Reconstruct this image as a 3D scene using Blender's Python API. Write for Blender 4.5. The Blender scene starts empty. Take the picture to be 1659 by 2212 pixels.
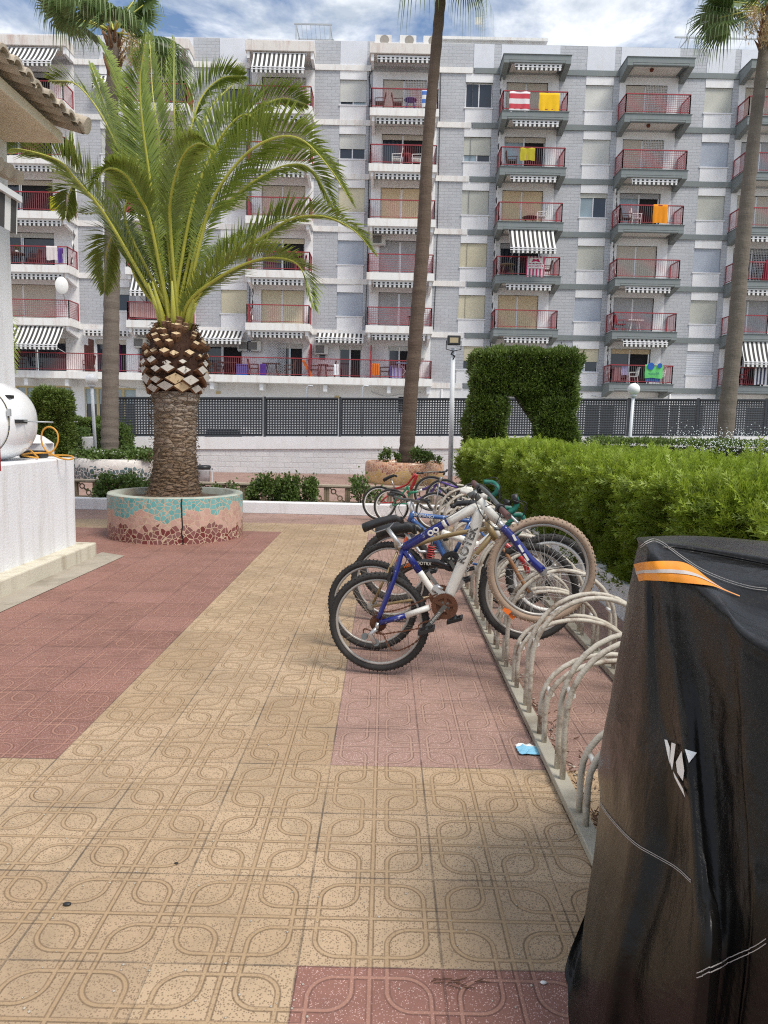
import bpy, math, random
import numpy as np
from mathutils import Vector, Matrix
random.seed(7); rng=np.random.default_rng(7)
sc=bpy.context.scene; COL=sc.collection
PI=math.pi; R=math.radians
# ------------------------------------------------------------------ camera
F_PX,CX,CY,PITCH,ROLL,CAMH=1577.,829.5,1106.,.11636,.0224,1.55
cam_d=bpy.data.cameras.new("camera"); cam=bpy.data.objects.new("camera",cam_d); COL.objects.link(cam)
cam_d.sensor_fit='VERTICAL'; cam_d.angle=2*math.atan(1106/F_PX); cam_d.clip_start=.05; cam_d.clip_end=3000
_c,_s=math.cos(ROLL),math.sin(ROLL); _cp,_sp=math.cos(PITCH),math.sin(PITCH)
r0=Vector((1,0,0)); u0=Vector((0,_sp,_cp)); f0=Vector((0,_cp,-_sp))
Rv=_c*r0+_s*u0; Uv=-_s*r0+_c*u0
M3=Matrix((Rv,Uv,-f0)).transposed(); cam.matrix_world=Matrix.Translation((0,0,CAMH))@M3.to_4x4()
sc.camera=cam
def at(x,y,Y):
    """world point at depth Y for a measured spot of the photograph (1659 px wide)"""
    a,b=x-CX,CY-y; a,b=a*_c-b*_s,a*_s+b*_c
    d=Vector((a,F_PX*_cp+b*_sp,-F_PX*_sp+b*_cp)); t=Y/d.y
    return Vector((d.x*t,Y,CAMH+d.z*t))
# ------------------------------------------------------------------ node helpers
class NT:
    def __init__(s,name,rough=.7,metal=0.):
        s.m=bpy.data.materials.new(name); s.m.use_nodes=True; s.t=s.m.node_tree; s.n=s.t.nodes
        s.b=s.n['Principled BSDF']; s.b.inputs['Roughness'].default_value=rough; s.b.inputs['Metallic'].default_value=metal
    def node(s,t,**k):
        n=s.n.new(t)
        for a,v in k.items(): setattr(n,a,v)
        return n
    def put(s,sock,v):
        if isinstance(v,bpy.types.NodeSocket): s.t.links.new(v,sock)
        elif v is not None:
            if hasattr(sock.default_value,'__len__') and not hasattr(v,'__len__'): v=[v]*len(sock.default_value)
            if hasattr(v,'__len__') and len(v)==3 and len(sock.default_value)==4: v=(*v,1)
            sock.default_value=v
    def math(s,op,a,b=None,c=None,clamp=False):
        n=s.node('ShaderNodeMath',operation=op); n.use_clamp=clamp
        for i,v in enumerate((a,b,c)):
            if v is not None: s.put(n.inputs[i],v)
        return n.outputs[0]
    def mix(s,f,a,b,bt='MIX'):
        n=s.node('ShaderNodeMix',data_type='RGBA',blend_type=bt); s.put(n.inputs[0],f); s.put(n.inputs[6],a); s.put(n.inputs[7],b); return n.outputs[2]
    def co(s,kind='Object'): return s.node('ShaderNodeTexCoord').outputs[kind]
    def xyz(s,v):
        n=s.node('ShaderNodeSeparateXYZ'); s.put(n.inputs[0],v); return n.outputs
    def comb(s,x,y,z):
        n=s.node('ShaderNodeCombineXYZ')
        for i,v in enumerate((x,y,z)): s.put(n.inputs[i],v)
        return n.outputs[0]
    def noise(s,scale,vec=None,detail=4,rough=.55,out='Fac',dist=0.):
        n=s.node('ShaderNodeTexNoise'); s.put(n.inputs['Scale'],float(scale)); n.inputs['Detail'].default_value=detail; n.inputs['Roughness'].default_value=rough
        n.inputs['Distortion'].default_value=dist
        s.put(n.inputs['Vector'],vec if vec is not None else s.co()); return n.outputs[out]
    def voro(s,scale,vec=None,feature='F1',out='Distance',rand=1.):
        n=s.node('ShaderNodeTexVoronoi',feature=feature); n.inputs['Scale'].default_value=scale; n.inputs['Randomness'].default_value=rand
        s.put(n.inputs['Vector'],vec if vec is not None else s.co()); return n.outputs[out]
    def ramp(s,f,stops,interp='LINEAR'):
        n=s.node('ShaderNodeValToRGB'); s.put(n.inputs[0],f); e=n.color_ramp.elements; n.color_ramp.interpolation=interp
        while len(e)>1: e.remove(e[-1])
        for i,(p,c) in enumerate(stops):
            el=e[0] if i==0 else e.new(p)
            el.position=p; el.color=(*c,1) if len(c)==3 else c
        return n.outputs[0]
    def vscale(s,v,sc_):
        n=s.node('ShaderNodeMapping'); s.put(n.inputs[0],v); n.inputs['Scale'].default_value=sc_; return n.outputs[0]
    def bump(s,h,strength=.3,dist=.01):
        n=s.node('ShaderNodeBump'); n.inputs['Strength'].default_value=strength; n.inputs['Distance'].default_value=dist; s.put(n.inputs['Height'],h)
        s.t.links.new(n.outputs[0],s.b.inputs['Normal'])
    def color(s,v): s.put(s.b.inputs['Base Color'],v); return s.m
def sc3(c,k): return tuple(min(1,v*k) for v in c)
def pm(name,c,rough=.6,var=.18,scale=3.,bump=0.,bs=60.,metal=0.,dirt=None,dscale=1.2,coat=0.):
    """plain weathered material: noise-varied colour, optional dirt and bump"""
    t=NT(name,rough,metal)
    col=t.mix(t.noise(scale,detail=6),sc3(c,1-var),sc3(c,1+var))
    if dirt: 
        f=t.ramp(t.noise(dscale,detail=8,rough=.7),[(.48,(0,0,0)),(.68,(1,1,1))])
        col=t.mix(f,col,dirt)
    if bump: t.bump(t.noise(bs,detail=5),bump,.01)
    rr=t.noise(scale*2.3,detail=3); t.put(t.b.inputs['Roughness'],t.math('MULTIPLY_ADD',rr,.25,rough-.12))
    if coat: t.b.inputs['Coat Weight'].default_value=coat
    return t.color(col)
# ------------------------------------------------------------------ mesh helpers
class MB:
    def __init__(s): s.v=[];s.f=[];s.m=[];s.mi=0;s.sm=[]
    def face(s,*ids,sm=False): s.f.append(tuple(ids)); s.m.append(s.mi); s.sm.append(sm)
    def add(s,vs): b=len(s.v); s.v+= [tuple(v) for v in vs]; return b
    def quad(s,a,b,c,d): i=s.add((a,b,c,d)); s.face(i,i+1,i+2,i+3); return s
    def box(s,x0,x1,y0,y1,z0,z1):
        if x0>x1:x0,x1=x1,x0
        if y0>y1:y0,y1=y1,y0
        if z0>z1:z0,z1=z1,z0
        i=s.add([(x,y,z) for z in (z0,z1) for y in (y0,y1) for x in (x0,x1)])
        for f in ((0,2,3,1),(4,5,7,6),(0,1,5,4),(2,6,7,3),(0,4,6,2),(1,3,7,5)): s.face(*[i+k for k in f])
        return s
    def bar(s,p,q,w,h=None,up=(0,0,1)):
        """rectangular bar from p to q"""
        p,q=Vector(p),Vector(q); h=h or w; d=(q-p).normalized(); u=Vector(up)
        if abs(d.dot(u))>.98: u=Vector((0,1,0))
        a=d.cross(u).normalized()*w/2; b=a.cross(d).normalized()*h/2
        i=s.add([p-a-b,p+a-b,p+a+b,p-a+b,q-a-b,q+a-b,q+a+b,q-a+b])
        for f in ((0,1,2,3),(7,6,5,4),(0,4,5,1),(1,5,6,2),(2,6,7,3),(3,7,4,0)): s.face(*[i+k for k in f])
        return s
    def tube(s,pts,r,n=8,cap=True,closed=False):
        pts=[Vector(p) for p in pts]; m=len(pts); rs=r if hasattr(r,'__len__') else [r]*m
        ref=None; b0=len(s.v)
        for k,p in enumerate(pts):
            if closed: d=(pts[(k+1)%m]-pts[k-1])
            else: d=(pts[min(k+1,m-1)]-pts[max(k-1,0)])
            d.normalize()
            if ref is None:
                ref=Vector((0,0,1)) if abs(d.z)<.9 else Vector((1,0,0))
            a=(ref-d*ref.dot(d)).normalized(); ref=a; b=d.cross(a)
            for j in range(n):
                t=2*PI*j/n; s.v.append(tuple(p+(a*math.cos(t)+b*math.sin(t))*rs[k]))
        for k in range(m if closed else m-1):
            k2=(k+1)%m
            for j in range(n):
                s.face(b0+k*n+j,b0+k*n+(j+1)%n,b0+k2*n+(j+1)%n,b0+k2*n+j,sm=True)
        if cap and not closed:
            s.face(*[b0+j for j in range(n)][::-1]); s.face(*[b0+(m-1)*n+j for j in range(n)])
        return s
    def lathe(s,prof,c=(0,0,0),n=32,ax='z',sm=True):
        c=Vector(c); b0=len(s.v)
        for r,z in prof:
            for j in range(n):
                t=2*PI*j/n; x,y=r*math.cos(t),r*math.sin(t)
                s.v.append(tuple(c+Vector((x,y,z) if ax=='z' else (x,z,y) if ax=='y' else (z,x,y))))
        for k in range(len(prof)-1):
            for j in range(n): s.face(b0+k*n+j,b0+k*n+(j+1)%n,b0+(k+1)*n+(j+1)%n,b0+(k+1)*n+j,sm=sm)
        return s
    def torus(s,c,axis,Rr,r,n=48,m=8,squash=1.):
        c=Vector(c); ax=Vector(axis).normalized(); u=Vector((0,0,1)); u=(u-ax*u.dot(ax)).normalized(); w=ax.cross(u); b0=len(s.v)
        for k in range(n):
            t=2*PI*k/n; d=u*math.cos(t)+w*math.sin(t)
            for j in range(m):
                a=2*PI*j/m; s.v.append(tuple(c+d*(Rr+r*math.cos(a))+ax*r*squash*math.sin(a)))
        for k in range(n):
            for j in range(m):
                s.face(b0+k*m+j,b0+((k+1)%n)*m+j,b0+((k+1)%n)*m+(j+1)%m,b0+k*m+(j+1)%m,sm=True)
        return s
    def sphere(s,c,r,n=16,m=10,sq=(1,1,1)):
        c=Vector(c); b0=len(s.v)
        for k in range(m+1):
            t=PI*k/m
            for j in range(n):
                a=2*PI*j/n; s.v.append((c.x+r*sq[0]*math.sin(t)*math.cos(a),c.y+r*sq[1]*math.sin(t)*math.sin(a),c.z+r*sq[2]*math.cos(t)))
        for k in range(m):
            for j in range(n): s.face(b0+k*n+j,b0+(k+1)*n+j,b0+(k+1)*n+(j+1)%n,b0+k*n+(j+1)%n,sm=True)
        return s
    def build(s,name,mats,parent=None,bevel=0.,label=None,weld=False):
        if weld:
            key={};rem=[];nv=[]
            for v in s.v:
                k=(round(v[0],3),round(v[1],3),round(v[2],3))
                if k not in key: key[k]=len(nv); nv.append(v)
                rem.append(key[k])
            s.v=nv; s.f=[tuple(rem[i] for i in f) for f in s.f]
        me=bpy.data.meshes.new(name); me.from_pydata(s.v,[],s.f)
        if not isinstance(mats,(list,tuple)): mats=[mats]
        for m in mats: me.materials.append(m)
        me.polygons.foreach_set('material_index',s.m); me.polygons.foreach_set('use_smooth',s.sm); me.update()
        o=bpy.data.objects.new(name,me); COL.objects.link(o)
        if parent is not None: attach(o,parent)
        if bevel:
            b=o.modifiers.new('bevel','BEVEL'); b.width=bevel; b.segments=2; b.limit_method='ANGLE'
        if label: o['label']=label
        return o
def attach(o,parent):
    o.parent=parent
    if parent.type=='EMPTY' and parent.parent is None: o.matrix_parent_inverse=Matrix.Translation(-parent.location)
    elif parent.parent is not None: o.matrix_parent_inverse=Matrix.Identity(4); 
def tag(o,label=None,cat=None,group=None,kind=None):
    if label: o['label']=label
    if cat: o['category']=cat
    if group: o['group']=group
    if kind: o['kind']=kind
    return o
def thing(name,label,cat,loc=(0,0,0),group=None):
    o=bpy.data.objects.new(name,None); COL.objects.link(o); o.location=loc; o.empty_display_size=.2
    return tag(o,label,cat,group)
def structure(o): o['kind']='structure'; return o
def arr_mesh(name,V,Fc,mats,parent=None,midx=None,attr=None,smooth=False):
    """mesh from numpy arrays, all faces with the same number of corners"""
    me=bpy.data.meshes.new(name); n=len(V); k=Fc.shape[1]; m=len(Fc)
    me.vertices.add(n); me.vertices.foreach_set('co',V.astype(np.float32).ravel())
    me.loops.add(m*k); me.loops.foreach_set('vertex_index',Fc.astype(np.int32).ravel())
    me.polygons.add(m); me.polygons.foreach_set('loop_start',np.arange(0,m*k,k,dtype=np.int32)); me.polygons.foreach_set('loop_total',np.full(m,k,dtype=np.int32))
    if midx is not None: me.polygons.foreach_set('material_index',midx.astype(np.int32))
    if smooth: me.polygons.foreach_set('use_smooth',np.ones(m,dtype=bool))
    if attr is not None:
        a=me.attributes.new('tip','FLOAT','POINT'); a.data.foreach_set('value',attr.astype(np.float32))
    me.update(calc_edges=True)
    for mm in (mats if isinstance(mats,(list,tuple)) else [mats]): me.materials.append(mm)
    o=bpy.data.objects.new(name,me); COL.objects.link(o)
    if parent is not None: attach(o,parent)
    return o
def text_mesh(name,body,size,mat,mw,parent=None,depth=.001,shear=0.,outline=0.):
    cu=bpy.data.curves.new(name,'FONT'); cu.body=body; cu.size=size; cu.extrude=depth; cu.align_x='CENTER'; cu.align_y='CENTER'; cu.shear=shear
    if outline: cu.fill_mode='NONE'; cu.bevel_depth=outline; cu.extrude=0
    cu.resolution_u=3
    ob=bpy.data.objects.new(name+'_tmp',cu); COL.objects.link(ob)
    dg=bpy.context.evaluated_depsgraph_get(); me=bpy.data.meshes.new_from_object(ob.evaluated_get(dg)); bpy.data.objects.remove(ob)
    me.materials.clear(); me.materials.append(mat); me.transform(mw)
    o=bpy.data.objects.new(name,me); COL.objects.link(o)
    if parent is not None: attach(o,parent)
    return o
def basis(o,x,y): # matrix with local x,y directions
    x=Vector(x).normalized(); y=Vector(y); y=(y-x*y.dot(x)).normalized(); z=x.cross(y)
    m=Matrix((x,y,z)).transposed().to_4x4(); m.translation=Vector(o); return m
# ------------------------------------------------------------------ world and sun
SUN_EL,SUN_AZ=R(58),R(130)   # azimuth measured from +Y towards +X
w=bpy.data.worlds.new("World"); sc.world=w; w.use_nodes=True; wt=w.node_tree; wn=wt.nodes
bg=wn['Background']; bg.inputs[1].default_value=.16
sky=wn.new('ShaderNodeTexSky'); sky.sky_type='NISHITA'; sky.sun_disc=False; sky.sun_elevation=SUN_EL; sky.sun_rotation=SUN_AZ; sky.air_density=1.; sky.dust_density=.6; sky.ozone_density=2.
tc=wn.new('ShaderNodeTexCoord'); sep=wn.new('ShaderNodeSeparateXYZ'); wt.links.new(tc.outputs['Generated'],sep.inputs[0])
def wm(op,a,b=None):
    n=wn.new('ShaderNodeMath'); n.operation=op
    for i,v in enumerate((a,b)):
        if v is None: continue
        if isinstance(v,bpy.types.NodeSocket): wt.links.new(v,n.inputs[i])
        else: n.inputs[i].default_value=v
    return n.outputs[0]
zz=wm('ADD',wm('MAXIMUM',sep.outputs[2],0.),.12)
cmb=wn.new('ShaderNodeCombineXYZ'); wt.links.new(wm('DIVIDE',sep.outputs[0],zz),cmb.inputs[0]); wt.links.new(wm('DIVIDE',sep.outputs[1],zz),cmb.inputs[1])
def wnoise(scale,det,rough,off):
    mp=wn.new('ShaderNodeMapping'); mp.inputs['Location'].default_value=off; wt.links.new(cmb.outputs[0],mp.inputs[0])
    n=wn.new('ShaderNodeTexNoise'); n.inputs['Scale'].default_value=scale; n.inputs['Detail'].default_value=det; n.inputs['Roughness'].default_value=rough; n.inputs['Distortion'].default_value=.25
    wt.links.new(mp.outputs[0],n.inputs['Vector']); return n.outputs['Fac']
def wramp(f,stops):
    n=wn.new('ShaderNodeValToRGB'); wt.links.new(f,n.inputs[0]); e=n.color_ramp.elements
    for i,(p,c) in enumerate(stops):
        el=e[i] if i<2 else e.new(p); el.position=p; el.color=(*c,1)
    return n.outputs[0]
cov=wramp(wnoise(3.4,9,.62,(3.1,.4,0)),[(.36,(0,0,0)),(.58,(1,1,1))])
ccol=wramp(wnoise(5.5,8,.6,(7.7,2.2,0)),[(.34,(3.6,4.1,4.8)),(.60,(7.4,7.6,7.9))])
mx=wn.new('ShaderNodeMix'); mx.data_type='RGBA'; wt.links.new(cov,mx.inputs[0]); wt.links.new(sky.outputs[0],mx.inputs[6]); wt.links.new(ccol,mx.inputs[7])
wt.links.new(mx.outputs[2],bg.inputs[0])
sd=bpy.data.lights.new('sun','SUN'); sd.energy=3.7; sd.angle=R(22); sd.color=(1,.94,.85)
so=bpy.data.objects.new('sun',sd); COL.objects.link(so)
sdir=Vector((math.sin(SUN_AZ)*math.cos(SUN_EL),math.cos(SUN_AZ)*math.cos(SUN_EL),math.sin(SUN_EL)))
SUN_BACK=True
so.rotation_euler=sdir.to_track_quat('Z','Y').to_euler(); so.location=(0,0,30)
sc.view_settings.view_transform='Standard'; sc.view_settings.look='None'; sc.view_settings.exposure=0; sc.view_settings.gamma=1
sc.cycles.max_bounces=6; sc.cycles.transparent_max_bounces=8
sc.cycles.use_denoising=False; sc.cycles.filter_width=1.15
# ------------------------------------------------------------------ paving
TS=.4193; TX,TY=-.221,2.778
def groove(t,u,v,w1):
    """1 on the pressed lines of one paving tile, u v in 0..1"""
    px=t.math('ABSOLUTE',t.math('SUBTRACT',u,.5)); py=t.math('ABSOLUTE',t.math('SUBTRACT',v,.5))
    def rb(ax,ay,r): # distance to a rounded corner placed at (ax,ay), seen from inside the centre
        qx=t.math('SUBTRACT',px,ax); qy=t.math('SUBTRACT',py,ay); mx_=t.math('MAXIMUM',qx,0.); my=t.math('MAXIMUM',qy,0.)
        l=t.math('SQRT',t.math('ADD',t.math('MULTIPLY',mx_,mx_),t.math('MULTIPLY',my,my)))
        return t.math('ABSOLUTE',t.math('SUBTRACT',t.math('ADD',l,t.math('MINIMUM',t.math('MAXIMUM',qx,qy),0.)),r))
    ring=rb(.405-.18,.405-.18,.18)
    # inner quarter curves: corner next to the centre
    a,r=.118,.17
    qx=t.math('SUBTRACT',a+r,px); qy=t.math('SUBTRACT',a+r,py); mx_=t.math('MAXIMUM',qx,0.); my=t.math('MAXIMUM',qy,0.)
    l=t.math('SQRT',t.math('ADD',t.math('MULTIPLY',mx_,mx_),t.math('MULTIPLY',my,my)))
    inner=t.math('ABSOLUTE',t.math('SUBTRACT',t.math('ADD',l,t.math('MINIMUM',t.math('MAXIMUM',qx,qy),0.)),r))
    d=t.math('MINIMUM',t.math('MINIMUM',ring,inner),t.math('MINIMUM',px,py))
    edge=t.math('SUBTRACT',.5,t.math('MAXIMUM',px,py))
    g=t.math('SUBTRACT',1.,t.math('DIVIDE',t.math('SUBTRACT',d,w1*.55),w1*.9),clamp=True)
    e=t.math('SUBTRACT',1.,t.math('DIVIDE',t.math('SUBTRACT',edge,w1*.2),w1*.45),clamp=True)
    return g,e
def tile_mat(name,base,speck,gcol,jcol,spec_scale,spec_hi,sandc):
    t=NT(name,.72); co=t.co(); s=t.xyz(co)
    uu=t.math('DIVIDE',t.math('SUBTRACT',s[0],TX),TS); vv=t.math('DIVIDE',t.math('SUBTRACT',s[1],TY),TS)
    u=t.math('FRACT',uu); v=t.math('FRACT',vv)
    g,e=groove(t,u,v,.0175)
    wn_=t.node('ShaderNodeTexWhiteNoise'); t.put(wn_.inputs['Vector'],t.comb(t.math('FLOOR',uu),t.math('FLOOR',vv),0.)); rnd=wn_.outputs['Value']
    col=t.mix(t.noise(.9,co,6),sc3(base,.80),sc3(base,1.16))
    col=t.mix(t.math('MULTIPLY',rnd,.8),col,sc3((base[0],base[1]*.93,base[2]*.88),.70)); col=t.mix(t.math('MULTIPLY',t.math('FRACT',t.math('MULTIPLY',rnd,7.3)),.35),col,sc3((base[0]*.98,base[1],base[2]*1.12),1.15))
    vd=t.voro(spec_scale,co); vc=t.voro(spec_scale,co,out='Color'); vs=t.xyz(vc)
    f=t.math('MULTIPLY',t.math('LESS_THAN',vd,.42),t.math('GREATER_THAN',vs[0],spec_hi))
    col=t.mix(t.math('MULTIPLY',f,.8),col,t.mix(vs[1],speck,sc3(speck,1.8)))
    col=t.mix(t.math('MULTIPLY',t.noise(260,co,2),.35),col,sc3(base,.62))
    stain=t.ramp(t.noise(1.3,co,10,.75),[(.47,(0,0,0)),(.66,(1,1,1))]); col=t.mix(t.math('MULTIPLY',t.xyz(stain)[0],.7),col,sc3(base,.52))
    gd=t.noise(3.,co,6)
    col=t.mix(t.math('MULTIPLY',g,t.math('MULTIPLY_ADD',t.noise(4.,co,5),.9,.12,True)),col,sandc); ge=t.math('MULTIPLY',t.math('MULTIPLY',g,t.math('SUBTRACT',1.,g)),4.); col=t.mix(t.math('MULTIPLY',ge,t.math('MULTIPLY_ADD',gd,.9,.12),None,True),col,gcol)  # sand tone in the grooves, their edges darkened in colour as relief shading
    jn=t.math('MULTIPLY_ADD',t.xyz(t.ramp(t.noise(2.6,co,6,.65),[(.40,(0,0,0)),(.62,(1,1,1))]))[0],.7,.15)
    col=t.mix(t.math('MULTIPLY',e,jn),col,jcol)
    h=t.math('SUBTRACT',t.math('MULTIPLY',t.noise(230,co,3),.12),t.math('ADD',g,t.math('MULTIPLY',e,1.3)))
    t.bump(h,.55,.005)
    return t.color(col)
M={}
M['beige']=tile_mat('paving_beige',(.50,.365,.228),(.12,.078,.048),(.11,.065,.035),(.07,.055,.045),150,.32,(.36,.245,.135))
M['pink']=tile_mat('paving_pink',(.345,.21,.165),(.55,.42,.38),(.10,.045,.035),(.08,.05,.045),250,.70,(.38,.25,.19))
M['rose']=tile_mat('paving_rose',(.275,.130,.098),(.52,.36,.33),(.085,.035,.03),(.07,.04,.035),260,.74,(.38,.205,.15))
def sheet(name,x0,x1,y0,y1,mat,z=0.,label=None):
    mb=MB(); mb.quad((x0,y0,z),(x1,y0,z),(x1,y1,z),(x0,y1,z)); o=mb.build(name,mat); structure(o)
    if label:o['label']=label
    return o
gx=TX-3*TS
M['earth']=pm('street_ground',(.30,.28,.25),.9,.2,.3)
sheet('ground',-1500,1500,-60,2500,M['earth'],-.012)
Y1=TY+TS; Y0=TY-2*TS; YE=TY+18.4*TS; YE2=TY+20.6*TS; YK=12.62
sheet('paving',-30,1.99,Y0,Y1,M['beige'],label='beige tile band across the foreground')
sheet('paving',-30,TX,-6,Y0,M['beige'],label='beige tiles in the near left corner')
sheet('paving',TX,12,-6,Y0,M['rose'],label='dusky red tiles at the bottom edge')
sheet('paving',-30,gx,Y1,YE,M['rose'],label='dusky red tile field on the left')
sheet('paving',gx,TX,Y1,YE,M['beige'],label='beige tile strip running to the back')
sheet('paving',TX,1.99,Y1,YE,M['pink'],label='pink tiles under the bicycle rack')
sheet('paving',-30,1.99,YE,YE2,M['beige'],label='beige row near the back kerb')
sheet('paving',-30,1.99,YE2,YK,M['pink'],label='pale pink row along the kerb')
sheet('paving',-30,30,13.42,30,M['pink'],-.002,label='pink promenade behind the balustrade')
M['lawn']=pm('lawn',(.07,.12,.03),.95,.4,8,.5,120)
mb=MB(); mb.quad((2.2,-6,.11),(30,-6,.11),(30,21,.11),(2.2,21,.11)); structure(mb.build('lawn',M['lawn']))
# concrete apron beside the low wall
M['concrete']=pm('old_concrete',(.36,.32,.26),.85,.25,5,.4,50,dirt=(.2,.17,.13))
mb=MB(); i=mb.add([(-3.32,3,.005),(-3.14,3,.005),(-2.98,8.3,.005),(-3.32,8.5,.005)]); mb.face(i,i+1,i+2,i+3); structure(mb.build('path',M['concrete']))
# ------------------------------------------------------------------ building materials
def brick(name,c,mortar):
    t=NT(name,.75); co=t.co(); s=t.xyz(co); n=t.node('ShaderNodeTexBrick'); n.offset=.5
    t.put(n.inputs['Vector'],t.comb(s[0],s[2],0.)); n.inputs['Scale'].default_value=1.; n.inputs['Brick Width'].default_value=.46; n.inputs['Row Height'].default_value=.17
    n.inputs['Mortar Size'].default_value=.013; n.inputs['Mortar Smooth'].default_value=.3; n.inputs['Bias'].default_value=-.2
    t.put(n.inputs['Color1'],sc3(c,.94)); t.put(n.inputs['Color2'],sc3(c,1.07)); t.put(n.inputs['Mortar'],mortar)
    col=t.mix(t.math('MULTIPLY',t.noise(.5,co,8,.65),.5),n.outputs['Color'],sc3(c,.82))
    st=t.ramp(t.noise(1.,t.vscale(co,(2.2,1,.25)),7,.65),[(.52,(0,0,0)),(.75,(1,1,1))]); col=t.mix(t.math('MULTIPLY',t.xyz(st)[0],.3),col,sc3(c,.6))
    t.bump(t.math('SUBTRACT',t.noise(20,co,3),t.math('MULTIPLY',n.outputs['Fac'],2.)),.6,.015); return t.color(col)
M['brick']=brick('grey_painted_brick',(.475,.490,.518),(.42,.435,.46))
M['wallbrick']=brick('low_wall_blocks',(.70,.70,.705),(.665,.665,.67))
def plaster(name,c,streak=(.45,.38,.30),amt=.5,rough=.8):
    t=NT(name,rough); co=t.co()
    col=t.mix(t.noise(2.2,co,7,.6),sc3(c,.9),sc3(c,1.06))
    st=t.ramp(t.noise(1.5,t.vscale(co,(3.,3.,.35)),8,.7),[(.5,(0,0,0)),(.78,(1,1,1))]); col=t.mix(t.math('MULTIPLY',t.xyz(st)[0],amt),col,streak)
    t.bump(t.noise(45,co,6),.35,.012); return t.color(col)
M['white']=plaster('white_wall_paint',(.79,.79,.80),amt=.28)
M['trim']=plaster('white_trim_paint',(.78,.77,.75),(.48,.36,.30),.75)
M['stain']=plaster('stained_white_paint',(.70,.66,.62),(.42,.27,.22),.9)
M['greytrim']=plaster('grey_trim_paint',(.20,.225,.225),(.30,.31,.31),.4)
M['soffit']=plaster('ceiling_paint',(.78,.75,.70),(.5,.45,.4),.3)
M['lowwhite']=plaster('rough_white_wall',(.78,.79,.81),(.46,.42,.36),.7)
M['plinth']=plaster('stained_plinth',(.60,.56,.45),(.26,.21,.14),1.)
def shutter(name,c,pitch=.055,perf=0.):
    t=NT(name,.55); s=t.xyz(t.co()); f=t.math('FRACT',t.math('DIVIDE',s[2],pitch))
    l=t.math('MULTIPLY_ADD',t.math('GREATER_THAN',f,.2),.36,.64)
    m_=t.mix(t.noise(1.3,None,5),sc3(c,.9),sc3(c,1.06)); n=t.node('ShaderNodeMix',data_type='RGBA',blend_type='MULTIPLY'); t.put(n.inputs[0],1.); t.put(n.inputs[6],m_); t.put(n.inputs[7],t.comb(l,l,l))
    t.bump(t.math('PINGPONG',f,.5),.5,.02); return t.color(n.outputs[2])
SH=dict(cream=shutter('cream_shutter',(.66,.60,.43)),tan=shutter('tan_shutter',(.70,.55,.35)),grey=shutter('grey_shutter',(.42,.42,.43)),blue=shutter('blue_grey_shutter',(.42,.46,.53)),
        pale=shutter('pale_shutter',(.60,.60,.57)),stone=shutter('stone_shutter',(.52,.52,.46)),white=shutter('white_slat_shutter',(.66,.68,.72),.13),beige=shutter('beige_shutter',(.56,.50,.42)))
def glass(name,c,rough=.08):
    t=NT(name,rough); t.b.inputs['Specular IOR Level'].default_value=.7; return t.color(t.mix(t.noise(.7,None,3),sc3(c,.4),sc3(c,1.6)))
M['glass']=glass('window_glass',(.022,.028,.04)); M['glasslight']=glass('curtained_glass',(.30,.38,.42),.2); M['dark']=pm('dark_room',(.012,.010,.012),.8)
M['frame']=pm('white_window_frame',(.72,.72,.74),.4,.08)
M['red']=pm('red_railing_paint',(.32,.025,.035),.45,.25,2,dirt=(.16,.03,.03)); M['redbar']=pm('faded_red_bars',(.30,.085,.095),.5,.3,2)
def stripes(name,period,c1=(.78,.78,.76),c2=(.018,.018,.022),axis=0,duty=.5):
    t=NT(name,.85); s=t.xyz(t.co()); f=t.math('FRACT',t.math('DIVIDE',s[axis],period)); g=t.math('GREATER_THAN',f,duty)
    col=t.mix(g,c1,c2); return t.color(t.mix(t.math('MULTIPLY',t.noise(1.5,None,6),.25),col,(.3,.28,.25)))
M['awn']=stripes('black_white_awning',.246,c2=(.008,.008,.011),duty=.48); M['awnside']=stripes('furled_side_blind',.16)
M['fang']=stripes('fan_grille_rings',.05,(.40,.37,.33),(.25,.23,.2),2); M['acw']=pm('air_conditioner_white',(.62,.61,.57),.5,.1); M['acg']=stripes('air_conditioner_grille',.05,(.25,.25,.24),(.06,.06,.06),2)
M['lampglobe']=pm('opal_globe',(.85,.85,.84),.25,.02); M['metal']=pm('galvanised_metal',(.42,.44,.45),.45,.12,metal=.3); M['whitemetal']=pm('white_metal_post',(.62,.64,.66),.45,.1)
M['black']=pm('black_plastic',(.018,.018,.019),.45); M['brown']=pm('dark_wicker',(.07,.025,.02),.6); M['plastic']=pm('white_plastic',(.74,.74,.72),.4,.05)
# ------------------------------------------------------------------ building construction
FY=43.; LV=[3.85+2.87*i for i in range(7)]; ROOF=22.62
def wall_holes(x0,x1,z0,z1,holes,y,depth,mb,ret=True):
    xs=sorted({x0,x1,*[min(max(h[i],x0),x1) for h in holes for i in (0,1)]}); zs=sorted({z0,z1,*[min(max(h[i],z0),z1) for h in holes for i in (2,3)]})
    for i in range(len(xs)-1):
        for j in range(len(zs)-1):
            cx,cz=(xs[i]+xs[i+1])/2,(zs[j]+zs[j+1])/2
            if any(h[0]<cx<h[1] and h[2]<cz<h[3] for h in holes): continue
            mb.quad((xs[i],y,zs[j]),(xs[i+1],y,zs[j]),(xs[i+1],y,zs[j+1]),(xs[i],y,zs[j+1]))
    for a,b,c,d in holes:
        y2=y+depth
        mb.quad((a,y,c),(b,y,c),(b,y2,c),(a,y2,c)); mb.quad((a,y2,d),(b,y2,d),(b,y,d),(a,y,d)); mb.quad((a,y,c),(a,y2,c),(a,y2,d),(a,y,d)); mb.quad((b,y2,c),(b,y,c),(b,y,d),(b,y2,d))
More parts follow.
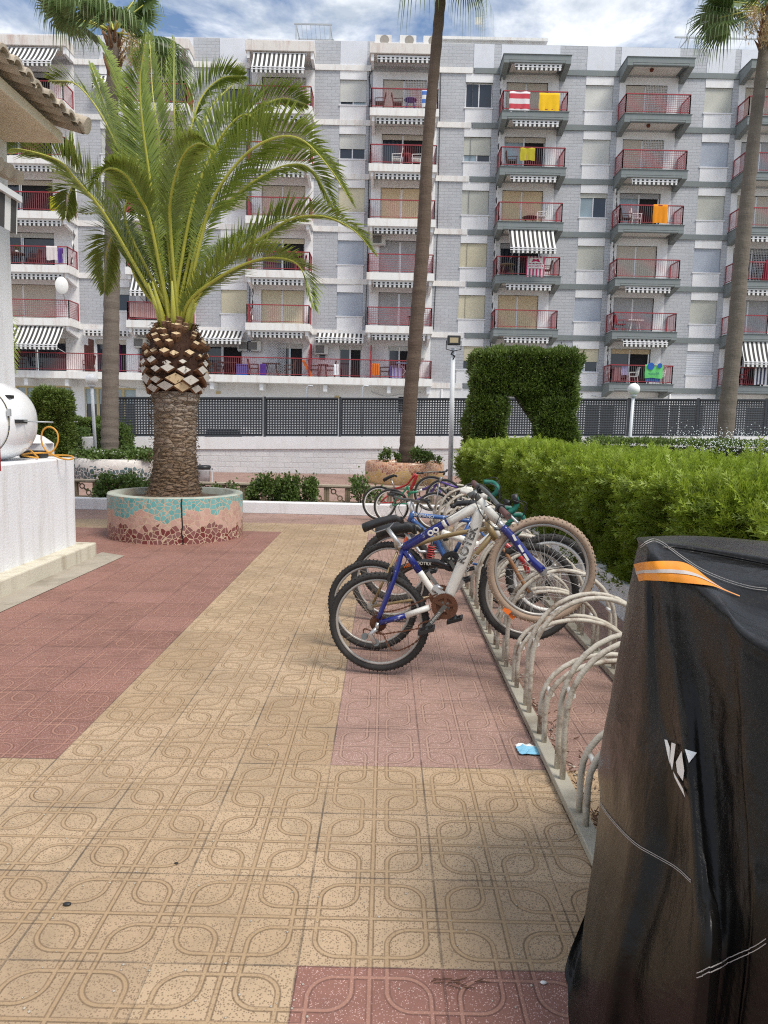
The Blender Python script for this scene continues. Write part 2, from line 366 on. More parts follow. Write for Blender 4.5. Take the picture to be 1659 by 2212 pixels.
def window(B,x0,x1,z0,z1,sh,frac=1.,panes='dd',fmat=None,cat='window'):
    """frame with two panes and a roller shutter lowered by frac"""
    y=FY+.10; mb=MB(); w=.055; fm=fmat or M['frame']
    for a,b,c,d in ((x0,x0+w,z0,z1),(x1-w,x1,z0,z1),(x0+w,x1-w,z0,z0+w),(x0+w,x1-w,z1-w,z1)): mb.box(a,b,y,y+.05,c,d)
    xm=(x0+x1)/2; 
    if z1-z0<1.6 or frac<1 or True: mb.box(xm-.03,xm+.03,y-.004,y+.046,z0+w,z1-w)
    fr=mb.build(cat,fm,B)
    zs=z1-(z1-z0)*frac
    if frac<.98:
        for k,(a,b) in enumerate(((x0+w,xm-.03),(xm+.03,x1-w))):
            MB().box(a,b,y+.03,y+.04,z0+w,z1-w).build('pane',M['glasslight'] if panes[k]=='l' else M['glass'],fr)
    if frac>0: MB().box(x0+.006,x1-.006,y-.035,y-.008,max(zs,z0+.004),z1-.004).build('shutter',SH[sh],fr)
    return fr
def win_bay(B,x0,x1,i,sh,frac=1.,panes='dd'):
    z0=LV[i]+1.10; z1=LV[i+1]-.45
    t=LV[i]+.30
    p=MB().box(x0,x1,FY-.022,FY+.02,t+.004,z0-.07).build('window_panel',M['white'],B); MB().box(x0,x1,FY-.022,FY+.02,z1,LV[i+1]-.004).build('window_panel',M['white'],B)
    MB().box(x0-.06,x1+.05,FY-.06,FY+.02,z0-.068,z0-.004).build('sill',M['frame'],p)
    window(B,x0+.0,x1-.0,z0,z1,sh,frac,panes)
    return (x0,x1,z0,z1)
def railing(parent,x0,x1,y0,y1,z,solid=False,h=1.0,fm=None,bars=M['redbar'],left=True,right=True,lattice=False):
    mb=MB(); m2=M['red']
    def run(a,b):
        a,b=Vector(a),Vector(b); L=(b-a).length; n=max(2,int(L/.115))
        mb.mi=1; mb.bar(a+Vector((0,0,h)),b+Vector((0,0,h)),.06,.05)
        mb.bar(a+Vector((0,0,.10)),b+Vector((0,0,.10)),.03,.03); mb.mi=0
        for k in range(n+1):
            p=a.lerp(b,k/n); mb.box(p.x-.0075,p.x+.0075,p.y-.0075,p.y+.0075,p.z+.10,p.z+h-.02)
        if lattice:
            for k in range(1,9): q=Vector((0,0,.1+k*(h-.15)/9)); mb.bar(a+q,b+q,.016,.016)
        mb.mi=1
        for p in (a,b): mb.box(p.x-.022,p.x+.022,p.y-.022,p.y+.022,p.z,p.z+h)
    run((x0,y0,z),(x1,y0,z))
    if left: run((x0,y0,z),(x0,y1,z))
    if right: run((x1,y0,z),(x1,y1,z))
    o=mb.build('railing',[bars,m2],parent)
    if solid:
        s=MB()
        for x,on in ((x0+.012,left),(x1-.012,right)):
            if on: s.box(x-.008,x+.008,y0+.03,y1-.03,z+.13,z+h-.05)
        s.build('side_panel',M['red'],parent)
    return o
def awning(B,x0,x1,ztop,ext=0.,drop=0.,y=None):
    """striped awning: ext metres out, dropping; 0 means rolled in with only the valance hanging"""
    y=FY-1.25 if y is None else y
    mb=MB(); n=max(8,int((x1-x0)/.123)*2)
    mb.box(x0,x1,y-.05,y+.08,ztop-.10,ztop)
    casing=mb.build('awning',M['frame'],B)
    s=MB(); ys,zs=y-.055,ztop-.09
    if ext>0:
        prev=None
        for k in range(7):
            f=k/6; yy=y-.05-ext*f; z=ztop-.03-drop*f-.10*math.sin(f*PI)*.6
            i=s.add([(x0+.04,yy,z),(x1-.04,yy,z)])
            if prev is not None: s.face(prev,prev+1,i+1,i,sm=True)
            prev=i
        ys,zs=yy,z; s2=MB(); s2.bar((x0+.02,yy,z),(x1-.02,yy,z),.05,.05); 
        s2.bar((x0+.3,yy,z-.02),(x0+.3,FY-.06,z-.35),.025); s2.bar((x1-.3,yy,z-.02),(x1-.3,FY-.06,z-.35),.025)
        s2.build('awning_arm',M['frame'],casing)
    # scalloped valance
    hgt=.30; st=.123; k=0; x=x0+.04
    while x<x1-.04-1e-6:
        xe=min(x+.0615,x1-.04); a=abs(math.sin((x-x0)*PI/.246)); b=abs(math.sin((xe-x0)*PI/.246))
        s.quad((x,ys-.01,zs-hgt+.06-.06*a),(xe,ys-.01,zs-hgt+.06-.06*b),(xe,ys-.01,zs),(x,ys-.01,zs)); x=xe
    s.build('awning_fabric',M['awn'],casing)
    mb=MB(); mb.box(x0+.02,x1-.02,ys-.022,ys-.012,zs-.13,zs-.09); mb.build('awning_bar',M['frame'],casing)
    return casing
def door(B,x0,x1,i,sh='cream',state='closed',z0=None,h=2.05,grid=False):
    z0=LV[i]+.42 if z0 is None else z0; z1=z0+h; y=FY+.10; w=.06
    mb=MB()
    for a,b,c,d in ((x0,x0+w,z0,z1),(x1-w,x1,z0,z1),(x0+w,x1-w,z1-w,z1)): mb.box(a,b,y,y+.05,c,d)
    xm=x0+(x1-x0)*.48; mb.box(xm-.04,xm+.04,y-.05,y+.04,z0,z1-w)
    d=mb.build('balcony_door',M['frame'],B)
    if state=='closed':
        MB().box(x0+.02,xm-.045,y-.04,y-.01,z0+.01,z1-.01).build('shutter',SH[sh],d); MB().box(xm+.045,x1-.02,y-.04,y-.01,z0+.01,z1-.01).build('shutter',SH[sh],d)
    else:
        MB().box(x0+w,xm-.04,y+.02,y+.03,z0,z1-w).build('pane',M['glasslight'] if state=='half' else M['glass'],d)
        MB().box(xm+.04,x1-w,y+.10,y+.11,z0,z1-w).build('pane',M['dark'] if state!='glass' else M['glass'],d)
        MB().box(x0+.02,x1-.02,y-.04,y-.01,z1-.28,z1-.01).build('shutter',SH[sh],d)
    if grid:
        g=MB()
        for k in range(int((x1-xm)/.09)): g.box(xm+.06+k*.09,xm+.075+k*.09,FY-.035,FY-.02,z0,z1)
        for k in range(int(h/.09)): g.box(xm+.06,x1-.02,FY-.05,FY-.037,z0+k*.09,z0+k*.09+.014)
        g.build('lattice_grille',M['frame'],d)
    return (x0,x1,z0,z1)
def slab_white(B,x0,x1,i,y0=FY-1.4,corb=True):
    z=LV[i]; mb=MB(); mb.box(x0,x1,y0,FY+.002,z+.02,z+.42); o=mb.build('balcony',M['trim'],B,.01)
    if corb:
        for cx in (x0+.12,x1-.27):
            c=MB(); i0=c.add([(cx,y0+.12,z+.018),(cx+.15,y0+.12,z+.018),(cx,y0+.12,z-.22),(cx+.15,y0+.12,z-.22),(cx,y0+.35,z-.30),(cx+.15,y0+.35,z-.30),(cx,FY,z-.5),(cx+.15,FY,z-.5),(cx,FY,z+.018),(cx+.15,FY,z+.018)])
            for f in ((0,1,3,2),(2,3,5,4),(4,5,7,6),(0,2,4,6,8),(1,9,7,5,3)): c.face(*[i0+k for k in f])
            c.build('corbel',M['white'],o)
    return o
def slab_grey(B,x0,x1,i,z=None):
    z=LV[i] if z is None else z; y0=FY-1.4; mb=MB(); mb.box(x0,x1,y0,FY+.002,z+.12,z+.40); mb.box(x0-.04,x1+.04,y0-.04,FY,z+.40,z+.43)
    o=mb.build('balcony',M['greytrim'],B,.008)
    s=MB(); s.box(x0+.5,x1-.5,y0+.30,FY,z+.114,z+.119); s.build('ceiling',M['soffit'],o)
    for cx in (x0+.002,x1-.302):   # deep side beams tapering outwards
        c=MB(); i0=c.add([(cx,y0+.004,z+.118),(cx+.3,y0+.004,z+.118),(cx,y0+.004,z-.02),(cx+.3,y0+.004,z-.02),(cx,FY,z-.30),(cx+.3,FY,z-.30),(cx,FY,z+.118),(cx+.3,FY,z+.118)])
        for f in ((0,1,3,2),(2,3,5,4),(0,2,4,6),(1,7,5,3)): c.face(*[i0+k for k in f])
        c.build('corbel',M['greytrim'],o)
    c=MB(); c.box(x0+.3,x1-.3,y0+.004,y0+.22,z+.0,z+.118); c.build('edge_beam',M['greytrim'],o,.03)
    return o
BL=tag(thing('apartment_building','x','x',(-9,FY,0)),'six-storey grey brick apartment block with white trim, red railings and one long terrace','apartment building')
BR=tag(thing('apartment_building','x','x',(13,FY,0)),'six-storey grey brick apartment block with dark grey bands and angular grey balconies','apartment building')
SPL=4.4
def bay_white(B,x0,x1,z0,z1,hole):
    mb=MB(); wall_holes(x0,x1,z0,z1,[hole],FY-.018,.12,mb); mb.quad((x0,FY-.018,z0),(x0,FY-.018,z1),(x0,FY,z1),(x0,FY,z0)); mb.quad((x1,FY,z0),(x1,FY,z1),(x1,FY-.018,z1),(x1,FY-.018,z0))
    return mb.build('bay_wall',M['white'],B,weld=True)
holesL=[];holesR=[]
# right block: windows
WR=[[(4.01,5.52)],[(10.67,12.2)],[(17.3,18.83)],[(23.95,25.5)]]
stR=[ # floors 5..0
 [('stone',.02,'dd'),('stone',.72,'ld'),('stone',1),('cream',1),('cream',1),('cream',.62,'dd')],
 [('pale',1),('pale',1),('stone',.18,'ld'),('stone',1),('blue',1),('cream',.55,'ld')],
 [('stone',1),('blue',1),('stone',1),('blue',1),('stone',1),('white',1)],
 [('pale',1)]*6]
for c,((x0,x1),) in enumerate(WR):
    for k,s_ in enumerate(stR[c]):
        i=5-k; h=win_bay(BR,x0,x1,i,s_[0],s_[1],s_[2] if len(s_)>2 else 'dd'); (holesL if x0<SPL else holesR).append(h)
holesR+= [(SPL,5.52,h[2],h[3]) for h in holesL]
BAYR=[(5.92,9.16),(12.54,15.78),(19.17,22.41),(25.8,29.)]
drR=[[('closed','beige',0),('half','beige',0),('closed','tan',0),('open','grey',0),('closed','tan',0),('open','cream',0)],
     [('closed','beige',1),('closed','beige',1),('half','grey',0),('closed','beige',0),('closed','grey',0),('open','tan',0)],
     [('closed','beige',0),('closed','grey',0),('closed','beige',0),('open','grey',1),('closed','grey',0),('open','pale',0)],
     [('closed','beige',0)]*6]
awR=[{5:0,6:0,4:0,3:.75,2:0,1:0},{4:0,2:0,1:.15},{3:0,2:0,6:0,1:.55},{}]
awR[0]={6:0,5:0,4:0,3:.9,2:0,1:0}
for c,(x0,x1) in enumerate(BAYR):
    for k in range(6):
        i=5-k; st=drR[c][k]; hd=door(BR,x0+.35,x0+2.65,i,st[1],st[0],grid=st[2]); holesR.append(hd)
        bay_white(BR,x0,x1,LV[i]+.31,LV[i+1]-.002,hd)
        s=slab_grey(BR,x0-.05,x1+.32,i); railing(s,x0-.0,x1+.22,FY-1.36,FY-.05,LV[i]+.43,lattice=(c==1 and k in(0,1)))
    slab_grey(BR,x0-.05,x1+.32,6)
    for i,e in awR[c].items(): awning(BR,x0+.55,x1-.15,LV[i]+.02,ext=e,drop=(1.15 if e>.5 else .15))
for i in (1,2,3,4,5,6):
    B_=[e[1] for e in BAYR]
    xs=[SPL+.06]+[v for b in BAYR for v in (b[0]-.05,b[1]+.32)]+[31]
    for a,b in zip(xs[0::2],xs[1::2]): MB().box(a,b,FY-.07,FY+.001,LV[i],LV[i]+.295).build('floor_band',M['greytrim'],BR,.006)
xs=[SPL+.06]+[v for b in BAYR for v in (b[0]-.05,b[1]+.32)]+[31]
for a,b in zip(xs[0::2],xs[1::2]): MB().box(a,b,FY-.07,FY+.001,LV[0],LV[0]+.295).build('floor_band',M['greytrim'],BR,.006)
# ground floor openings of the right block
gf=[(5.1,6.4,1.2,3.15),(11.6,13.4,.2,3.1),(15.6,18.6,.2,3.2),(21.,23.4,.2,3.2)]
for a,b,c,d in gf:
    holesR.append((a,b,c,d)); mb=MB(); mb.box(a,a+.06,FY+.1,FY+.15,c,d); mb.box(b-.06,b,FY+.1,FY+.15,c,d); mb.box(a,b,FY+.1,FY+.15,d-.06,d); mb.box((a+b)/2-.04,(a+b)/2+.04,FY+.09,FY+.14,c,d); f_=mb.build('shop_window',M['frame'],BR); MB().box(a,b,FY+.16,FY+.17,c,d).build('pane',M['glass'],f_)
mb=MB(); wall_holes(SPL,31,3.85,ROOF,holesR,FY,.2,mb); mb.quad((31,FY,0),(31,56,0),(31,56,ROOF),(31,FY,ROOF)); mb.quad((SPL,56,ROOF-.6),(SPL,FY,ROOF-.6),(31,FY,ROOF-.6),(31,56,ROOF-.6)); mb.build('wall',M['brick'],BR,weld=True)
mb=MB(); wall_holes(SPL,31,0,3.85,[h for h in holesR if h[3]<3.8],FY-.003,.2,mb); mb.build('ground_floor_wall',M['white'],BR,weld=True)
# parapet
def parapet(B,x0,x1,whites):
    p=MB().box(x0,x1,FY+.004,FY+.24,ROOF-.02,ROOF+.02).build('parapet',M['greytrim' if B is BR else 'trim'],B)
    for a,b in whites: MB().box(a,b,FY-.016,FY+.01,LV[6]+.30,ROOF+.004).build('parapet_panel',M['whiteblue'],p)
M['whiteblue']=plaster('pale_lilac_white_paint',(.66,.68,.73),amt=.2)
parapet(BR,SPL,31,[(4.01+.4,5.52),(5.92,10.0-.84),(10.67,12.2),(12.54,15.78),(17.3,18.83),(19.17,22.41),(23.95,25.5)])
# left block
WL=[(-2.97,-1.49),(-9.63,-8.14),(-16.33,-14.86)]
stL=[[('pale',.86,'dl'),('pale',.58,'dd'),('cream',1),('blue',1),('blue',1)],
     [('stone',.45,'dd'),('pale',1),('cream',1),('pale',1),('cream',1)],
     [('pale',1),('pale',1),('pale',1),('pale',1),('pale',.3,'dd')]]
for c,(x0,x1) in enumerate(WL):
    for k,s_ in enumerate(stL[c]): holesL.append(win_bay(BL,x0,x1,5-k,s_[0],s_[1],s_[2] if len(s_)>2 else 'dd'))
BAYL=[(-1.14,2.46),(-7.85,-4.38),(-14.5,-11.1),(-23.3,-17.75)]
drL=[[('closed','beige',1),('open','beige',0),('closed','tan',0),('closed','grey',0),('closed','grey',0)],
     [('closed','beige',1),('closed','beige',0),('closed','beige',0),('open','cream',0),('closed','cream',0)],
     [('glass','beige',0),('closed','beige',0),('closed','beige',0),('closed','beige',0),('half','beige',0)],
     [('open','grey',0),('open','grey',0),('open','beige',0),('glass','pale',0),('closed','beige',0)]]
for c,(x0,x1) in enumerate(BAYL):
    for k in range(5):
        i=5-k; st=drL[c][k]; hd=door(BL,x0+.55,x0+(3.0 if c<3 else 4.2),i,st[1],st[0],grid=st[2]); holesL.append(hd)
        bay_white(BL,x0,x1,LV[i]+.31,LV[i+1]-.002,hd)
        s=slab_white(BL,x0-.12,x1+.02,i); railing(s,x0-.04,x1-.06,FY-1.34,FY-.05,LV[i]+.42,solid=(c<3),lattice=(c==3 and k==4) or (c==0 and k in (3,4)))
    MB().box(x0-.18,x1+.06,FY-1.15,FY+.003,21.5,22.02).build('canopy',M['stain'],BL,.015)
    for cx in (x0-.1,x1-.12): MB().box(cx,cx+.15,FY-1.05,FY,21.15,21.498).build('corbel',M['white'],BL)
for c,i,e,dr in ((0,6,0,0),(0,5,0,0),(0,4,0,0),(0,3,0,0),(0,2,0,0),(0,1,0,0),(1,6,.65,1.0),(1,5,0,0),(1,4,0,0),(1,2,0,0),(1,1,0,0),(2,6,0,0),(2,2,.5,.9),(2,1,0,0),(3,6,.9,1.05),(3,5,0,0),(3,4,0,0),(3,3,0,0),(3,2,0,0),(3,1,.95,1.1)):
    x0,x1=BAYL[c]; awning(BL,x0+.22,x1-.35,(LV[i]+.02) if i<6 else 21.45,ext=e,drop=dr,y=FY-1.2 if i<6 else FY-.98)
awning(BL,-10.9,-8.2,LV[1]+.12,.95,.55,y=FY-.2); awning(BL,-4.1,-1.35,LV[1]+.12,.75,.35,y=FY-.2); awning(BL,-17.5,-14.8,LV[1]+.02,0,0,y=FY-.2); awning(BL,-16.6,-15.2,LV[6]-.55,.4,.55,y=FY-.05)
for i in range(1,7):
    xs=[-23.42]+[v for b in sorted(BAYL) for v in (b[0]-.12,b[1]+.02)]+[SPL-.04]; xs=xs[1:]; xs=[-30]+xs
    for a,b in zip(xs[0::2],xs[1::2]):
        if b>a: MB().box(a,b,FY-.07,FY+.001,LV[i],LV[i]+.30).build('floor_band',M['trim'],BL,.006)
# terrace on the first level
T=MB().box(-30,2.55,FY-1.4,FY+.002,LV[0]+.0,LV[0]+.40).build('terrace',M['trim'],BL,.01)
for x in (-20.5,-18.2,-13.6,-10.0,-7.2,-3.6,.0,2.25):
    c=MB(); c.box(x,x+.22,FY-1.25,FY,LV[0]-.42,LV[0]-.003); c.build('corbel',M['white'],T,.03)
railing(T,-30,2.46,FY-1.34,FY-.05,LV[0]+.40,left=False,solid=True,bars=M['redbar'])
for x in (-17.0,-11.1,-4.4,-.95):   # glazed dividers between the flats
    mb=MB(); mb.box(x-.03,x+.03,FY-1.3,FY-.04,LV[0]+.401,LV[0]+1.9); mb.box(x-.03,x+.03,FY-.7,FY-.04,LV[0]+1.902,LV[0]+2.3); mb.build('divider_screen',M['brown'] if x<-10 else M['red'],T)
for a,b,st,sh in ((-14.95+.5,-12.6,'open','pale'),(-10.7,-8.4,'open','pale'),(-6.4,-4.9,'open','pale'),(-2.8,-1.5,'open','pale'),(.05,1.35,'open','pale'),(-16.9,-15.1,'open','beige'),(-22.,-18.6,'glass','beige')):
    holesL.append(door(BL,a,b,0,sh,st,z0=LV[0]+.40,h=1.95))
holesL+=[(-11.6,-11.2,5.3,6.2),(-3.95,-3.6,5.3,6.1)]
for a,b,c,d in holesL[-2:]: mb=MB(); mb.box(a,b,FY+.1,FY+.12,c,d); mb.build('window',M['glass'],BL)
g=MB()   # folding lattice gate
for k in range(12): 
    for j in range(14):
        x=-6.95+k*.09; z=LV[0]+.45+j*.145; g.bar((x,FY-.05,z),(x+.09,FY-.05,z+.145),.02); g.bar((x+.09,FY-.052,z),(x,FY-.052,z+.145),.02)
g.build('folding_gate',M['frame'],T)
for x,z,i in ((-14.2,5.75,0),(-4.05+.25,5.6,0),(-6.9-.75,5.7,0),(.2-.85,LV[2]+2.15,2),(1.75,5.5,0),(-8.2,5.7,0)):
    a=MB().box(x-.4,x+.4,FY-.42,FY-.03,z,z+.55).build('air_conditioner',M['acw'],BL,.02); MB().box(x-.33,x+.17,FY-.432,FY-.424,z+.06,z+.49).build('grille',M['acg'],a)
    MB().box(x-.35,x-.31,FY-.4,FY,z-.05,z-.004).box(x+.31,x+.35,FY-.4,FY,z-.05,z-.004).build('bracket',M['frame'],a)
# cream framed windows on the ground floor, left
M['creamframe']=pm('cream_window_frame',(.52,.42,.21),.5,.1)
for a,b,c,d,n in ((-21.6,-19.8,.9,3.45,3),(-19.3,-18.35,.3,3.5,1),(-17.6,-14.6,.2,3.45,4)):
    holesL.append((a,b,c,d)); mb=MB(); w_=(b-a)/n
    mb.box(a,b,FY+.02,FY+.1,d-.1,d); mb.box(a,b,FY+.02,FY+.1,c,c+.08)
    for k in range(n+1): x=a+k*w_; mb.box(max(a,x-.06),min(b,x+.06),FY+.018,FY+.098,c+.08,d-.1)
    f_=mb.build('ground_floor_window',M['creamframe'],BL)
    for k in range(n): MB().box(a+k*w_+.06,a+(k+1)*w_-.06,FY+.12,FY+.13,c,d).build('pane',M['glass'],f_); MB().box(a+k*w_+.06,a+(k+1)*w_-.06,FY+.10,FY+.11,d-.95,d-.1).build('blind',M['glasslight'],f_)
hb=(.7,1.7,2.35,3.3); holesL.append(hb); mb=MB(); 
for k in range(8): mb.box(.74+k*.125,.77+k*.125,FY-.03,FY-.01,2.35,3.3)
wb_=MB().box(.7,1.7,FY+.15,FY+.16,2.35,3.3).build('barred_window',M['dark'],BL); mb.build('window_bars',M['black'],wb_)
up=[h for h in holesL if h[2]>LV[1]]; lo=[h for h in holesL if h[2]<3.9]
mb=MB(); wall_holes(-30,SPL,LV[1],ROOF,up,FY,.2,mb); mb.quad((-30,56,ROOF-.6),(-30,FY,ROOF-.6),(SPL,FY,ROOF-.6),(SPL,56,ROOF-.6)); mb.build('wall',M['brick'],BL,weld=True)
mb=MB(); wall_holes(2.46,SPL,LV[0],LV[1],[],FY,.2,mb); mb.build('wall',M['brick'],BL,weld=True)
mb=MB(); wall_holes(-30,2.46,0,LV[1],[h for h in holesL if h[3]<LV[1] and h[0]<2.4],FY-.002,.2,mb); wall_holes(2.46,SPL,0,LV[0],[],FY-.002,.2,mb); mb.build('ground_floor_wall',M['white'],BL,weld=True)
MB().box(2.56,SPL-.04,FY-.07,FY+.001,LV[0],LV[0]+.30).build('floor_band',M['trim'],BL)
parapet(BL,-30,SPL,[(-23.4,-17.7),(-16.33,-14.86),(-14.5,-11.1),(-9.63,-8.14),(-7.85,-4.38),(-2.97,-1.49),(-1.14,2.46)])
# rooftop: stair house, condenser boxes, laundry racks, aerial
mb=MB(); mb.box(2.7,8.5,FY+1.2,FY+6,ROOF-.6,23.35); mb.box(2.4,8.65,FY+1.,FY+6.2,23.352,23.5)
ph=mb.build('stair_house',M['trim'],BR)
for x in (5.6,6.2,6.8): MB().box(x-.26,x+.26,FY+1.17,FY+1.199,22.82,23.0).build('vent',M['black'],ph)
for k,x in enumerate((-.62,.72,2.0)):
    a=tag(thing('rooftop_air_conditioner','x','x',(x,FY-.7,22.03)),['white fan unit on the roof edge, leftmost of three','white fan unit on the roof edge, middle of three','white fan unit on the roof edge, beside the tall palm trunk'][k],'air conditioner','fan units on the roof canopy')
    MB().box(x-.45,x+.45,FY-.95,FY-.5,22.03,22.52).build('casing',M['trim'],a,.02)
    MB().lathe([(.24,-.012),(.22,-.02),(.20,-.012),(.15,-.02),(.10,-.012),(.05,-.02),(.001,-.02)],(x+.08,FY-.952,22.27),24,'y').build('fan_grille',M['fang'],a)
def rack(name,label,x0,x1,z0,z1,y,lines=True):
    r_=tag(thing(name,'x','x',(x0,y,z0)),label,'drying rack'); mb=MB(); mb.bar((x0,y,z1),(x1,y,z1),.07); 
    for x in (x0+.1 if lines else x0+.75,x1-.1): mb.bar((x,y,z0),(x,y,z1),.06); mb.bar((x,y+1.6,z0),(x,y+1.6,z1),.05); mb.bar((x,y,z1-.01),(x,y+1.6,z1-.01),.045)
    mb.bar((x0,y+1.6,z1),(x1,y+1.6,z1),.05); mb.build('frame',M['metal'],r_)
    l=MB()
    for k in range(6): x=x0+.4+k*(x1-x0-.6)/6; l.tube([(x,y,z1),(x+.02,y+.8,z1-.5),(x,y+1.6,z1)],.008,4)
    l.build('clothes_line',M['metal'],r_)
rack('laundry_rack','metal clothes line frame standing on the roof above the parapet',-5.6,-3.5,22.,23.7,FY+.5)
rack('laundry_rack','long metal rail frame on the roof at the right edge',15.6,23.,22.,23.45,FY+.5,False)
ae=tag(thing('television_aerial','x','x',(5.0,FY+2,23.5)),'thin television aerial with a small box on the stair house roof','aerial')
mb=MB(); mb.bar((5.0,FY+2,23.5),(5.05,FY+2,25.3),.04); 
for k in range(6): mb.bar((4.85,FY+2.,24.3+k*.16),(5.25,FY+1.9,24.34+k*.16),.014)
mb.build('mast',M['metal'],ae); MB().box(4.6,4.95,FY+1.9,FY+2.1,24.7,25.0).build('receiver_box',M['acw'],ae)

# ------------------------------------------------------------------ foliage materials
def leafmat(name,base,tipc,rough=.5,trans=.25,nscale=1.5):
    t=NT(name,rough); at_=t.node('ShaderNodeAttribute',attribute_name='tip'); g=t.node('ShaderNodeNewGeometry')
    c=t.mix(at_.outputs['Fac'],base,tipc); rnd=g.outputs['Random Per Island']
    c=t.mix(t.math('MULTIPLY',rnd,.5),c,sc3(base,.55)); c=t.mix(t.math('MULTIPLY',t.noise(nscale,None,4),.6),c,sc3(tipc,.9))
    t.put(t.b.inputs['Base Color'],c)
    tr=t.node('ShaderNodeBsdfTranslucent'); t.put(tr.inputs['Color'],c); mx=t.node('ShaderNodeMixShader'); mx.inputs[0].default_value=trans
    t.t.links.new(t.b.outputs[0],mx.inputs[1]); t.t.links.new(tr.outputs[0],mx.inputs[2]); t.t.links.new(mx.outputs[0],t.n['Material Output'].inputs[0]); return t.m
M['frond']=leafmat('date_palm_leaf',(.075,.135,.016),(.40,.48,.09),.33,.28,.8)
M['fan']=leafmat('fan_palm_leaf',(.06,.12,.03),(.26,.36,.13),.4,.3,.8)
M['rib']=pm('palm_rib',(.46,.45,.07),.5,.25,4)
M['cyp']=leafmat('cypress_leaf',(.045,.085,.008),(.46,.60,.055),.5,.32,1.6)
M['cypdark']=leafmat('clipped_cypress_leaf',(.030,.055,.010),(.19,.27,.045),.6,.2,1.2)
M['shrub']=leafmat('shrub_leaf',(.045,.085,.018),(.15,.23,.05),.45,.25,2)
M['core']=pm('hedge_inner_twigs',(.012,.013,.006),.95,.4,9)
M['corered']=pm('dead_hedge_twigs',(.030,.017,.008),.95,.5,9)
M['trunkgrey']=None
def bark(name,c1,c2,ring=9.,amt=.5):
    t=NT(name,.9); co=t.co(); s=t.xyz(co)
    rings=t.noise(1.,t.vscale(co,(1.5,1.5,ring)),6,.6); fine=t.noise(1.,t.vscale(co,(28,28,6)),5,.6)
    c=t.mix(rings,c1,c2); c=t.mix(t.math('MULTIPLY',fine,amt),c,sc3(c1,.35))
    t.bump(t.math('ADD',rings,t.math('MULTIPLY',fine,.7)),.9,.03); return t.color(c)
M['palmbark']=bark('fan_palm_bark',(.085,.055,.038),(.20,.14,.10),7.)
M['palmbark2']=bark('fan_palm_bark_grey',(.13,.105,.085),(.25,.21,.17),6.)
def scarbark():
    t=NT('date_palm_bark',.9); co=t.co(); s=t.xyz(co)
    v=t.vscale(co,(7.,7.,19.)); e=t.voro(1.,v,'DISTANCE_TO_EDGE'); cc=t.xyz(t.voro(1.,v,out='Color'))
    fib=t.noise(1.,t.vscale(co,(16,16,70)),7,.7)
    zf=t.math('DIVIDE',t.math('SUBTRACT',s[2],.6),1.35,clamp=True)
    base=t.mix(t.ramp(t.math('ADD',zf,t.math('MULTIPLY',t.noise(2.3,co,4),.35)),[(.35,(.13,.075,.04)),(.75,(.33,.195,.105)),(1.,(.56,.37,.22))]),t.mix(zf,(.20,.115,.06),(.60,.42,.26)),t.math('MULTIPLY',cc[0],.6))
    base=t.mix(t.math('MULTIPLY',t.math('SUBTRACT',1.,t.math('MULTIPLY',e,14.),clamp=True),.8),base,(.03,.018,.012))
    base=t.mix(t.math('MULTIPLY',t.ramp(fib,[(.5,(0,0,0)),(.66,(1,1,1))]),.4),base,(.045,.027,.016))
    t.bump(t.math('ADD',t.math('MULTIPLY',e,2.5,clamp=True),fib),1.,.05); return t.color(base)
M['datebark']=scarbark()
# ------------------------------------------------------------------ leaf clouds
def blades(P,N,length,width,per,spread,mat,name,parent,droop=.0,up=.25,lean=None):
    """per narrow leaf blades sprouting at each point P along normal N; one mesh"""
    n=len(P)*per; P=np.repeat(P,per,0); N=np.repeat(N,per,0)
    d=N+rng.normal(0,spread,(n,3)); d[:,2]+=up; d/=np.linalg.norm(d,axis=1)[:,None]+1e-9
    L=(length*(.55+.9*rng.random(n)))[:,None]; side=np.cross(d,rng.normal(0,1,(n,3))); side/=np.linalg.norm(side,axis=1)[:,None]+1e-9
    W=(width*(.6+.8*rng.random(n)))[:,None]; P=P+rng.normal(0,length*.25,(n,3))
    mid=P+d*L*.5; tip=P+d*L; tip[:,2]-=droop*L[:,0]
    V=np.empty((n,4,3)); V[:,0]=P; V[:,1]=mid+side*W; V[:,2]=tip; V[:,3]=mid-side*W
    A=np.tile(np.array([0.,.5,1.,.5]),n)
    return arr_mesh(name,V.reshape(-1,3),np.arange(n*4).reshape(-1,4),mat,parent,attr=A)
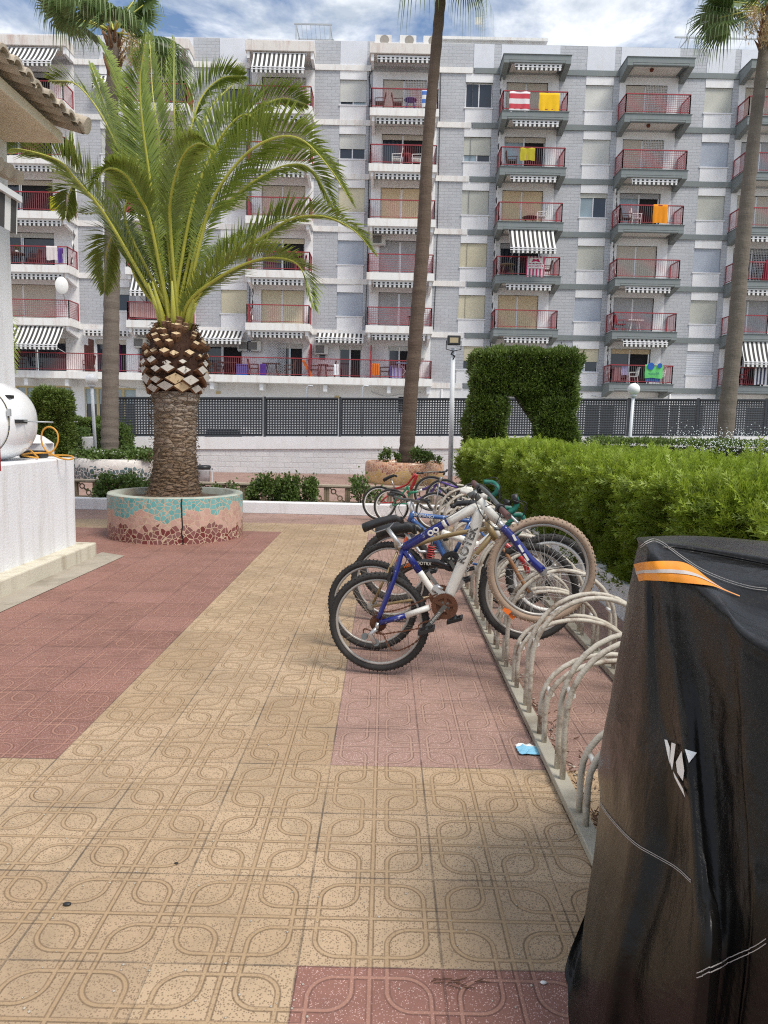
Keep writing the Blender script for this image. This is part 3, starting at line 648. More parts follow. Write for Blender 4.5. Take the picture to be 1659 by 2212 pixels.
def sprays(P,N,length,mat,name,parent,pairs=5,width=.35,up=.3,spread=.35,attrscale=None):
    """feathery cypress sprigs: a stem with small side needles"""
    n=len(P); d=N+rng.normal(0,spread,(n,3)); d[:,2]+=up; d/=np.linalg.norm(d,axis=1)[:,None]
    L=length*(.5+rng.random(n)); s=np.cross(d,rng.normal(0,1,(n,3))); s/=np.linalg.norm(s,axis=1)[:,None]
    Vs=[];As=[]
    for k in range(pairs):
        f=(k+.5)/pairs; base=P+d*(L*f)[:,None]
        for sg in (-1,1):
            ln=(L*.45*(1-f*.6))[:,None]; dd=d*.75+s*sg*.7; perp=np.cross(dd,s)+s*.2; perp/=np.linalg.norm(perp,axis=1)[:,None]
            w=(L*.07*width/.35)[:,None]; c=dd*.72-s*sg*.69
            v=np.empty((n,3,3)); v[:,0]=base-c*w; v[:,1]=base+c*w; v[:,2]=base+dd*ln; Vs.append(v); a=np.empty((n,3)); a[:,0]=a[:,1]=f*.6; a[:,2]=f*.6+.35; As.append(a)
    v=np.empty((n,3,3)); w=(L*.05)[:,None]; v[:,0]=P-s*w; v[:,1]=P+s*w; v[:,2]=P+d*L[:,None]*1.15; Vs.append(v); a=np.zeros((n,3)); a[:,2]=1; As.append(a)
    V=np.stack(Vs,1).reshape(-1,3); A=np.stack(As,1).reshape(-1)
    if attrscale is not None: A=A*np.repeat(attrscale,(2*pairs+1)*3)
    return arr_mesh(name,V,np.arange(len(V)).reshape(-1,3),mat,parent,attr=np.clip(A,0,1))
def box_points(n,x0,x1,y0,y1,z0,z1,faces='lrfbt',bulge=.06,freq=2.2,jit=.03,near=None):
    """points and normals on a lumpy clipped box"""
    areas={'l':(y1-y0)*(z1-z0),'r':(y1-y0)*(z1-z0),'f':(x1-x0)*(z1-z0),'b':(x1-x0)*(z1-z0),'t':(x1-x0)*(y1-y0)}
    tot=sum(areas[f] for f in faces); Ps=[];Ns=[]
    for f in faces:
        m=int(n*areas[f]/tot); a=rng.random(m); b=rng.random(m); P=np.empty((m,3)); N=np.zeros((m,3))
        X=x0+(x1-x0)*a; 
        if f in 'lr': P[:,0]=x0 if f=='l' else x1; P[:,1]=y0+(y1-y0)*a; P[:,2]=z0+(z1-z0)*b; N[:,0]=-1 if f=='l' else 1
        elif f in 'fb': P[:,1]=y0 if f=='f' else y1; P[:,0]=X; P[:,2]=z0+(z1-z0)*b; N[:,1]=-1 if f=='f' else 1
        else: P[:,2]=z1; P[:,0]=X; P[:,1]=y0+(y1-y0)*b; N[:,2]=1
        h=lump(P,freq); P+=N*(bulge*h)[:,None]+rng.normal(0,jit,(m,3)); Ps.append(P); Ns.append(N)
    return np.concatenate(Ps),np.concatenate(Ns)
_ph=rng.random((6,3))*6
def lump(P,freq):
    v=0
    for k in range(6):
        f=freq*(1+k*.7); dvec=_ph[k]/3-1
        v=v+np.sin(P@(dvec*f*1.6)+_ph[k,0]*7)/(1+k*.4)
    return v/2.2
# ------------------------------------------------------------------ near hedge
HG=tag(thing('hedge','x','x',(2.6,8,0)),'bright green feathery cypress hedge running along the bicycle rack on a low white kerb','hedge')
bend=lambda Y:-.47*np.clip((Y-7.)/9.,0,1)
core=MB()
for k in range(12):
    ya,yb=2.2+k*1.12,2.2+(k+1)*1.12; xa,xb=2.26+bend(ya),2.26+bend(yb); i=core.add([(xa,ya,.1),(xb,yb,.1),(xb,yb,1.0),(xa,ya,1.0),(3.2,ya,.1),(3.2,yb,.1),(3.2,yb,1.0),(3.2,ya,1.0)])
    for f in ((0,1,2,3),(3,2,6,7),(4,7,6,5)) if k<11 else ((0,1,2,3),(3,2,6,7),(4,7,6,5),(1,5,6,2)): core.face(*[i+q for q in f])
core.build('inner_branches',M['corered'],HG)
def hedge_pts(n,y0,y1,faces='lt'):
    P,N=box_points(n,2.12,3.35,y0,y1,.18,1.12,faces,.10,4.2,.03); P[:,0]+=bend(P[:,1])*np.clip((3.4-P[:,0])/1.3,0,1); return P,N
for (y0,y1,n,L) in ((2.2,5.2,26000,.105),(5.2,8.6,24000,.115),(8.6,15.6,24000,.13)):
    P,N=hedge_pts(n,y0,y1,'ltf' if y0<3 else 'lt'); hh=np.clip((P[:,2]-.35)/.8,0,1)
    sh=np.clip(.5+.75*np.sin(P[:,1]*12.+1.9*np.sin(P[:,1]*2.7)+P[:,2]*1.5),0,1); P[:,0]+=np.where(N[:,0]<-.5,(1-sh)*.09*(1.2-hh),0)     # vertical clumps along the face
    k=(hh**2.)*(.22+.78*sh)+.03; k=np.where(N[:,2]>.5,1.0,k)  # shade painted into leaf colour: darker low and between clumps, full brightness on top
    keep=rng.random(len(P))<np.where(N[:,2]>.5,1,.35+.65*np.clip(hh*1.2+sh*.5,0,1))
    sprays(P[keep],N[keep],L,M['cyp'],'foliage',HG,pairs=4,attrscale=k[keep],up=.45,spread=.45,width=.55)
P,N=hedge_pts(500,3,14,'t'); N[:]=(0,0,1); sprays(P,N,.17,M['cyp'],'long_shoot',HG,pairs=8,up=1.,spread=.3)
# dark knobbly cones in the hedge
P,N=hedge_pts(130,3,9,'l'); mb=MB()
for p in P: mb.sphere(p+np.array((-.04,0,0)),.011,6,4)
M['cone']=pm('cypress_cone',(.10,.16,.07),.6); mb.build('cones',M['cone'],HG)
kw=MB(); Ys=[1,7,8.5,10,12,14,16]
for ya,yb in zip(Ys,Ys[1:]):
    xa,xb=2.0+float(bend(ya)),2.0+float(bend(yb)); i=kw.add([(xa,ya,-.01),(xb,yb,-.01),(xb,yb,.30),(xa,ya,.30),(xa+.22,ya,.30),(xb+.22,yb,.30)]); kw.face(i,i+1,i+2,i+3); kw.face(i+3,i+2,i+5,i+4)
kw=kw.build('kerb_wall',M['lowwhite'],weld=True); tag(kw,'low white kerb wall under the bright hedge','low wall')
# far low hedge
H2=tag(thing('hedge','x','x',(9,14.5,0)),'dark clipped low hedge behind the bright one at the right edge','hedge')
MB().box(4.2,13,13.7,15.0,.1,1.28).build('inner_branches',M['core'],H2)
P,N=box_points(26000,4.1,13.1,13.6,15.1,.15,1.36,'lft',.03,2,.02); blades(P,N,.055,.012,2,.5,M['cypdark'],'foliage',H2)
# cypress arch
AR=tag(thing('topiary_arch','x','x',(3.3,18,0)),'tall clipped cypress arch with an opening through it beyond the hedge','topiary')
def leaf_box(parent,boxes,mat,L,W,dens,per=3,bulge=.11,core_mat=None,faces='lrft',attr_h=None,spread=.45):
    for (x0,x1,y0,y1,z0,z1) in boxes:
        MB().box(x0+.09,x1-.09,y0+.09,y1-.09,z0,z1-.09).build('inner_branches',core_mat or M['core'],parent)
        area=2*(y1-y0)*(z1-z0)+(x1-x0)*(z1-z0)*1+(x1-x0)*(y1-y0)
        P,N=box_points(int(area*dens),x0,x1,y0,y1,z0,z1,faces,bulge,3.0,.03); blades(P,N,L,W,per,spread,mat,'foliage',parent,up=.5)
ar=[(2.08,2.80,17.7,18.5,.1,2.3),(3.74,4.56,17.7,18.5,.1,2.3),(2.14,4.54,17.7,18.5,2.36,3.36)]
leaf_box(AR,ar,M['cypdark'],.085,.014,1500)
mb=MB(); i=mb.add([(3.1,17.8,2.45),(3.8,17.8,2.45),(3.8,17.8,1.5),(3.1,18.4,2.45),(3.8,18.4,2.45),(3.8,18.4,1.5)]); 
for f in ((0,2,1),(3,4,5),(0,3,5,2)): mb.face(*[i+k for k in f])
mb.build('inner_branches',M['corered'],AR)
n=1500; a=rng.random(n); P=np.stack([3.1+.66*a+rng.normal(0,.03,n),17.75+.5*rng.random(n)*.2,2.45-.95*a+rng.normal(0,.05,n)+rng.random(n)*(1.2*a)],1); blades(P,np.tile((0,-1.,0),(n,1)),.08,.014,3,.5,M['cypdark'],'foliage',AR)
mb=MB(); mb.tube([(4.0,18.0,.05),(3.98,18.0,1.4),(3.9,18.0,2.2)],[.06,.05,.03],6).tube([(2.45,18.0,.05),(2.45,18.0,1.8)],[.05,.03],6); mb.build('trunk',M['palmbark'],AR)
# left topiary and hedges
LT=tag(thing('topiary_block','x','x',(-9,20,0)),'tall clipped cypress block with a dark gap behind the white ledge','topiary')
leaf_box(LT,[(-9.36,-8.92,19.6,20.1,.05,2.1),(-8.80,-8.58,19.7,20.1,.05,2.1),(-9.36,-8.58,19.6,20.1,1.8,2.28)],M['cypdark'],.08,.013,1500)
for k,(bx,lb) in enumerate((((-8.4,-7.75,21.4,22.5,.0,1.35),'leafy hedge by the gate post behind the left lamp'),((-12.2,-9.2,21.8,22.8,.0,1.25),'low hedge left of the cypress block'),((-13,-9.4,26,27,0,1.55),'dark hedge in front of the cream ground floor windows'))):
    h=tag(thing('hedge','x','x',((bx[0]+bx[1])/2,bx[2],0)),lb,'hedge'); leaf_box(h,[bx],M['shrub'] if k<2 else M['cypdark'],.06,.018,900)
# ------------------------------------------------------------------ date palm
PX,PY=-2.90,10.05
DP=tag(thing('date_palm','x','x',(PX,PY,0)),'stout date palm with pineapple-like boss and long arching fronds in the mosaic planter','palm tree')
n=56; rows=90; V=[];Fc=[]
for k in range(rows+1):
    f=k/rows; z=.50+1.45*f; r=.345-.0*f+.10*math.exp(-f*9)-.035*math.sin(f*PI*.9)+(.02 if f>.9 else 0)
    for j in range(n):
        a=2*PI*j/n; rowi=int(f*26); ph=(rowi%2)*.5
        cell=abs(((j/n*15+ph)%1)-.5)*2; zf=(f*26)%1
        rr=r-.04+.020*(1-cell)*(zf)**.7+rng.normal(0,.006)
        V.append((PX+rr*math.cos(a)+.03*f,PY+rr*math.sin(a),z))
V=np.array(V); idx=np.array([[k*n+j,k*n+(j+1)%n,(k+1)*n+(j+1)%n,(k+1)*n+j] for k in range(rows) for j in range(n)])
arr_mesh('trunk',V,idx,M['datebark'],DP)
# fibres standing off the trunk
m=2200; a=rng.random(m)*2*PI; z=.5+1.45*rng.random(m); P=np.stack([PX+.315*np.cos(a),PY+.315*np.sin(a),z],1); N=np.stack([np.cos(a)*.5,np.sin(a)*.5,-.15+0*a],1); N[:,0]+=-np.sin(a)*rng.normal(0,1.2,m); N[:,1]+=np.cos(a)*rng.normal(0,1.2,m)
M['fibre']=pm('palm_fibre',(.13,.085,.05),.95,.5,20); M['fibredark']=pm('palm_fibre_dark',(.05,.022,.012),.95,.5,20)
P[:,0]+=np.where(z<.75,(.75-z)*.35*np.cos(a),0); P[:,1]+=np.where(z<.75,(.75-z)*.35*np.sin(a),0)
blades(P,N,.035,.006,1,.25,M['fibre'],'fibres',DP,up=0)
MB().lathe([(.001,1.9),(.29,1.95),(.34,2.05),(.38,2.3),(.34,2.55),(.24,2.75),(.13,2.83),(.001,2.86)],(PX+.03,PY,0),28).build('boss_core',M['fibredark'],DP)
M['stub']=pm('cut_frond_base',(.20,.10,.05),.8,.5,14,.3,60); M['cutpale']=pm('pale_cut_face',(.66,.50,.30),.75,.22,10); M['cutgrey']=pm('weathered_cut_face',(.58,.54,.48),.8,.2,10)
mb=MB(); rowsz=[(2.01,.39,11,.128),(2.12,.435,12,.122),(2.23,.455,13,.108),(2.33,.445,14,.086),(2.43,.435,15,.076),(2.52,.415,15,.072),(2.61,.385,14,.070),(2.70,.345,13,.067),(2.78,.30,12,.063),(2.86,.24,10,.058)]
for ri,(z,r,cnt,s) in enumerate(rowsz):
    z=2.03+(z-2.01)*.86; r*=.93
    for j in range(cnt):
        if random.random()<.05: continue
        a=2*PI*(j+.5*(ri%2)+random.uniform(-.22,.22))/cnt+0*z; el=R(-18+ri*11+random.uniform(-6,6)); o=Vector((math.cos(a),math.sin(a),0)); tdir=Vector((-math.sin(a),math.cos(a),0))
        d=(o*math.cos(el)+Vector((0,0,1))*math.sin(el)).normalized(); upv=tdir.cross(d)*-1 
        if upv.z<0: upv=-upv
        c=Vector((PX+.03,PY,z+random.uniform(-.025,.025)))+o*(r-.10+random.uniform(-.03,.015)); L=.12+.03*random.random()+(.05 if ri>4 else 0); s2=s*random.uniform(.65,1.15)
        def ringpts(cc,k): return [cc+tdir*s2*k,cc+upv*s2*.52*k,cc-tdir*s2*k,cc-upv*s2*.62*k]
        b0=mb.add(ringpts(c,.75)+ringpts(c+d*L*.8,1.)+ringpts(c+d*L+upv*s2*.15,.93))
        mb.mi=0
        for q in range(4): mb.face(b0+q,b0+(q+1)%4,b0+4+(q+1)%4,b0+4+q); mb.face(b0+4+q,b0+4+(q+1)%4,b0+8+(q+1)%4,b0+8+q)
        mb.mi=(2 if random.random()<.6 else 1) if ri<4 else 1
        mb.face(b0+8,b0+9,b0+10,b0+11)
mb.build('cut_frond_stubs',[M['stub'],M['cutpale'],M['cutgrey']],DP)
m=1300; a=rng.random(m)*2*PI; z=2.0+.85*rng.random(m); rr=np.interp(z,[2.,2.25,2.5,2.8],[.35,.41,.39,.26]); P=np.stack([PX+.03+rr*np.cos(a),PY+rr*np.sin(a),z],1); N=np.stack([np.cos(a),np.sin(a),.2+0*a],1)
blades(P,N,.07,.005,1,.7,M['fibredark'],'fibres',DP,up=0)
def bez(pts,n):
    """Catmull-Rom through the given points"""
    P=[Vector(p) for p in pts]; P=[P[0]*2-P[1]]+P+[P[-1]*2-P[-2]]; out=[]
    seg=len(P)-3
    for k in range(n+1):
        t=k/n*seg; i=min(int(t),seg-1); f=t-i; a,b,c,d=P[i:i+4]
        out.append(.5*((2*b)+(c-a)*f+(2*a-5*b+4*c-d)*f*f+(3*b-a-3*c+d)*f**3))
    return out
def frond(parent,pts,Lmax=.52,cnt=160,roll=0.,wid=.015,name='frond',vang=.45,mat=None):
    path=bez(pts,40); V=[];A=[]; tot=len(path)-1
    mb=MB(); mb.tube(path,[.023*(1-k/tot)**.8+.003 for k in range(tot+1)],6); rib=mb.build(name,M['rib'],parent)
    for k in range(cnt):
        f=.10+.9*(k+.5)/cnt; t=f*tot; i=min(int(t),tot-1); p=path[i].lerp(path[i+1],t-i); d=(path[min(i+2,tot)]-path[max(i-1,0)]).normalized()
        side=d.cross(Vector((0,0,1)))
        if side.length<.15: side=d.cross(Vector((0,1,0)))
        side.normalize(); side.rotate(Matrix.Rotation(roll,3,d)); up=side.cross(d).normalized()
        prof=(math.sin(min(1,f*2.2)*PI/2))*(1-.55*max(0,f-.45)/.55)**1.0*(.35+.65*min(1,(1-f)*7))
        if f<.22: prof*=.35+f*3
        for sg in (-1,1):
            L=Lmax*prof*random.uniform(.85,1.12); fw=.62+.7*f+random.uniform(-.1,.1)
            dd=(side*sg*math.cos(vang)+up*math.sin(vang)*random.uniform(.5,1.2)+d*fw).normalized()
            w=dd.cross(up).normalized()*wid*random.uniform(.8,1.15)
            m_=p+dd*L*.45; tip=p+dd*L+Vector((0,0,-.13*L*random.uniform(.4,1.6)))
            V+= [p-w*.5,m_-w,tip,m_+w,p+w*.5][0:0]+[p-w*.35,m_-w*.8,tip,m_+w*.8]; A+=[.0,.35,1.,.35]
    V=np.array([tuple(v) for v in V]); arr_mesh('leaflets',V,np.arange(len(V)).reshape(-1,4),mat or M['frond'],rib,attr=np.array(A))
    return rib
base=Vector((PX+.03,PY,2.76))
def fr(pix,dy,roll=0.,L=.52,wid=.015):
    L*=1.22
    """frond along measured midrib spots (1659 px photo), leaning dy metres towards or away from the viewer at its tip"""
    n=len(pix); pts=[base+Vector((random.uniform(-.08,.08),random.uniform(-.05,.05),0))]
    for k,(x,y) in enumerate(pix): pts.append(at(x,y,PY+dy*((k+1)/n)**1.1))
    return frond(DP,pts,L,roll=roll,wid=wid)
A_=lambda x,y:(x/2.37/1.2912,y/2.37/1.2912); B__=lambda x,y:((500+x/2.37)/1.2912,y/2.37/1.2912); H_=lambda x,y:(x/3.318/1.2912,(500+y/3.318)/1.2912); G_=lambda x,y:((500+x/2.37)/1.2912,(700+y/2.37)/1.2912)
fr([H_(1250,800),H_(950,300),H_(700,0),A_(380,1060),A_(120,985),A_(20,1010)],-.9,.3)
fr([A_(840,1500),A_(860,1230),A_(720,850),A_(520,570),A_(330,530)],.5,.2)
fr([A_(1040,1600),A_(985,1150),A_(945,850),A_(925,550),A_(965,230)],-.7,.9,.46)
fr([A_(960,1400),A_(900,1000),A_(820,700),A_(740,450),A_(650,250)],.9,.4,.4)
fr([A_(1180,1500),A_(1200,1200),A_(1250,900),A_(1330,650),A_(1460,520),A_(1610,500)],.3,-.5,.46)
fr([B__(140,1600),B__(230,1300),B__(430,1030),B__(640,910),B__(820,930),B__(1000,1120),B__(1140,1340)],-1.2,-.5,.55)
fr([B__(220,1050),B__(360,860),B__(520,720),B__(680,650),B__(840,690)],.8,-.5,.5)
fr([A_(1180,1400),A_(1170,1000),A_(1150,700),A_(1150,250)],.4,1.3,.34)
fr([G_(100,330),G_(300,80),B__(560,1560),B__(740,1450),B__(950,1430),B__(1150,1520),B__(1290,1680)],-.6,-.2,.5)
fr([G_(60,340),G_(240,190),G_(450,80),G_(640,45),G_(800,110),G_(890,380)],-.9,-.2,.5)
fr([B__(150,1500),B__(330,1330),B__(520,1180),B__(720,1090),B__(880,1130),B__(1040,1410)],.5,-.4,.5)
fr([H_(1330,1000),H_(1180,700),H_(1060,520),H_(985,700),H_(965,1040)],.9,.2,.5)
fr([A_(900,1350),A_(800,1020),A_(700,720),A_(600,420)],1.2,.3,.4)
fr([H_(1280,950),H_(1150,560),H_(950,250),H_(720,60),H_(640,130),H_(610,350)],.6,.2,.45)
fr([B__(60,1300),B__(120,950),B__(220,700),B__(350,560),B__(420,470)],1.3,-.6,.46)
fr([A_(1240,1500),A_(1340,1150),B__(280,900),B__(420,760),B__(520,820),B__(560,1000)],-.3,-.8,.5)
fr([A_(1100,1500),A_(1060,1200),A_(1050,900),A_(1010,620),A_(990,230)],1.1,-.6,.44)
fr([A_(1130,1560),A_(1130,1300),A_(1200,1050),A_(1300,950),A_(1400,980)],-1.5,-.4,.34)
fr([A_(1000,1500),A_(920,1300),A_(820,1150),A_(700,1120),A_(600,1250)],-1.4,.4,.34)
for a,el,L in ((1.2,1.0,3.1),(2.0,1.05,3.4),(.75,1.0,3.4),(2.5,1.0,3.4),(1.6,1.3,3.5),(1.2,1.3,3.7),(1.7,.7,3.0)):
    o=Vector((math.cos(a),math.sin(a),0)); pts=[base]
    for k in range(1,6):
        f=k/5; pts.append(base+o*(L*f*math.cos(el)*(1+.2*f))+Vector((0,0,L*math.sin(el)*f-1.0*f*f*f)))
    frond(DP,pts,.5,roll=random.uniform(-.4,.4))
# young yellow frond bases
mb=MB()
for k in range(16):
    a=random.random()*2*PI; o=Vector((math.cos(a),math.sin(a),0)); mb.tube([base+o*.14-Vector((0,0,.12)),base+o*.22+Vector((0,0,.25)),base+o*.34+Vector((0,0,.6))],[.045,.035,.012],6)
mb.build('frond_bases',M['rib'],DP)
# ------------------------------------------------------------------ fan palms
def fan_leaf(parent,c,direc,pet,Rr,mat=None,segs=38,droop=.5,dead=False):
    d=Vector(direc).normalized(); hub=c+d*pet+Vector((0,0,-.12*pet*pet)); side=d.cross(Vector((0,0,1))).normalized()
    if side.length<.1: side=Vector((1,0,0))
    up=side.cross(d).normalized()
    mb=MB(); mb.tube([c,c.lerp(hub,.5)+Vector((0,0,.05)),hub],[.028,.02,.012],5); st=mb.build('petiole',M['rib'] if not dead else M['fibre'],parent)
    V=[];A=[]
    for k in range(segs):
        t=(k/(segs-1)-.5)*2*R(128); dd=d*math.cos(t)+side*math.sin(t); dd=(dd+up*.12*math.cos(t*2)).normalized(); L=Rr*random.uniform(.88,1.1)*(1-.12*abs(t)/2.2)
        w=dd.cross(up).normalized()*Rr*.040
        p1=hub+dd*L*.5+Vector((0,0,-.04*L)); p2=hub+dd*L*.78+Vector((0,0,-droop*.22*L)); p3=hub+dd*L*.86+Vector((0,0,-droop*(.55+random.random()*.35)*L))
        i=len(V)
        V+=[hub,p1-w,p2-w*.32,p1+w, p1+w,p2+w*.32,p2-w*.32,p1-w, p2-w*.32,p3,p3,p2+w*.32]; A+=[0,.4,.6,.4,.4,.6,.6,.4,.6,1,1,.6]
    V=np.array([tuple(v) for v in V]); arr_mesh('fan_blade',V,np.arange(len(V)).reshape(-1,4),mat or M['fan'],st,attr=np.array(A))
def fan_palm(label,pts,rad,crown,leaves,bark,seed=1,Rr=1.0,pet=1.0,skirt=True):
    random.seed(seed); t=tag(thing('fan_palm','x','x',pts[0]),label,'palm tree')
    path=bez(pts,120); L=len(path)
    rr=[]
    for k,p in enumerate(path):
        f=k/(L-1); i=f*(len(rad)-1); a=int(min(i,len(rad)-2)); r=rad[a]+(rad[a+1]-rad[a])*(i-a); rr.append(r*(1+.035*math.sin(k*1.9)+random.uniform(-.025,.025)))
    MB().tube(path,rr,20).build('trunk',bark,t)
    c=path[-1]
    mb=MB()
    for k in range(26):
        a=random.random()*2*PI; o=Vector((math.cos(a),math.sin(a),0)); z=-random.random()*1.2; q=c+Vector((0,0,z)); mb.tube([q+o*rad[-1]*.8,q+o*(rad[-1]*1.5)+Vector((0,0,.25)),q+o*(rad[-1]*2.2)+Vector((0,0,.42))],[.05,.035,.01],5)
    mb.build('old_leaf_stubs',M['stub'],t)
    for a,el,s in leaves:
        fan_leaf(t,c+Vector((0,0,.05)),(math.cos(a)*math.cos(el),math.sin(a)*math.cos(el),math.sin(el)),pet*s,Rr*s*1.0,droop=.55+.5*(el<.2))
    return t
def crown_set(n,elmin,elmax,seed):
    random.seed(seed); return [(k*2.399+random.uniform(-.2,.2),elmin+(elmax-elmin)*((k*.618)%1),random.uniform(.85,1.1)) for k in range(n)]
YQ=19.8
p_=[at(237,1000,YQ),at(238,850,YQ),at(241,650,YQ),at(243,400,YQ),at(242,250,YQ),at(245,75,YQ)]
p2t=fan_palm('slender fan palm behind the date palm, rising from the white and teal mosaic planter',p_,[.24,.215,.20,.19,.15,.14],None,crown_set(13,-.3,1.2,3),M['palmbark2'],3,1.2,1.35)
# flower strings
M['blossom']=pm('palm_blossom',(.55,.40,.22),.8,.3,20)
def blossom(t,c,offs):
    for o in offs:
        mb=MB(); c2=c+Vector(o); mb.tube([c,c.lerp(c2,.6)+Vector((0,0,.25)),c2],[.02,.014,.006],5); b=mb.build('blossom_stalk',M['blossom'],t)
        n=260; P=np.array(c2)+rng.normal(0,1,(n,3))*np.array((.13,.13,.22)); blades(P,np.tile((0,0,-1.),(n,1)),.10,.012,2,.5,M['blossom'],'blossom',b,up=0)
blossom(p2t,p_[-1],[(.55,-.2,-.35),(.75,0,-.75)])
p_=[at(877,1002,20.5),at(885,880,20.5),at(900,700,20.5),at(915,500,20.5),at(925,300,20.5),at(950,20,20.5),at(957,-60,20.5),at(962,-190,20.5)]
p3t=fan_palm('very tall fan palm with its crown above the picture, growing in the orange mosaic planter',p_,[.225,.195,.19,.185,.15,.135,.13,.13],None,crown_set(16,.25,1.3,5)+[(4.0,-1.1,1.3),(5.9,-1.05,1.35),(.2,-1.1,1.2)],M['palmbark'],5,1.0,1.0)
p_=[at(1566,948,22),at(1566,960,22)+Vector((0,0,-.9)),]; 
p_=[Vector((10.15,22,-.1)),at(1570,900,22),at(1590,700,22),at(1607,500,22),at(1628,300,22),at(1655,75,22),at(1661,25,22)]
p4t=fan_palm('leaning fan palm at the right edge with drooping leaf fans over the roofline',p_,[.26,.24,.22,.205,.17,.15,.15],None,crown_set(12,-.35,1.2,9)+[(2.9,.1,1.05),(3.3,-.25,1.05),(2.6,.35,1.)],M['palmbark2'],9,1.05,1.25)
blossom(p4t,p_[-1],[(-.55,-.2,-.25),(-.2,-.5,-.7)])
# palm frond of a neighbour behind the kiosk at the left edge
NP=tag(thing('date_palm','x','x',(-7.6,12.5,0)),'drooping palm fronds showing past the white kiosk corner at the left edge','palm tree')
MB().tube([(-7.9,13.5,0),(-7.9,13.5,2.6)],[.3,.28],16).build('trunk',M['datebark'],NP)
for tp in ((-6.55,13.,2.35),(-6.8,12.2,2.9),(-8.6,13,2.6),(-7.9,14.6,3.),(-8.4,12.2,2.9)):
    b=Vector((-7.9,13.5,2.6)); tpv=Vector(tp); m1=b.lerp(tpv,.45)+Vector((0,0,1.15)); m2=b.lerp(tpv,.85)+Vector((0,0,.9)); frond(NP,[b,m1,m2,tpv],.42,60)

# cables and drain pipes on the facade
def cable_(B,pts,r,m,name): MB().tube(bez(pts,max(8,len(pts)*6)) if len(pts)>2 else pts,r,5).build(name,m,B)
for x in (-1.32,-8.0,2.62): cable_(BL,[(x,FY-.03,LV[1]+.45),(x+.05,FY-.03,12.),(x-.02,FY-.03,LV[6]+.2)],.018,M['black'],'facade_cable')
cable_(BL,[(-1.36,FY-.05,19.2),(-1.2,FY-.09,19.9),(-1.38,FY-.06,20.7),(-1.2,FY-.05,21.1)],.02,M['black'],'facade_cable')
for a,b,z,B in ((-.9,2.0,3.35,BL),(-16.,-11.,3.45,BL),(5.0,9.5,3.35,BR),(11.9,16.5,3.42,BR),(17.,21.,3.3,BR)):
    cable_(B,[(a,FY-.04,z+.2),(a+(b-a)*.3,FY-.06,z-.04),(a+(b-a)*.6,FY-.06,z+.08),(b,FY-.04,z+.22)],.014,M['metal'],'sagging_cable')
for x,B in ((3.2,BL),(9.75,BR),(16.45,BR)): cable_(B,[(x,FY-.06,.2),(x,FY-.06,3.8)],.04,M['frame'],'drain_pipe')
for x,z,B in ((-9.8,3.3,BL),(-2.9,3.2,BL),(8.6,3.3,BR)): MB().box(x-.13,x+.13,FY-.03,FY-.004,z-.08,z+.08).build('vent',M['creamframe'],B)
# ------------------------------------------------------------------ mosaic planters
def mosaic(name,scale,pick,grout):
    """broken tile mosaic: pick(t,x,y,z,rnd) gives the colour from the position of each shard"""
    t=NT(name,.3); co=t.co(); e=t.voro(scale,co,'DISTANCE_TO_EDGE'); pos=t.voro(scale,co,out='Position'); rc=t.xyz(t.voro(scale,co,out='Color'))
    s=t.xyz(pos)
    x,y,z=s[0],s[1],s[2]
    c=pick(t,x,y,z,rc); g=t.math('LESS_THAN',e,.055)
    c=t.mix(t.math('MULTIPLY',rc[1],.12),c,(.9,.88,.82)); c=t.mix(t.math('MULTIPLY',rc[2],.22),c,(.03,.02,.02))
    c=t.mix(g,c,grout); c=t.mix(t.math('MULTIPLY',t.noise(3,co,7),.12),c,sc3(grout,.6))
    t.put(t.b.inputs['Roughness'],t.math('MULTIPLY_ADD',g,.5,.25)); t.bump(t.math('SUBTRACT',1.,g),.5,.006); return t.color(c)
def thr(t,v,lim): return t.math('GREATER_THAN',v,lim)
def pick1(t,x,y,z,rc):
    v=t.comb(x,y,0.); lo=t.math('MULTIPLY_ADD',t.noise(4.1,v,3),.46,-.03); hi=t.math('MULTIPLY_ADD',t.noise(2.6,t.comb(y,x,4.),2,.4),.62,.06)
    c=t.mix(thr(t,z,lo),(.16,.010,.014),(.56,.33,.27)); return t.mix(thr(t,z,hi),c,(.12,.42,.42))
def pick2(t,x,y,z,rc):
    v=t.comb(x,y,1.); hi=t.math('MULTIPLY_ADD',t.noise(1.9,v,2),.62,.03); lo=.04
    c=t.mix(thr(t,z,hi),(.03,.09,.105),(.62,.58,.54)); return c
def pick3(t,x,y,z,rc):
    v=t.comb(x,y,2.); hi=t.math('MULTIPLY_ADD',t.noise(2.6,v,3),.75,-.08); return t.mix(thr(t,z,hi),(.70,.46,.13),t.mix(rc[0],(.30,.07,.02),(.62,.30,.12)))
M['mos1']=mosaic('mosaic_teal_pink_maroon',16.,pick1,(.56,.42,.30)); M['mos2']=mosaic('mosaic_white_teal',9.5,pick2,(.66,.62,.58)); M['mos3']=mosaic('mosaic_orange',15.,pick3,(.68,.50,.38))
M['soil']=pm('planter_soil',(.11,.07,.045),.95,.5,12,.8,60); M['rim']=pm('planter_rim',(.40,.43,.37),.8,.25,6,.3,80,dirt=(.25,.2,.14))
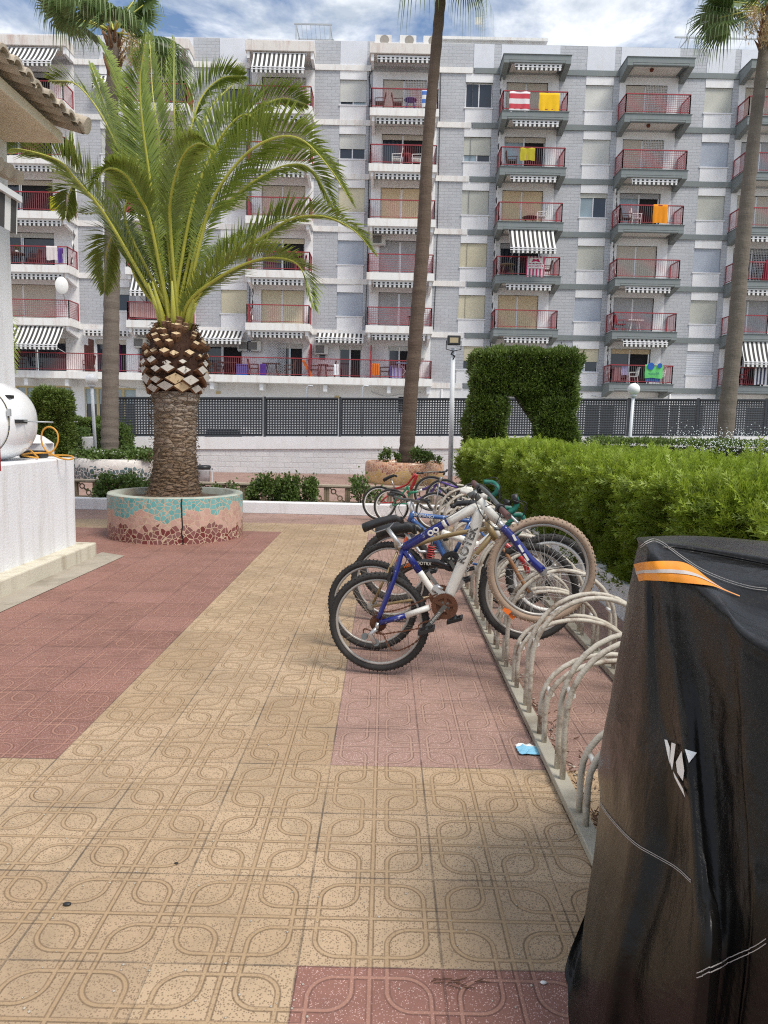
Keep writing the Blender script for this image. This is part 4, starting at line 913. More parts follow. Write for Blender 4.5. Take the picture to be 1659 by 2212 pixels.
def planter(label,c,ro,h,mat,wall=.13,rimmat=None,round_=False,sx=1.):
    t=tag(thing('mosaic_planter','x','x',(c[0],c[1],0)),label,'planter')
    ri=ro-wall; n=72
    mb=MB(); mb.lathe([(ro,0),(ro+.005,h*.5),(ro,h-.012)] if not round_ else [(ro-.04,0),(ro,.08),(ro+.02,h*.6),(ro,h-.05),(ro-.05,h-.004)],(c[0],c[1],0),n); mb.build('mosaic_wall',mat,t)
    mb=MB(); mb.lathe([(ro,h-.012),(ro-.01,h),(ri,h),(ri,h-.25)] if not round_ else [(ro-.05,h-.004),(ri,h),(ri,h-.2)],(c[0],c[1],0),n); mb.build('rim',rimmat or M['rim'],t)
    mb=MB(); mb.lathe([(.001,h-.05),(ri*.5,h-.06),(ri+.01,h-.09)],(c[0],c[1],0),n); mb.build('soil',M['soil'],t)
    return t
P1=planter('round planter of broken teal, pink and maroon tiles around the date palm',(-2.87,10.03),.90,.595,M['mos1'])
M['crack']=pm('dark_crack',(.01,.008,.008),.9)
mb=MB(); ca=math.atan2(-.925,.34); pts=[]
for k in range(9): a=ca+random.uniform(-.012,.012); pts.append((-2.87+.907*math.cos(a),10.03+.907*math.sin(a),.59-k*.073))
mb.tube(pts,.008,5); mb.build('crack',M['crack'],P1)
P2=planter('broad white mosaic planter with dark teal waves around the slender palm',(-7.15,19.9),1.28,.56,M['mos2'],rimmat=M['trim'],round_=True)
P3=planter('rounded orange and yellow mosaic planter around the very tall palm',(.55,20.6),1.10,.60,M['mos3'],rimmat=M['mos3'],round_=True)
# ------------------------------------------------------------------ small shrubs
def bush(name,label,c,r,h,dens=1.,L=.05,W=.02,cat='shrub',group=None,mat=None,flowers=False,stems=5,open_=.0):
    t=tag(thing(name,'x','x',c),label,cat,group); n=int(420*dens); 
    mb=MB()
    for k in range(stems):
        a=random.random()*6.28; q=Vector(c); e=q+Vector((math.cos(a)*r*.7,math.sin(a)*r*.7,h*.85)); mb.tube([q+Vector((math.cos(a)*.03,math.sin(a)*.03,-.02)),q.lerp(e,.5)+Vector((0,0,h*.1)),e],[.010,.007,.003],4)
    mb.build('stems',M['fibredark'],t)
    # clumps
    Ps=[]
    for k in range(max(4,int(9*dens))):
        cc=np.array(c)+np.array((random.uniform(-r,r)*.72,random.uniform(-r,r)*.72,h*(.32+.6*random.random()))); Ps.append(cc+rng.normal(0,1,(n//6,3))*np.array((r*.22,r*.22,h*.14)))
    P=np.concatenate(Ps); N=(P-np.array(c)-np.array((0,0,h*.4))); N/=np.linalg.norm(N,axis=1)[:,None]+1e-6
    blades(P,N,L,W,1,.7,mat or M['shrub'],'foliage',t,up=.4)
    if flowers:
        mb=MB()
        for k in range(18): p=Vector(c)+Vector((random.uniform(-r,r)*.8,random.uniform(-r,r)*.5-r*.3,h*random.uniform(.8,1.15))); mb.sphere(p,.022,6,4,(1,1,.5))
        mb.build('white_flowers',M['plastic'],t)
    return t
for k,(dx,dy,r,h,fl,lb) in enumerate(((-.75,-.55,.42,.26,False,'leafy bush at the left side of the teal wave planter'),(-.05,-.8,.38,.26,True,'bush with small white flowers at the foot of the slender palm'),(.68,-.62,.42,.24,False,'leafy bush at the right side of the teal wave planter'),(.2,.7,.4,.35,False,'bush at the back of the teal wave planter'))):
    bush('bush',lb,(-7.15+dx,19.9+dy,.47),r,h,1.6,.07,.028,flowers=fl)
bush('bush','upright sprig in the orange planter left of the trunk',(.02,19.95,.5),.16,.40,.8,.06,.022)
bush('bush','small round bush in the orange planter beside the trunk',(.33,20.2,.5),.12,.30,.6,.06,.022)
bush('bush','largest green bush in the orange planter, right of the trunk',(.95,19.9,.5),.32,.42,1.6,.06,.022)
bush('bush','low grey-green tuft at the right rim of the orange planter',(1.4,20.1,.5),.15,.25,.6,.05,.02)
sh=[(-4.75,.26,.52,1.6),(-4.35,.27,.50,1.6),(-3.95,.26,.46,1.5),(-3.6,.25,.5,1.4),(-2.1,.14,.34,.6),(-1.72,.14,.36,.6),(-2.42,.05,.3,.3),(-1.52+.2,.22,.48,1.5),(-1.02+.12,.2,.47,1.5),(-.62+.1,.2,.46,1.5),(.32-.3,.20,.5,.9),(.5-.2,.16,.42,.7)]
sh=[(-4.85,.26,.42,1.6),(-4.45,.27,.40,1.6),(-4.05,.26,.38,1.5),(-3.65,.25,.40,1.4),(-2.72,.10,.36,.4),(-3.05,.14,.34,.5),(-2.30,.15,.44,1.),(-1.98,.18,.46,1.4),(-1.66,.17,.46,1.4),(-1.36,.15,.44,1.2),(-.28-.0,.16,.40,.0),(-.42,.20,.5,.8),(-.12,.16,.40,.5)]
names=['leftmost dense bush on the kerb bed beside the white ledge','second dense bush from the white ledge on the kerb bed','third dense bush from the white ledge on the kerb bed','dense bush on the kerb bed just left of the date palm trunk','thin sprig on the kerb bed in front of the stone balustrade, near the planter','sprig peeping over the mosaic planter on its right','dark bush before the balustrade, left one of the row of four','dark bush before the balustrade, second of the row of four','dark bush before the balustrade, third of the row of four','dark bush before the balustrade, right one of the row of four','','loose light bush behind the red bicycle','small loose bush right behind the green bicycle wheel']
for (x,r,h,d),lb in zip(sh,names):
    if d>0: bush('bush',lb,(x,12.98,.12),r,h,d*1.15,.055,.020,group='bushes in the kerb bed')
# ------------------------------------------------------------------ kerb, bed, balustrade
k_=MB().box(-30,1.98,12.62,12.80,-.01,.205).build('kerb',M['lowwhite'],None,.02); tag(k_,'long low white kerb edging the planting bed','kerb')
mb=MB(); mb.box(-30,1.98,12.80,13.42,-.01,.11); structure(mb.build('bed_soil',M['soil']))
M['cast']=pm('cast_concrete',(.27,.21,.14),.9,.25,5,.5,70,dirt=(.12,.09,.06)); M['castcap']=pm('cast_concrete_cap',(.40,.34,.26),.9,.2,5,.4,70,dirt=(.2,.16,.11))
BA=tag(thing('balustrade','x','x',(-1,13.35,0)),'ornamental cast concrete balustrade of square panels with ring motifs','balustrade')
y=13.36
MB().box(-6.5,1.98,y-.075,y+.075,.43,.47).build('cap_rail',M['castcap'],BA,.006); MB().box(-6.5,1.98,y-.05,y+.05,.105,.15).build('base_rail',M['cast'],BA)
x=-6.45; k=0
while x<1.6:
    mb=MB(); mb.box(x,x+.045,y-.045,y+.045,.15,.43); mb.box(x+.335,x+.38,y-.045,y+.045,.15,.43)
    mb.box(x+.045,x+.335,y-.04,y+.04,.15,.168); mb.box(x+.045,x+.335,y-.04,y+.04,.412,.43)
    sgn=1
    mb.torus((x+.125,y,.345),(0,1,0),.042,.012,20,6); mb.torus((x+.245,y,.225),(0,1,0),.042,.012,20,6)
    mb.bar((x+.155,y,.315),(x+.215,y,.255),.022); mb.bar((x+.05,y,.415),(x+.095,y,.375),.02); mb.bar((x+.275,y,.195),(x+.33,y,.165),.02)
    mb.build('panel',M['cast'],BA); x+=.385; k+=1
# ------------------------------------------------------------------ low wall with perforated fence
def wy(x): return 23.3+.09*(x+3.4)
def wz(x): return 1.03+.022*(x+9)
FW=tag(thing('boundary_wall','x','x',(0,23.5,0)),'long low wall of pale blocks with a white cap under the perforated fence','low wall')
def slopebox(x0,x1,dy0,dy1,zb,zt,mb):
    i=mb.add([(x,wy(x)+dy,z(x)) for x in (x0,x1) for dy in (dy0,dy1) for z in (zb,zt)])
    for f in ((0,1,3,2),(4,6,7,5),(0,4,5,1),(2,3,7,6),(0,2,6,4),(1,5,7,3)): mb.face(*[i+k for k in f])
mb=MB(); slopebox(-8.9,30,0,.3,lambda x:-.02,lambda x:wz(x)-.38,mb); mb.build('block_wall',M['wallbrick'],FW)
mb=MB(); slopebox(-8.9,30,-.05,.35,lambda x:wz(x)-.378,lambda x:wz(x),mb); mb.build('cap',M['white'],FW)
GP=MB().box(-9.25,-8.2,22.2,22.62,.0,.62).box(-9.4,-8.15,22.05,22.75,.62,1.04).build('gate_post',M['white'],None,.01); tag(GP,'white rendered end block of the wall beside the left lamp post','wall post')
LW=MB().box(-14,-9.42,22.3,22.5,.0,.45).build('garden_wall',M['white'],None,.01); tag(LW,'low white garden wall left of the end block','low wall')
M['fence']=pm('anthracite_fence_metal',(.035,.040,.048),.5,.15,2)
def fence_panel(x0,x1,parent):
    n=26; rows=14; hz=1.16; V=[];F=[]
    xs=[];x=x0
    p=(x1-x0-.06)/n; xs=[x0]+[v for k in range(n) for v in (x0+.03+k*p+p*.28,x0+.03+k*p+p*.72)]+[x1]
    q=(hz-.06)/rows; zs=[0]+[v for k in range(rows) for v in (.03+k*q+q*.28,.03+k*q+q*.72)]+[hz]
    nx,nz=len(xs),len(zs)
    V=np.array([(xx,wy(xx)+.12,wz(xx)+.05+z_) for z_ in zs for xx in xs]); Fc=[]
    for j in range(nz-1):
        for i in range(nx-1):
            if i%2==1 and j%2==1: continue
            Fc.append((j*nx+i,j*nx+i+1,(j+1)*nx+i+1,(j+1)*nx+i))
    o=arr_mesh('fence_panel',V,np.array(Fc),M['fence'],parent); s=o.modifiers.new('s','SOLIDIFY'); s.thickness=.012; return o
FN=tag(thing('metal_fence','x','x',(0,23.6,1)),'dark grey metal fence of panels pierced with square holes on the white wall','fence')
x=-8.62
while x<13:
    fence_panel(x+.04,x+2.32,FN); 
    mb=MB(); mb.box(x-.035,x+.035,wy(x)+.10,wy(x)+.17,wz(x)-.12,wz(x)+1.27); mb.build('fence_post',M['fence'],FN)
    mb=MB(); mb.bar((x+.04,wy(x)+.10,wz(x)+1.22),(x+2.32,wy(x+2.3)+.10,wz(x+2.3)+1.22),.05,.05); mb.bar((x+.04,wy(x)+.10,wz(x)+.04),(x+2.32,wy(x+2.3)+.10,wz(x+2.3)+.04),.04,.04); mb.build('fence_rail',M['fence'],FN); x+=2.38
# pale parked van glimpsed through the fence holes
M['carpaint']=pm('white_car_paint',(.7,.7,.7),.3,.05,coat=.5)
PC=tag(thing('parked_car','x','x',(-5.9,27,0)),'white car glimpsed through the holes of the left fence panels','car')
mb=MB(); prof=[(-1.9,.35),(-1.95,.8),(-1.2,.95),(-.7,1.4),(.7,1.45),(1.5,.98),(1.95,.85),(1.95,.35)]
i0=mb.add([(-5.9+a,26.3,b) for a,b in prof]+[(-5.9+a,28.0,b) for a,b in prof]); n_=len(prof)
mb.face(*[i0+k for k in range(n_)]); mb.face(*[i0+n_+k for k in range(n_)][::-1])
for k in range(n_): mb.face(i0+k,i0+n_+k,i0+n_+(k+1)%n_,i0+(k+1)%n_)
mb.build('body',M['carpaint'],PC,.05)
for x_ in (-1.2,1.25):
    for y_ in (26.28,28.0): mb=MB(); mb.lathe([(.001,-.08),(.3,-.08),(.33,0),(.3,.08),(.001,.08)],(-5.9+x_,y_,.33),20,'y'); mb.build('wheel',M['black'],PC)
mb=MB(); mb.quad((-6.5,26.285,1.0),(-5.1,26.285,1.0),(-5.3,26.285,1.35),(-6.4,26.285,1.35)); mb.build('window',M['glass'],PC)
# ------------------------------------------------------------------ lamps
def globe_lamp(label,x,y,ztop,r,lean=0.,z0=0):
    t=tag(thing('globe_lamp','x','x',(x,y,z0)),label,'street lamp','white globe lamps'); mb=MB(); mb.tube([(x+lean,y,z0),(x,y,ztop-r*.8)],[.05,.042],12); mb.build('post',M['whitemetal'],t)
    MB().sphere((x,y,ztop),r,24,16).build('globe',M['lampglobe'],t); MB().lathe([(.055,-.05),(.09,-.02),(.09,.02),(.05,.03)],(x,y,ztop-r),16).build('collar',M['whitemetal'],t); return t
g=at(198,820,20.6); globe_lamp('white globe lamp on a slim post left of the slender palm',g.x,g.y,g.z,.165,.08)
g=at(1369,841,20.); globe_lamp('white globe lamp on a slim post between the arch and the right palm',g.x,g.y,g.z,.165,-.05)
g=at(1217,768,21.5); globe_lamp('white lamp globe peeping out above the cypress arch',g.x,g.y,g.z,.28)
FL=tag(thing('floodlight','x','x',(1.78,19.4,0)),'black floodlight with yellowish lens on a grey post before the cypress arch','floodlight')
a=at(972,1050,19.4); b=at(979,752,19.4); MB().tube([(a.x,19.4,0),(b.x,19.4,b.z)],[.065,.06],14).build('post',M['whitemetal'],FL)
h=at(980,738,19.3); hd=MB().box(h.x-.17,h.x+.17,19.2,19.29,h.z-.10,h.z+.15).build('lamp_head',M['black'],FL,.02)
M['lens']=pm('yellowed_lens',(.42,.34,.2),.3,.1); MB().box(h.x-.11,h.x+.11,19.193,19.199,h.z-.04,h.z+.09).build('lens',M['lens'],hd)
MB().tube([(h.x-.19,19.26,h.z+.02),(h.x-.19,19.26,h.z-.2),(h.x,19.3,h.z-.24),(h.x+.19,19.26,h.z-.2),(h.x+.19,19.26,h.z+.02)],.012,6).tube([(h.x,19.3,h.z-.24),(h.x-.06,19.3,h.z-.32),(h.x+.05,19.33,h.z-.36),(h.x,19.35,h.z-.45)],.02,6).build('bracket',M['black'],FL)
for px in (661,783): 
    q=at(px,835,24.3); t=tag(thing('pool_shower','x','x',(q.x,24.6,0)),'thin white shower pipe above the fence, '+('left one' if px<700 else 'right one')+' of two','shower','shower pipes'); MB().tube([(q.x,24.6,0),(q.x,24.6,q.z),(q.x+.06,24.6,q.z+.05),(q.x+.2,24.6,q.z+.03)],.025,6).build('pipe',M['whitemetal'],t)
# litter bin
BN=tag(thing('litter_bin','x','x',(-4.62,18.6,0)),'pale perforated litter bin with a black bag behind the date palm','litter bin')
c=(-4.62,18.6,0)
def holes_metal():
    t=NT('perforated_bin_metal',.4,.2); s=t.xyz(t.co()); u=t.math('FRACT',t.math('MULTIPLY',s[0],36)); v=t.math('FRACT',t.math('MULTIPLY',s[2],36)); d=t.math('ADD',t.math('POWER',t.math('SUBTRACT',u,.5),2.),t.math('POWER',t.math('SUBTRACT',v,.5),2.))
    k=t.math('MULTIPLY',t.math('LESS_THAN',d,.06),t.math('GREATER_THAN',t.math('FRACT',t.math('MULTIPLY',s[2],6.)),.35)); return t.color(t.mix(k,(.52,.54,.56),(.05,.05,.05)))
MB().lathe([(.001,.02),(.155,.02),(.17,.40),(.17,.42)],c,28).build('bin_body',holes_metal(),BN); MB().lathe([(.175,.37),(.182,.40),(.178,.455),(.15,.47),(.12,.44),(.12,.25),(.001,.25)],c,28).build('bin_bag',M['black'],BN)
mb=MB(); mb.bar((-4.40,18.6,0),(-4.40,18.6,.40),.03); mb.bar((-4.47,18.6,.38),(-4.38,18.6,.38),.03); mb.build('bin_post',M['whitemetal'],BN)
# ------------------------------------------------------------------ kiosk at the left
KX,KY=-4.2,8.35; KZ=4.48
KI=tag(thing('kiosk','x','x',(-6,6,0)),'white rendered kiosk with a clay tile roof edge at the left','kiosk')
M['soffitw']=plaster('warm_soffit',(.80,.70,.54),(.40,.30,.2),.5); M['clay']=pm('weathered_clay_tile',(.48,.41,.32),.9,.3,5,.5,50,dirt=(.24,.20,.15))
MB().box(-9,KX,1.5,KY,0,KZ+.05).build('wall',M['lowwhite'],KI)
eX=-3.58
MB().box(-9.2,eX,1.4,KY+.0,KZ+.052,KZ+.16).build('soffit',M['soffitw'],KI,.01)
mb=MB(); 
yy=KY+.02; k=0
while yy>1.5:
    # half-round clay tiles sloping out to the eave, open ends towards +X
    n=9; L0,L1=eX+.22,eX-2.6
    prof=[(math.cos(PI*j/(n-1))*.095,math.sin(PI*j/(n-1))*.075) for j in range(n)]
    jx=random.uniform(-.02,.02)
    b0=mb.add([(L0+jx,yy-.11+a,KZ+.20+b) for a,b in prof]+[(L1,yy-.11+a*.9,KZ+1.0+b) for a,b in prof]+[(L0+jx,yy-.11+a*.78,KZ+.188+b*.78) for a,b in prof]+[(L1,yy-.11+a*.7,KZ+.985+b*.78) for a,b in prof])
    for j in range(n-1): mb.face(b0+j,b0+j+1,b0+n+j+1,b0+n+j,sm=True); mb.face(b0+2*n+j,b0+3*n+j,b0+3*n+j+1,b0+2*n+j+1,sm=True); mb.face(b0+j,b0+2*n+j,b0+2*n+j+1,b0+j+1)
    # pan tile between
    pr=[(math.cos(PI+PI*j/(n-1))*.075,math.sin(PI+PI*j/(n-1))*.05) for j in range(n)]
    b0=mb.add([(L0-.02,yy+.0+a,KZ+.215+b) for a,b in pr]+[(L1,yy+a,KZ+.99+b) for a,b in pr])
    for j in range(n-1): mb.face(b0+j,b0+j+1,b0+n+j+1,b0+n+j,sm=True)
    yy-=.22
mb.build('roof_tiles',M['clay'],KI)
mb=MB(); mb.tube([(eX+.26,KY+.03,KZ+.25),(eX-.6,KY+.02,KZ+.50),(eX-2.6,KY,KZ+1.05)],.09,12); mb.build('verge_tile',M['clay'],KI)
# small lower tile pent roof and shop awning on the side wall
mb=MB()
for k in range(4):
    y=7.9-k*.2; mb.tube([(KX+.36,y,4.02),(KX,y,4.16)],.07,8)
mb.build('pent_tiles',M['clay'],KI)
M['awn2']=stripes('kiosk_awning_stripes',.22,axis=1)
mb=MB(); z0_=3.92; i=mb.add([(KX+.02,7.5,z0_+.05),(KX+.02,2.5,z0_+.05),(KX+.52,2.5,z0_-.22),(KX+.52,7.5,z0_-.22),(KX+.50,7.5,z0_-.56),(KX+.50,2.5,z0_-.56)]); mb.face(i,i+1,i+2,i+3); mb.face(i+3,i+2,i+5,i+4); ka=mb.build('awning',M['awn2'],KI)
mb=MB(); mb.bar((KX+.52,7.52,z0_-.22),(KX+.52,2.5,z0_-.22),.07,.06); mb.box(KX+.0,KX+.2,2.5,7.5,z0_+.02,z0_+.12); mb.build('awning_bar',M['frame'],ka)
# ledge (low wall) with plinth
LG=tag(thing('ledge_wall','x','x',(-3.8,8,0)),'thick white rendered low wall with a stained plinth at the left','low wall')
MB().box(-4.19,-3.47,1.0,8.15,.0,1.13).build('wall_body',M['lowwhite'],LG,.012); MB().box(-4.19,-3.30,.9,8.30,-.01,.155).build('plinth',M['plinth'],LG,.015)
# rounded white tank on the ledge with strap
TK=tag(thing('boat_hull','x','x',(-3.85,7.3,1.13)),'smooth white rounded hull end strapped down on top of the low wall','boat')
def sup(c,r,n=40,m=24,e=.72):
    mb=MB(); 
    for k in range(m+1):
        t=-PI/2+PI*k/m
        for j in range(n):
            a=2*PI*j/n; f=lambda v:math.copysign(abs(v)**e,v); mb.v.append((c[0]+r[0]*f(math.cos(t))*f(math.cos(a)),c[1]+r[1]*f(math.cos(t))*f(math.sin(a)),c[2]+r[2]*f(math.sin(t))))
    for k in range(m):
        for j in range(n): mb.face(k*n+j,k*n+(j+1)%n,(k+1)*n+(j+1)%n,(k+1)*n+j,sm=True)
    return mb
M['gel']=pm('white_gelcoat',(.80,.81,.82),.22,.03,coat=.6); TC=(-3.92,7.25,1.515); 
sup(TC,(.405,.5,.39),e=.88).build('hull',M['gel'],TK)
M['strap']=stripes('black_yellow_strap',.008,(.02,.02,.02),(.35,.28,.08),0,.75)
pts=[]; 
for k in range(40):
    a=2*PI*k/40; f=lambda v:math.copysign(abs(v)**.88,v); x_=TC[0]+.352*f(math.cos(a)); z_=TC[2]+.34*f(math.sin(a)); pts.append((x_,6.98,z_))
mb=MB(); 
for k in range(40):
    p,q=Vector(pts[k]),Vector(pts[(k+1)%40]); mb.quad(p+Vector((0,-.03,0)),q+Vector((0,-.03,0)),q+Vector((0,.03,0)),p+Vector((0,.03,0)))
s_=mb.build('strap',M['strap'],TK); MB().box(-3.575,-3.545,6.93,6.96,1.57,1.64).build('buckle',M['metal'],s_)
MB().box(-3.56,-3.512,7.02,7.2,1.505,1.54).build('handle',M['black'],TK); MB().box(-3.63,-3.585,7.02,7.10,1.74,1.77).build('handle',M['black'],TK)
rod=MB().tube([(-3.53,7.12,1.525),(-3.26,7.2,1.52)],.007,6).build('rod',M['metal'],TK)
# cable and black box
CB=MB(); M['cable']=pm('orange_cable_rubber',(.62,.30,.04),.5,.15); cc=[at(x/4.1475/1.2912,(1050+y/4.1475)/1.2912,Y_) for x,y,Y_ in ((350,850,7.7),(400,900,7.7),(440,940,7.6),(380,935,7.5),(250,910,7.5),(330,890,7.7),(470,885,7.8),(600,870,7.8),(665,770,7.8),(665,660,7.8),(610,595,7.8),(540,590,7.8),(490,640,7.8),(480,740,7.8),(520,840,7.8),(600,900,7.8),(700,945,7.7),(800,960,7.7),(850,940,7.8),(790,915,7.9),(560,910,7.9))]
tag(CB.tube([tuple(p) for p in bez(cc,120)],.0095,6).build('cable',M['cable']),'looped orange cable lying on the white ledge','cable')
q=at(388/4.1475/1.2912,(1050+885/4.1475)/1.2912,7.9); tag(MB().box(q.x-.11,q.x+.12,7.8,8.0,1.132,1.21).build('black_case',M['black'],None,.012),'small black case beside the orange cable on the ledge','case')
q=at(450/4.1475/1.2912,(1050+830/4.1475)/1.2912,9.6); tag(MB().box(q.x-.18,q.x+.16,9.4,9.7,0,q.z+.07).lathe([(.2,q.z+.07),(.08,q.z+.16),(.001,q.z+.18)],(q.x,9.55,0),16).build('white_post',M['white'],None,.01),'short white pillar behind the ledge','pillar')
rp=MB().box(at(-20,800,4.2).x,at(-2,1000,4.2).x,4.2,4.22,at(0,1018,4.2).z,at(0,655,4.2).z).build('sign_plate',M['red'],None); tag(rp,'thin red plate edge sticking out at the left edge of the picture','sign')
# ------------------------------------------------------------------ bicycle rack
M['rack']=pm('chalky_rack_paint',(.52,.48,.405),.6,.2,9,.25,90,dirt=(.14,.085,.05),dscale=9); M['rackbase']=pm('rack_base_rail',(.38,.355,.29),.7,.2,6,.3,60,dirt=(.17,.13,.09)); M['rod']=pm('white_spacer_rod',(.74,.73,.70),.5,.1)
RK=tag(thing('bicycle_rack','x','x',(.8,2.3,0)),'long low rack of chalky grey tube hoops between two floor rails','bicycle rack')
MB().box(.77,.84,.9,12.1,.004,.04).build('floor_rail',M['rackbase'],RK,.005); MB().box(1.455,1.53,.9,12.1,.004,.045).build('floor_rail',M['rackbase'],RK,.005)
def hoop(y,h,x0=.805,x1=1.49,skew=.0):
    pts=[]; 
    hl=h*.42
    pts.append((x0,y,.04)); pts.append((x0,y,hl*.6))
    for k in range(17):
        a=PI-PI*k/16; pts.append(((x0+x1)/2+(x1-x0)/2*math.cos(a)*(1),y,hl+(h-hl)*math.sin(a)**.9))
    pts+= [(x1,y,hl*.6),(x1,y,.04)]; return pts
y=2.71-.375*1; tall=False; k=0
tall=True
while y<11.8:
    h=.675 if tall else .455
    mb=MB(); 
    for dy in (-.05,.05): mb.tube(hoop(y+dy,h),.0135,8)
    hp=mb.build('hoop',M['rack'],RK); mb=MB()
    for xx in (.835,1.46): MB().tube([(xx,y-.05,h*.42+.13*(h/.675)),(xx,y+.05,h*.42+.13*(h/.675))],.011,6).build('spacer_rod',M['rod'],hp)
    mb=MB(); y+=.375; tall=not tall
# litter
def at0(x,y):
    p=at(x,y,5.); d=p-Vector((0,0,CAMH)); t=-CAMH/d.z; return Vector((d.x*t,d.y*t,0))
g=at0(1141,1624); M['mask']=pm('blue_face_mask',(.22,.50,.68),.8,.15,30); mb=MB()
mb2=[]; n=7
b0=len(mb.v)
for i in range(n):
    for j in range(n): mb.v.append((g.x-.055+.11*i/(n-1)+random.uniform(-.004,.004),g.y-.045+.10*j/(n-1)+random.uniform(-.004,.004),.008+.018*random.random()*math.sin(PI*i/(n-1)+.3)))
for i in range(n-1):
    for j in range(n-1): mb.mi=1 if j>4 else 0; mb.face(b0+i*n+j,b0+i*n+j+1,b0+(i+1)*n+j+1,b0+(i+1)*n+j)
tag(mb.build('face_mask',[M['mask'],M['plastic']]),'crumpled light blue face mask lying beside the rack rail','litter')
random.seed(11)
mb=MB()
for k in range(260):
    a=at0(random.uniform(0,1250),1300+900*random.random()**1.3); 
    s_=random.uniform(.0015,.005); mb.sphere((a.x,a.y,.002),s_,5,3,(1,1,.6))
for k in range(90): yv=random.uniform(1.9,7); mb.sphere((.87+random.random()*.04,yv,.004),random.uniform(.003,.009),5,3,(1.6,1,.5))
M['crumb']=pm('debris',(.42,.38,.32),.9,.5,50); tag(mb.build('debris',M['crumb']),'scattered specks of grit on the tiles','grit',kind='stuff')
mb=MB(); M['leafdry']=pm('dry_leaf',(.12,.06,.035),.9,.4,30)
for k in range(170):
    yv=random.uniform(2.,4.) ; xv=.87+random.random()**2*.12; a=random.random()*3.1; l=.012+.02*random.random(); mb.bar((xv,yv,.006),(xv+l*math.cos(a),yv+l*math.sin(a),.006+random.random()*.014),.0035)
for k in range(12):
    q=at0(990+random.uniform(-60,60),2122+random.uniform(-8,14)); a=random.uniform(-.5,.5); l=.02+.02*random.random(); mb.bar((q.x,q.y,.004),(q.x+l*math.cos(a),q.y+l*math.sin(a),.006),.0018)
tag(mb.build('dry_twigs',M['leafdry']),'dry brown twigs gathered along the rack rail','twigs',kind='stuff')
for (x,y,rr,lb) in ((145,1956,.011,'dark seed on the beige tiles at the lower left'),(381,1866,.006,'tiny dark seed on the beige tiles left of the rack'),(1174,2125,.008,'small white pebble on the red tile at the bottom')):
    q=at0(x,y); tag(MB().sphere((q.x,q.y,rr*.5),rr,8,6,(1.3,.8,.5)).build('seed' if x!=1174 else 'pebble',M['black'] if x!=1174 else M['plastic']),lb,'seed' if x!=1174 else 'pebble')
M['hose']=pm('blue_hose',(.03,.16,.25),.5); tag(MB().tube([(1.6,4.3,.02),(1.72,4.35,.09),(1.85,4.25,.12),(1.95,4.1,.1),(1.9,3.8,.06)],.012,8).build('hose',M['hose']),'short piece of blue hose behind the rack','hose')
# sprinkler spray
mb=MB()
for k in range(900):
    f=random.random(); c_=at(1440+250*random.random(),935+60*random.random()*(1-.3*f),13.2); s_=random.uniform(.004,.011); mb.sphere((c_.x,c_.y+random.uniform(-1.,.3),c_.z+random.uniform(-.1,.28)*random.random()),s_,5,3)
M['drop']=pm('water_drop',(.85,.87,.9),.1,.02); tag(mb.build('water_spray',M['drop']),'fine sprinkler spray over the dark hedge at the right','water spray',kind='stuff')
# ------------------------------------------------------------------ bicycles
def paint(name,c,chip=(.5,.5,.48),amt=.25,rough=.3):
    t=NT(name,rough); f=t.ramp(t.noise(30,None,5,.7),[(.62,(0,0,0)),(.66,(1,1,1))]); t.b.inputs['Coat Weight'].default_value=.3
    col=t.mix(t.noise(6,None,4),sc3(c,.8),sc3(c,1.15)); return t.color(t.mix(t.math('MULTIPLY',t.xyz(f)[0],amt*2.5),col,chip))
BK=dict(blue=paint('blue_bike_paint',(.009,.017,.16)),white=paint('white_bike_paint',(.72,.70,.64),(.35,.2,.1),.2),gold=paint('tarnished_gold_paint',(.27,.19,.085),(.12,.05,.02),.35,.4),rusty=paint('rusty_fork',(.26,.12,.045),(.5,.4,.25),.3,.6),
  black=paint('black_bike_paint',(.02,.02,.022),(.1,.1,.1),.1),mid=paint('mid_blue_bike_paint',(.03,.09,.26)),orange=paint('orange_fork_paint',(.60,.10,.03)),red=paint('red_bike_paint',(.42,.02,.02)),green=paint('green_bike_paint',(.02,.22,.12)),purple=paint('purple_bike_paint',(.10,.05,.28)),silver=pm('silver_alloy',(.48,.48,.48),.3,.15,8,metal=.7))
M['tyre']=pm('tyre_rubber',(.030,.028,.027),.85,.4,20,.3,200); M['tyretan']=pm('dusty_tan_tyre',(.33,.24,.175),.9,.25,20,.3,200); M['rimm']=pm('rim_alloy',(.40,.38,.35),.4,.2,8,metal=.3); M['rimw']=pm('white_rim',(.70,.70,.68),.4,.08)
M['spoke']=pm('spoke_steel',(.30,.24,.19),.5,.3,20,metal=.4); M['spokel']=pm('spoke_bright',(.55,.53,.5),.4,.1,20,metal=.3)
M['rust']=pm('rusted_steel',(.115,.045,.022),.9,.5,60,.6,200); M['saddle']=pm('saddle_vinyl',(.016,.016,.017),.45,.3,8); M['grip']=pm('worn_grip',(.12,.06,.055),.8,.3,20); M['tape']=pm('green_bar_tape',(.006,.12,.085),.6,.3,30); M['cabl']=M['black']
M['saddlered']=pm('saddle_maroon',(.18,.03,.05),.5); M['reflector']=pm('orange_reflector',(.75,.16,.02),.3,.1); M['spring']=pm('red_spring',(.35,.03,.03),.4)
KZ_=lambda x,y:((900+x/2.074)/1.2912,(1250+y/2.074)/1.2912)
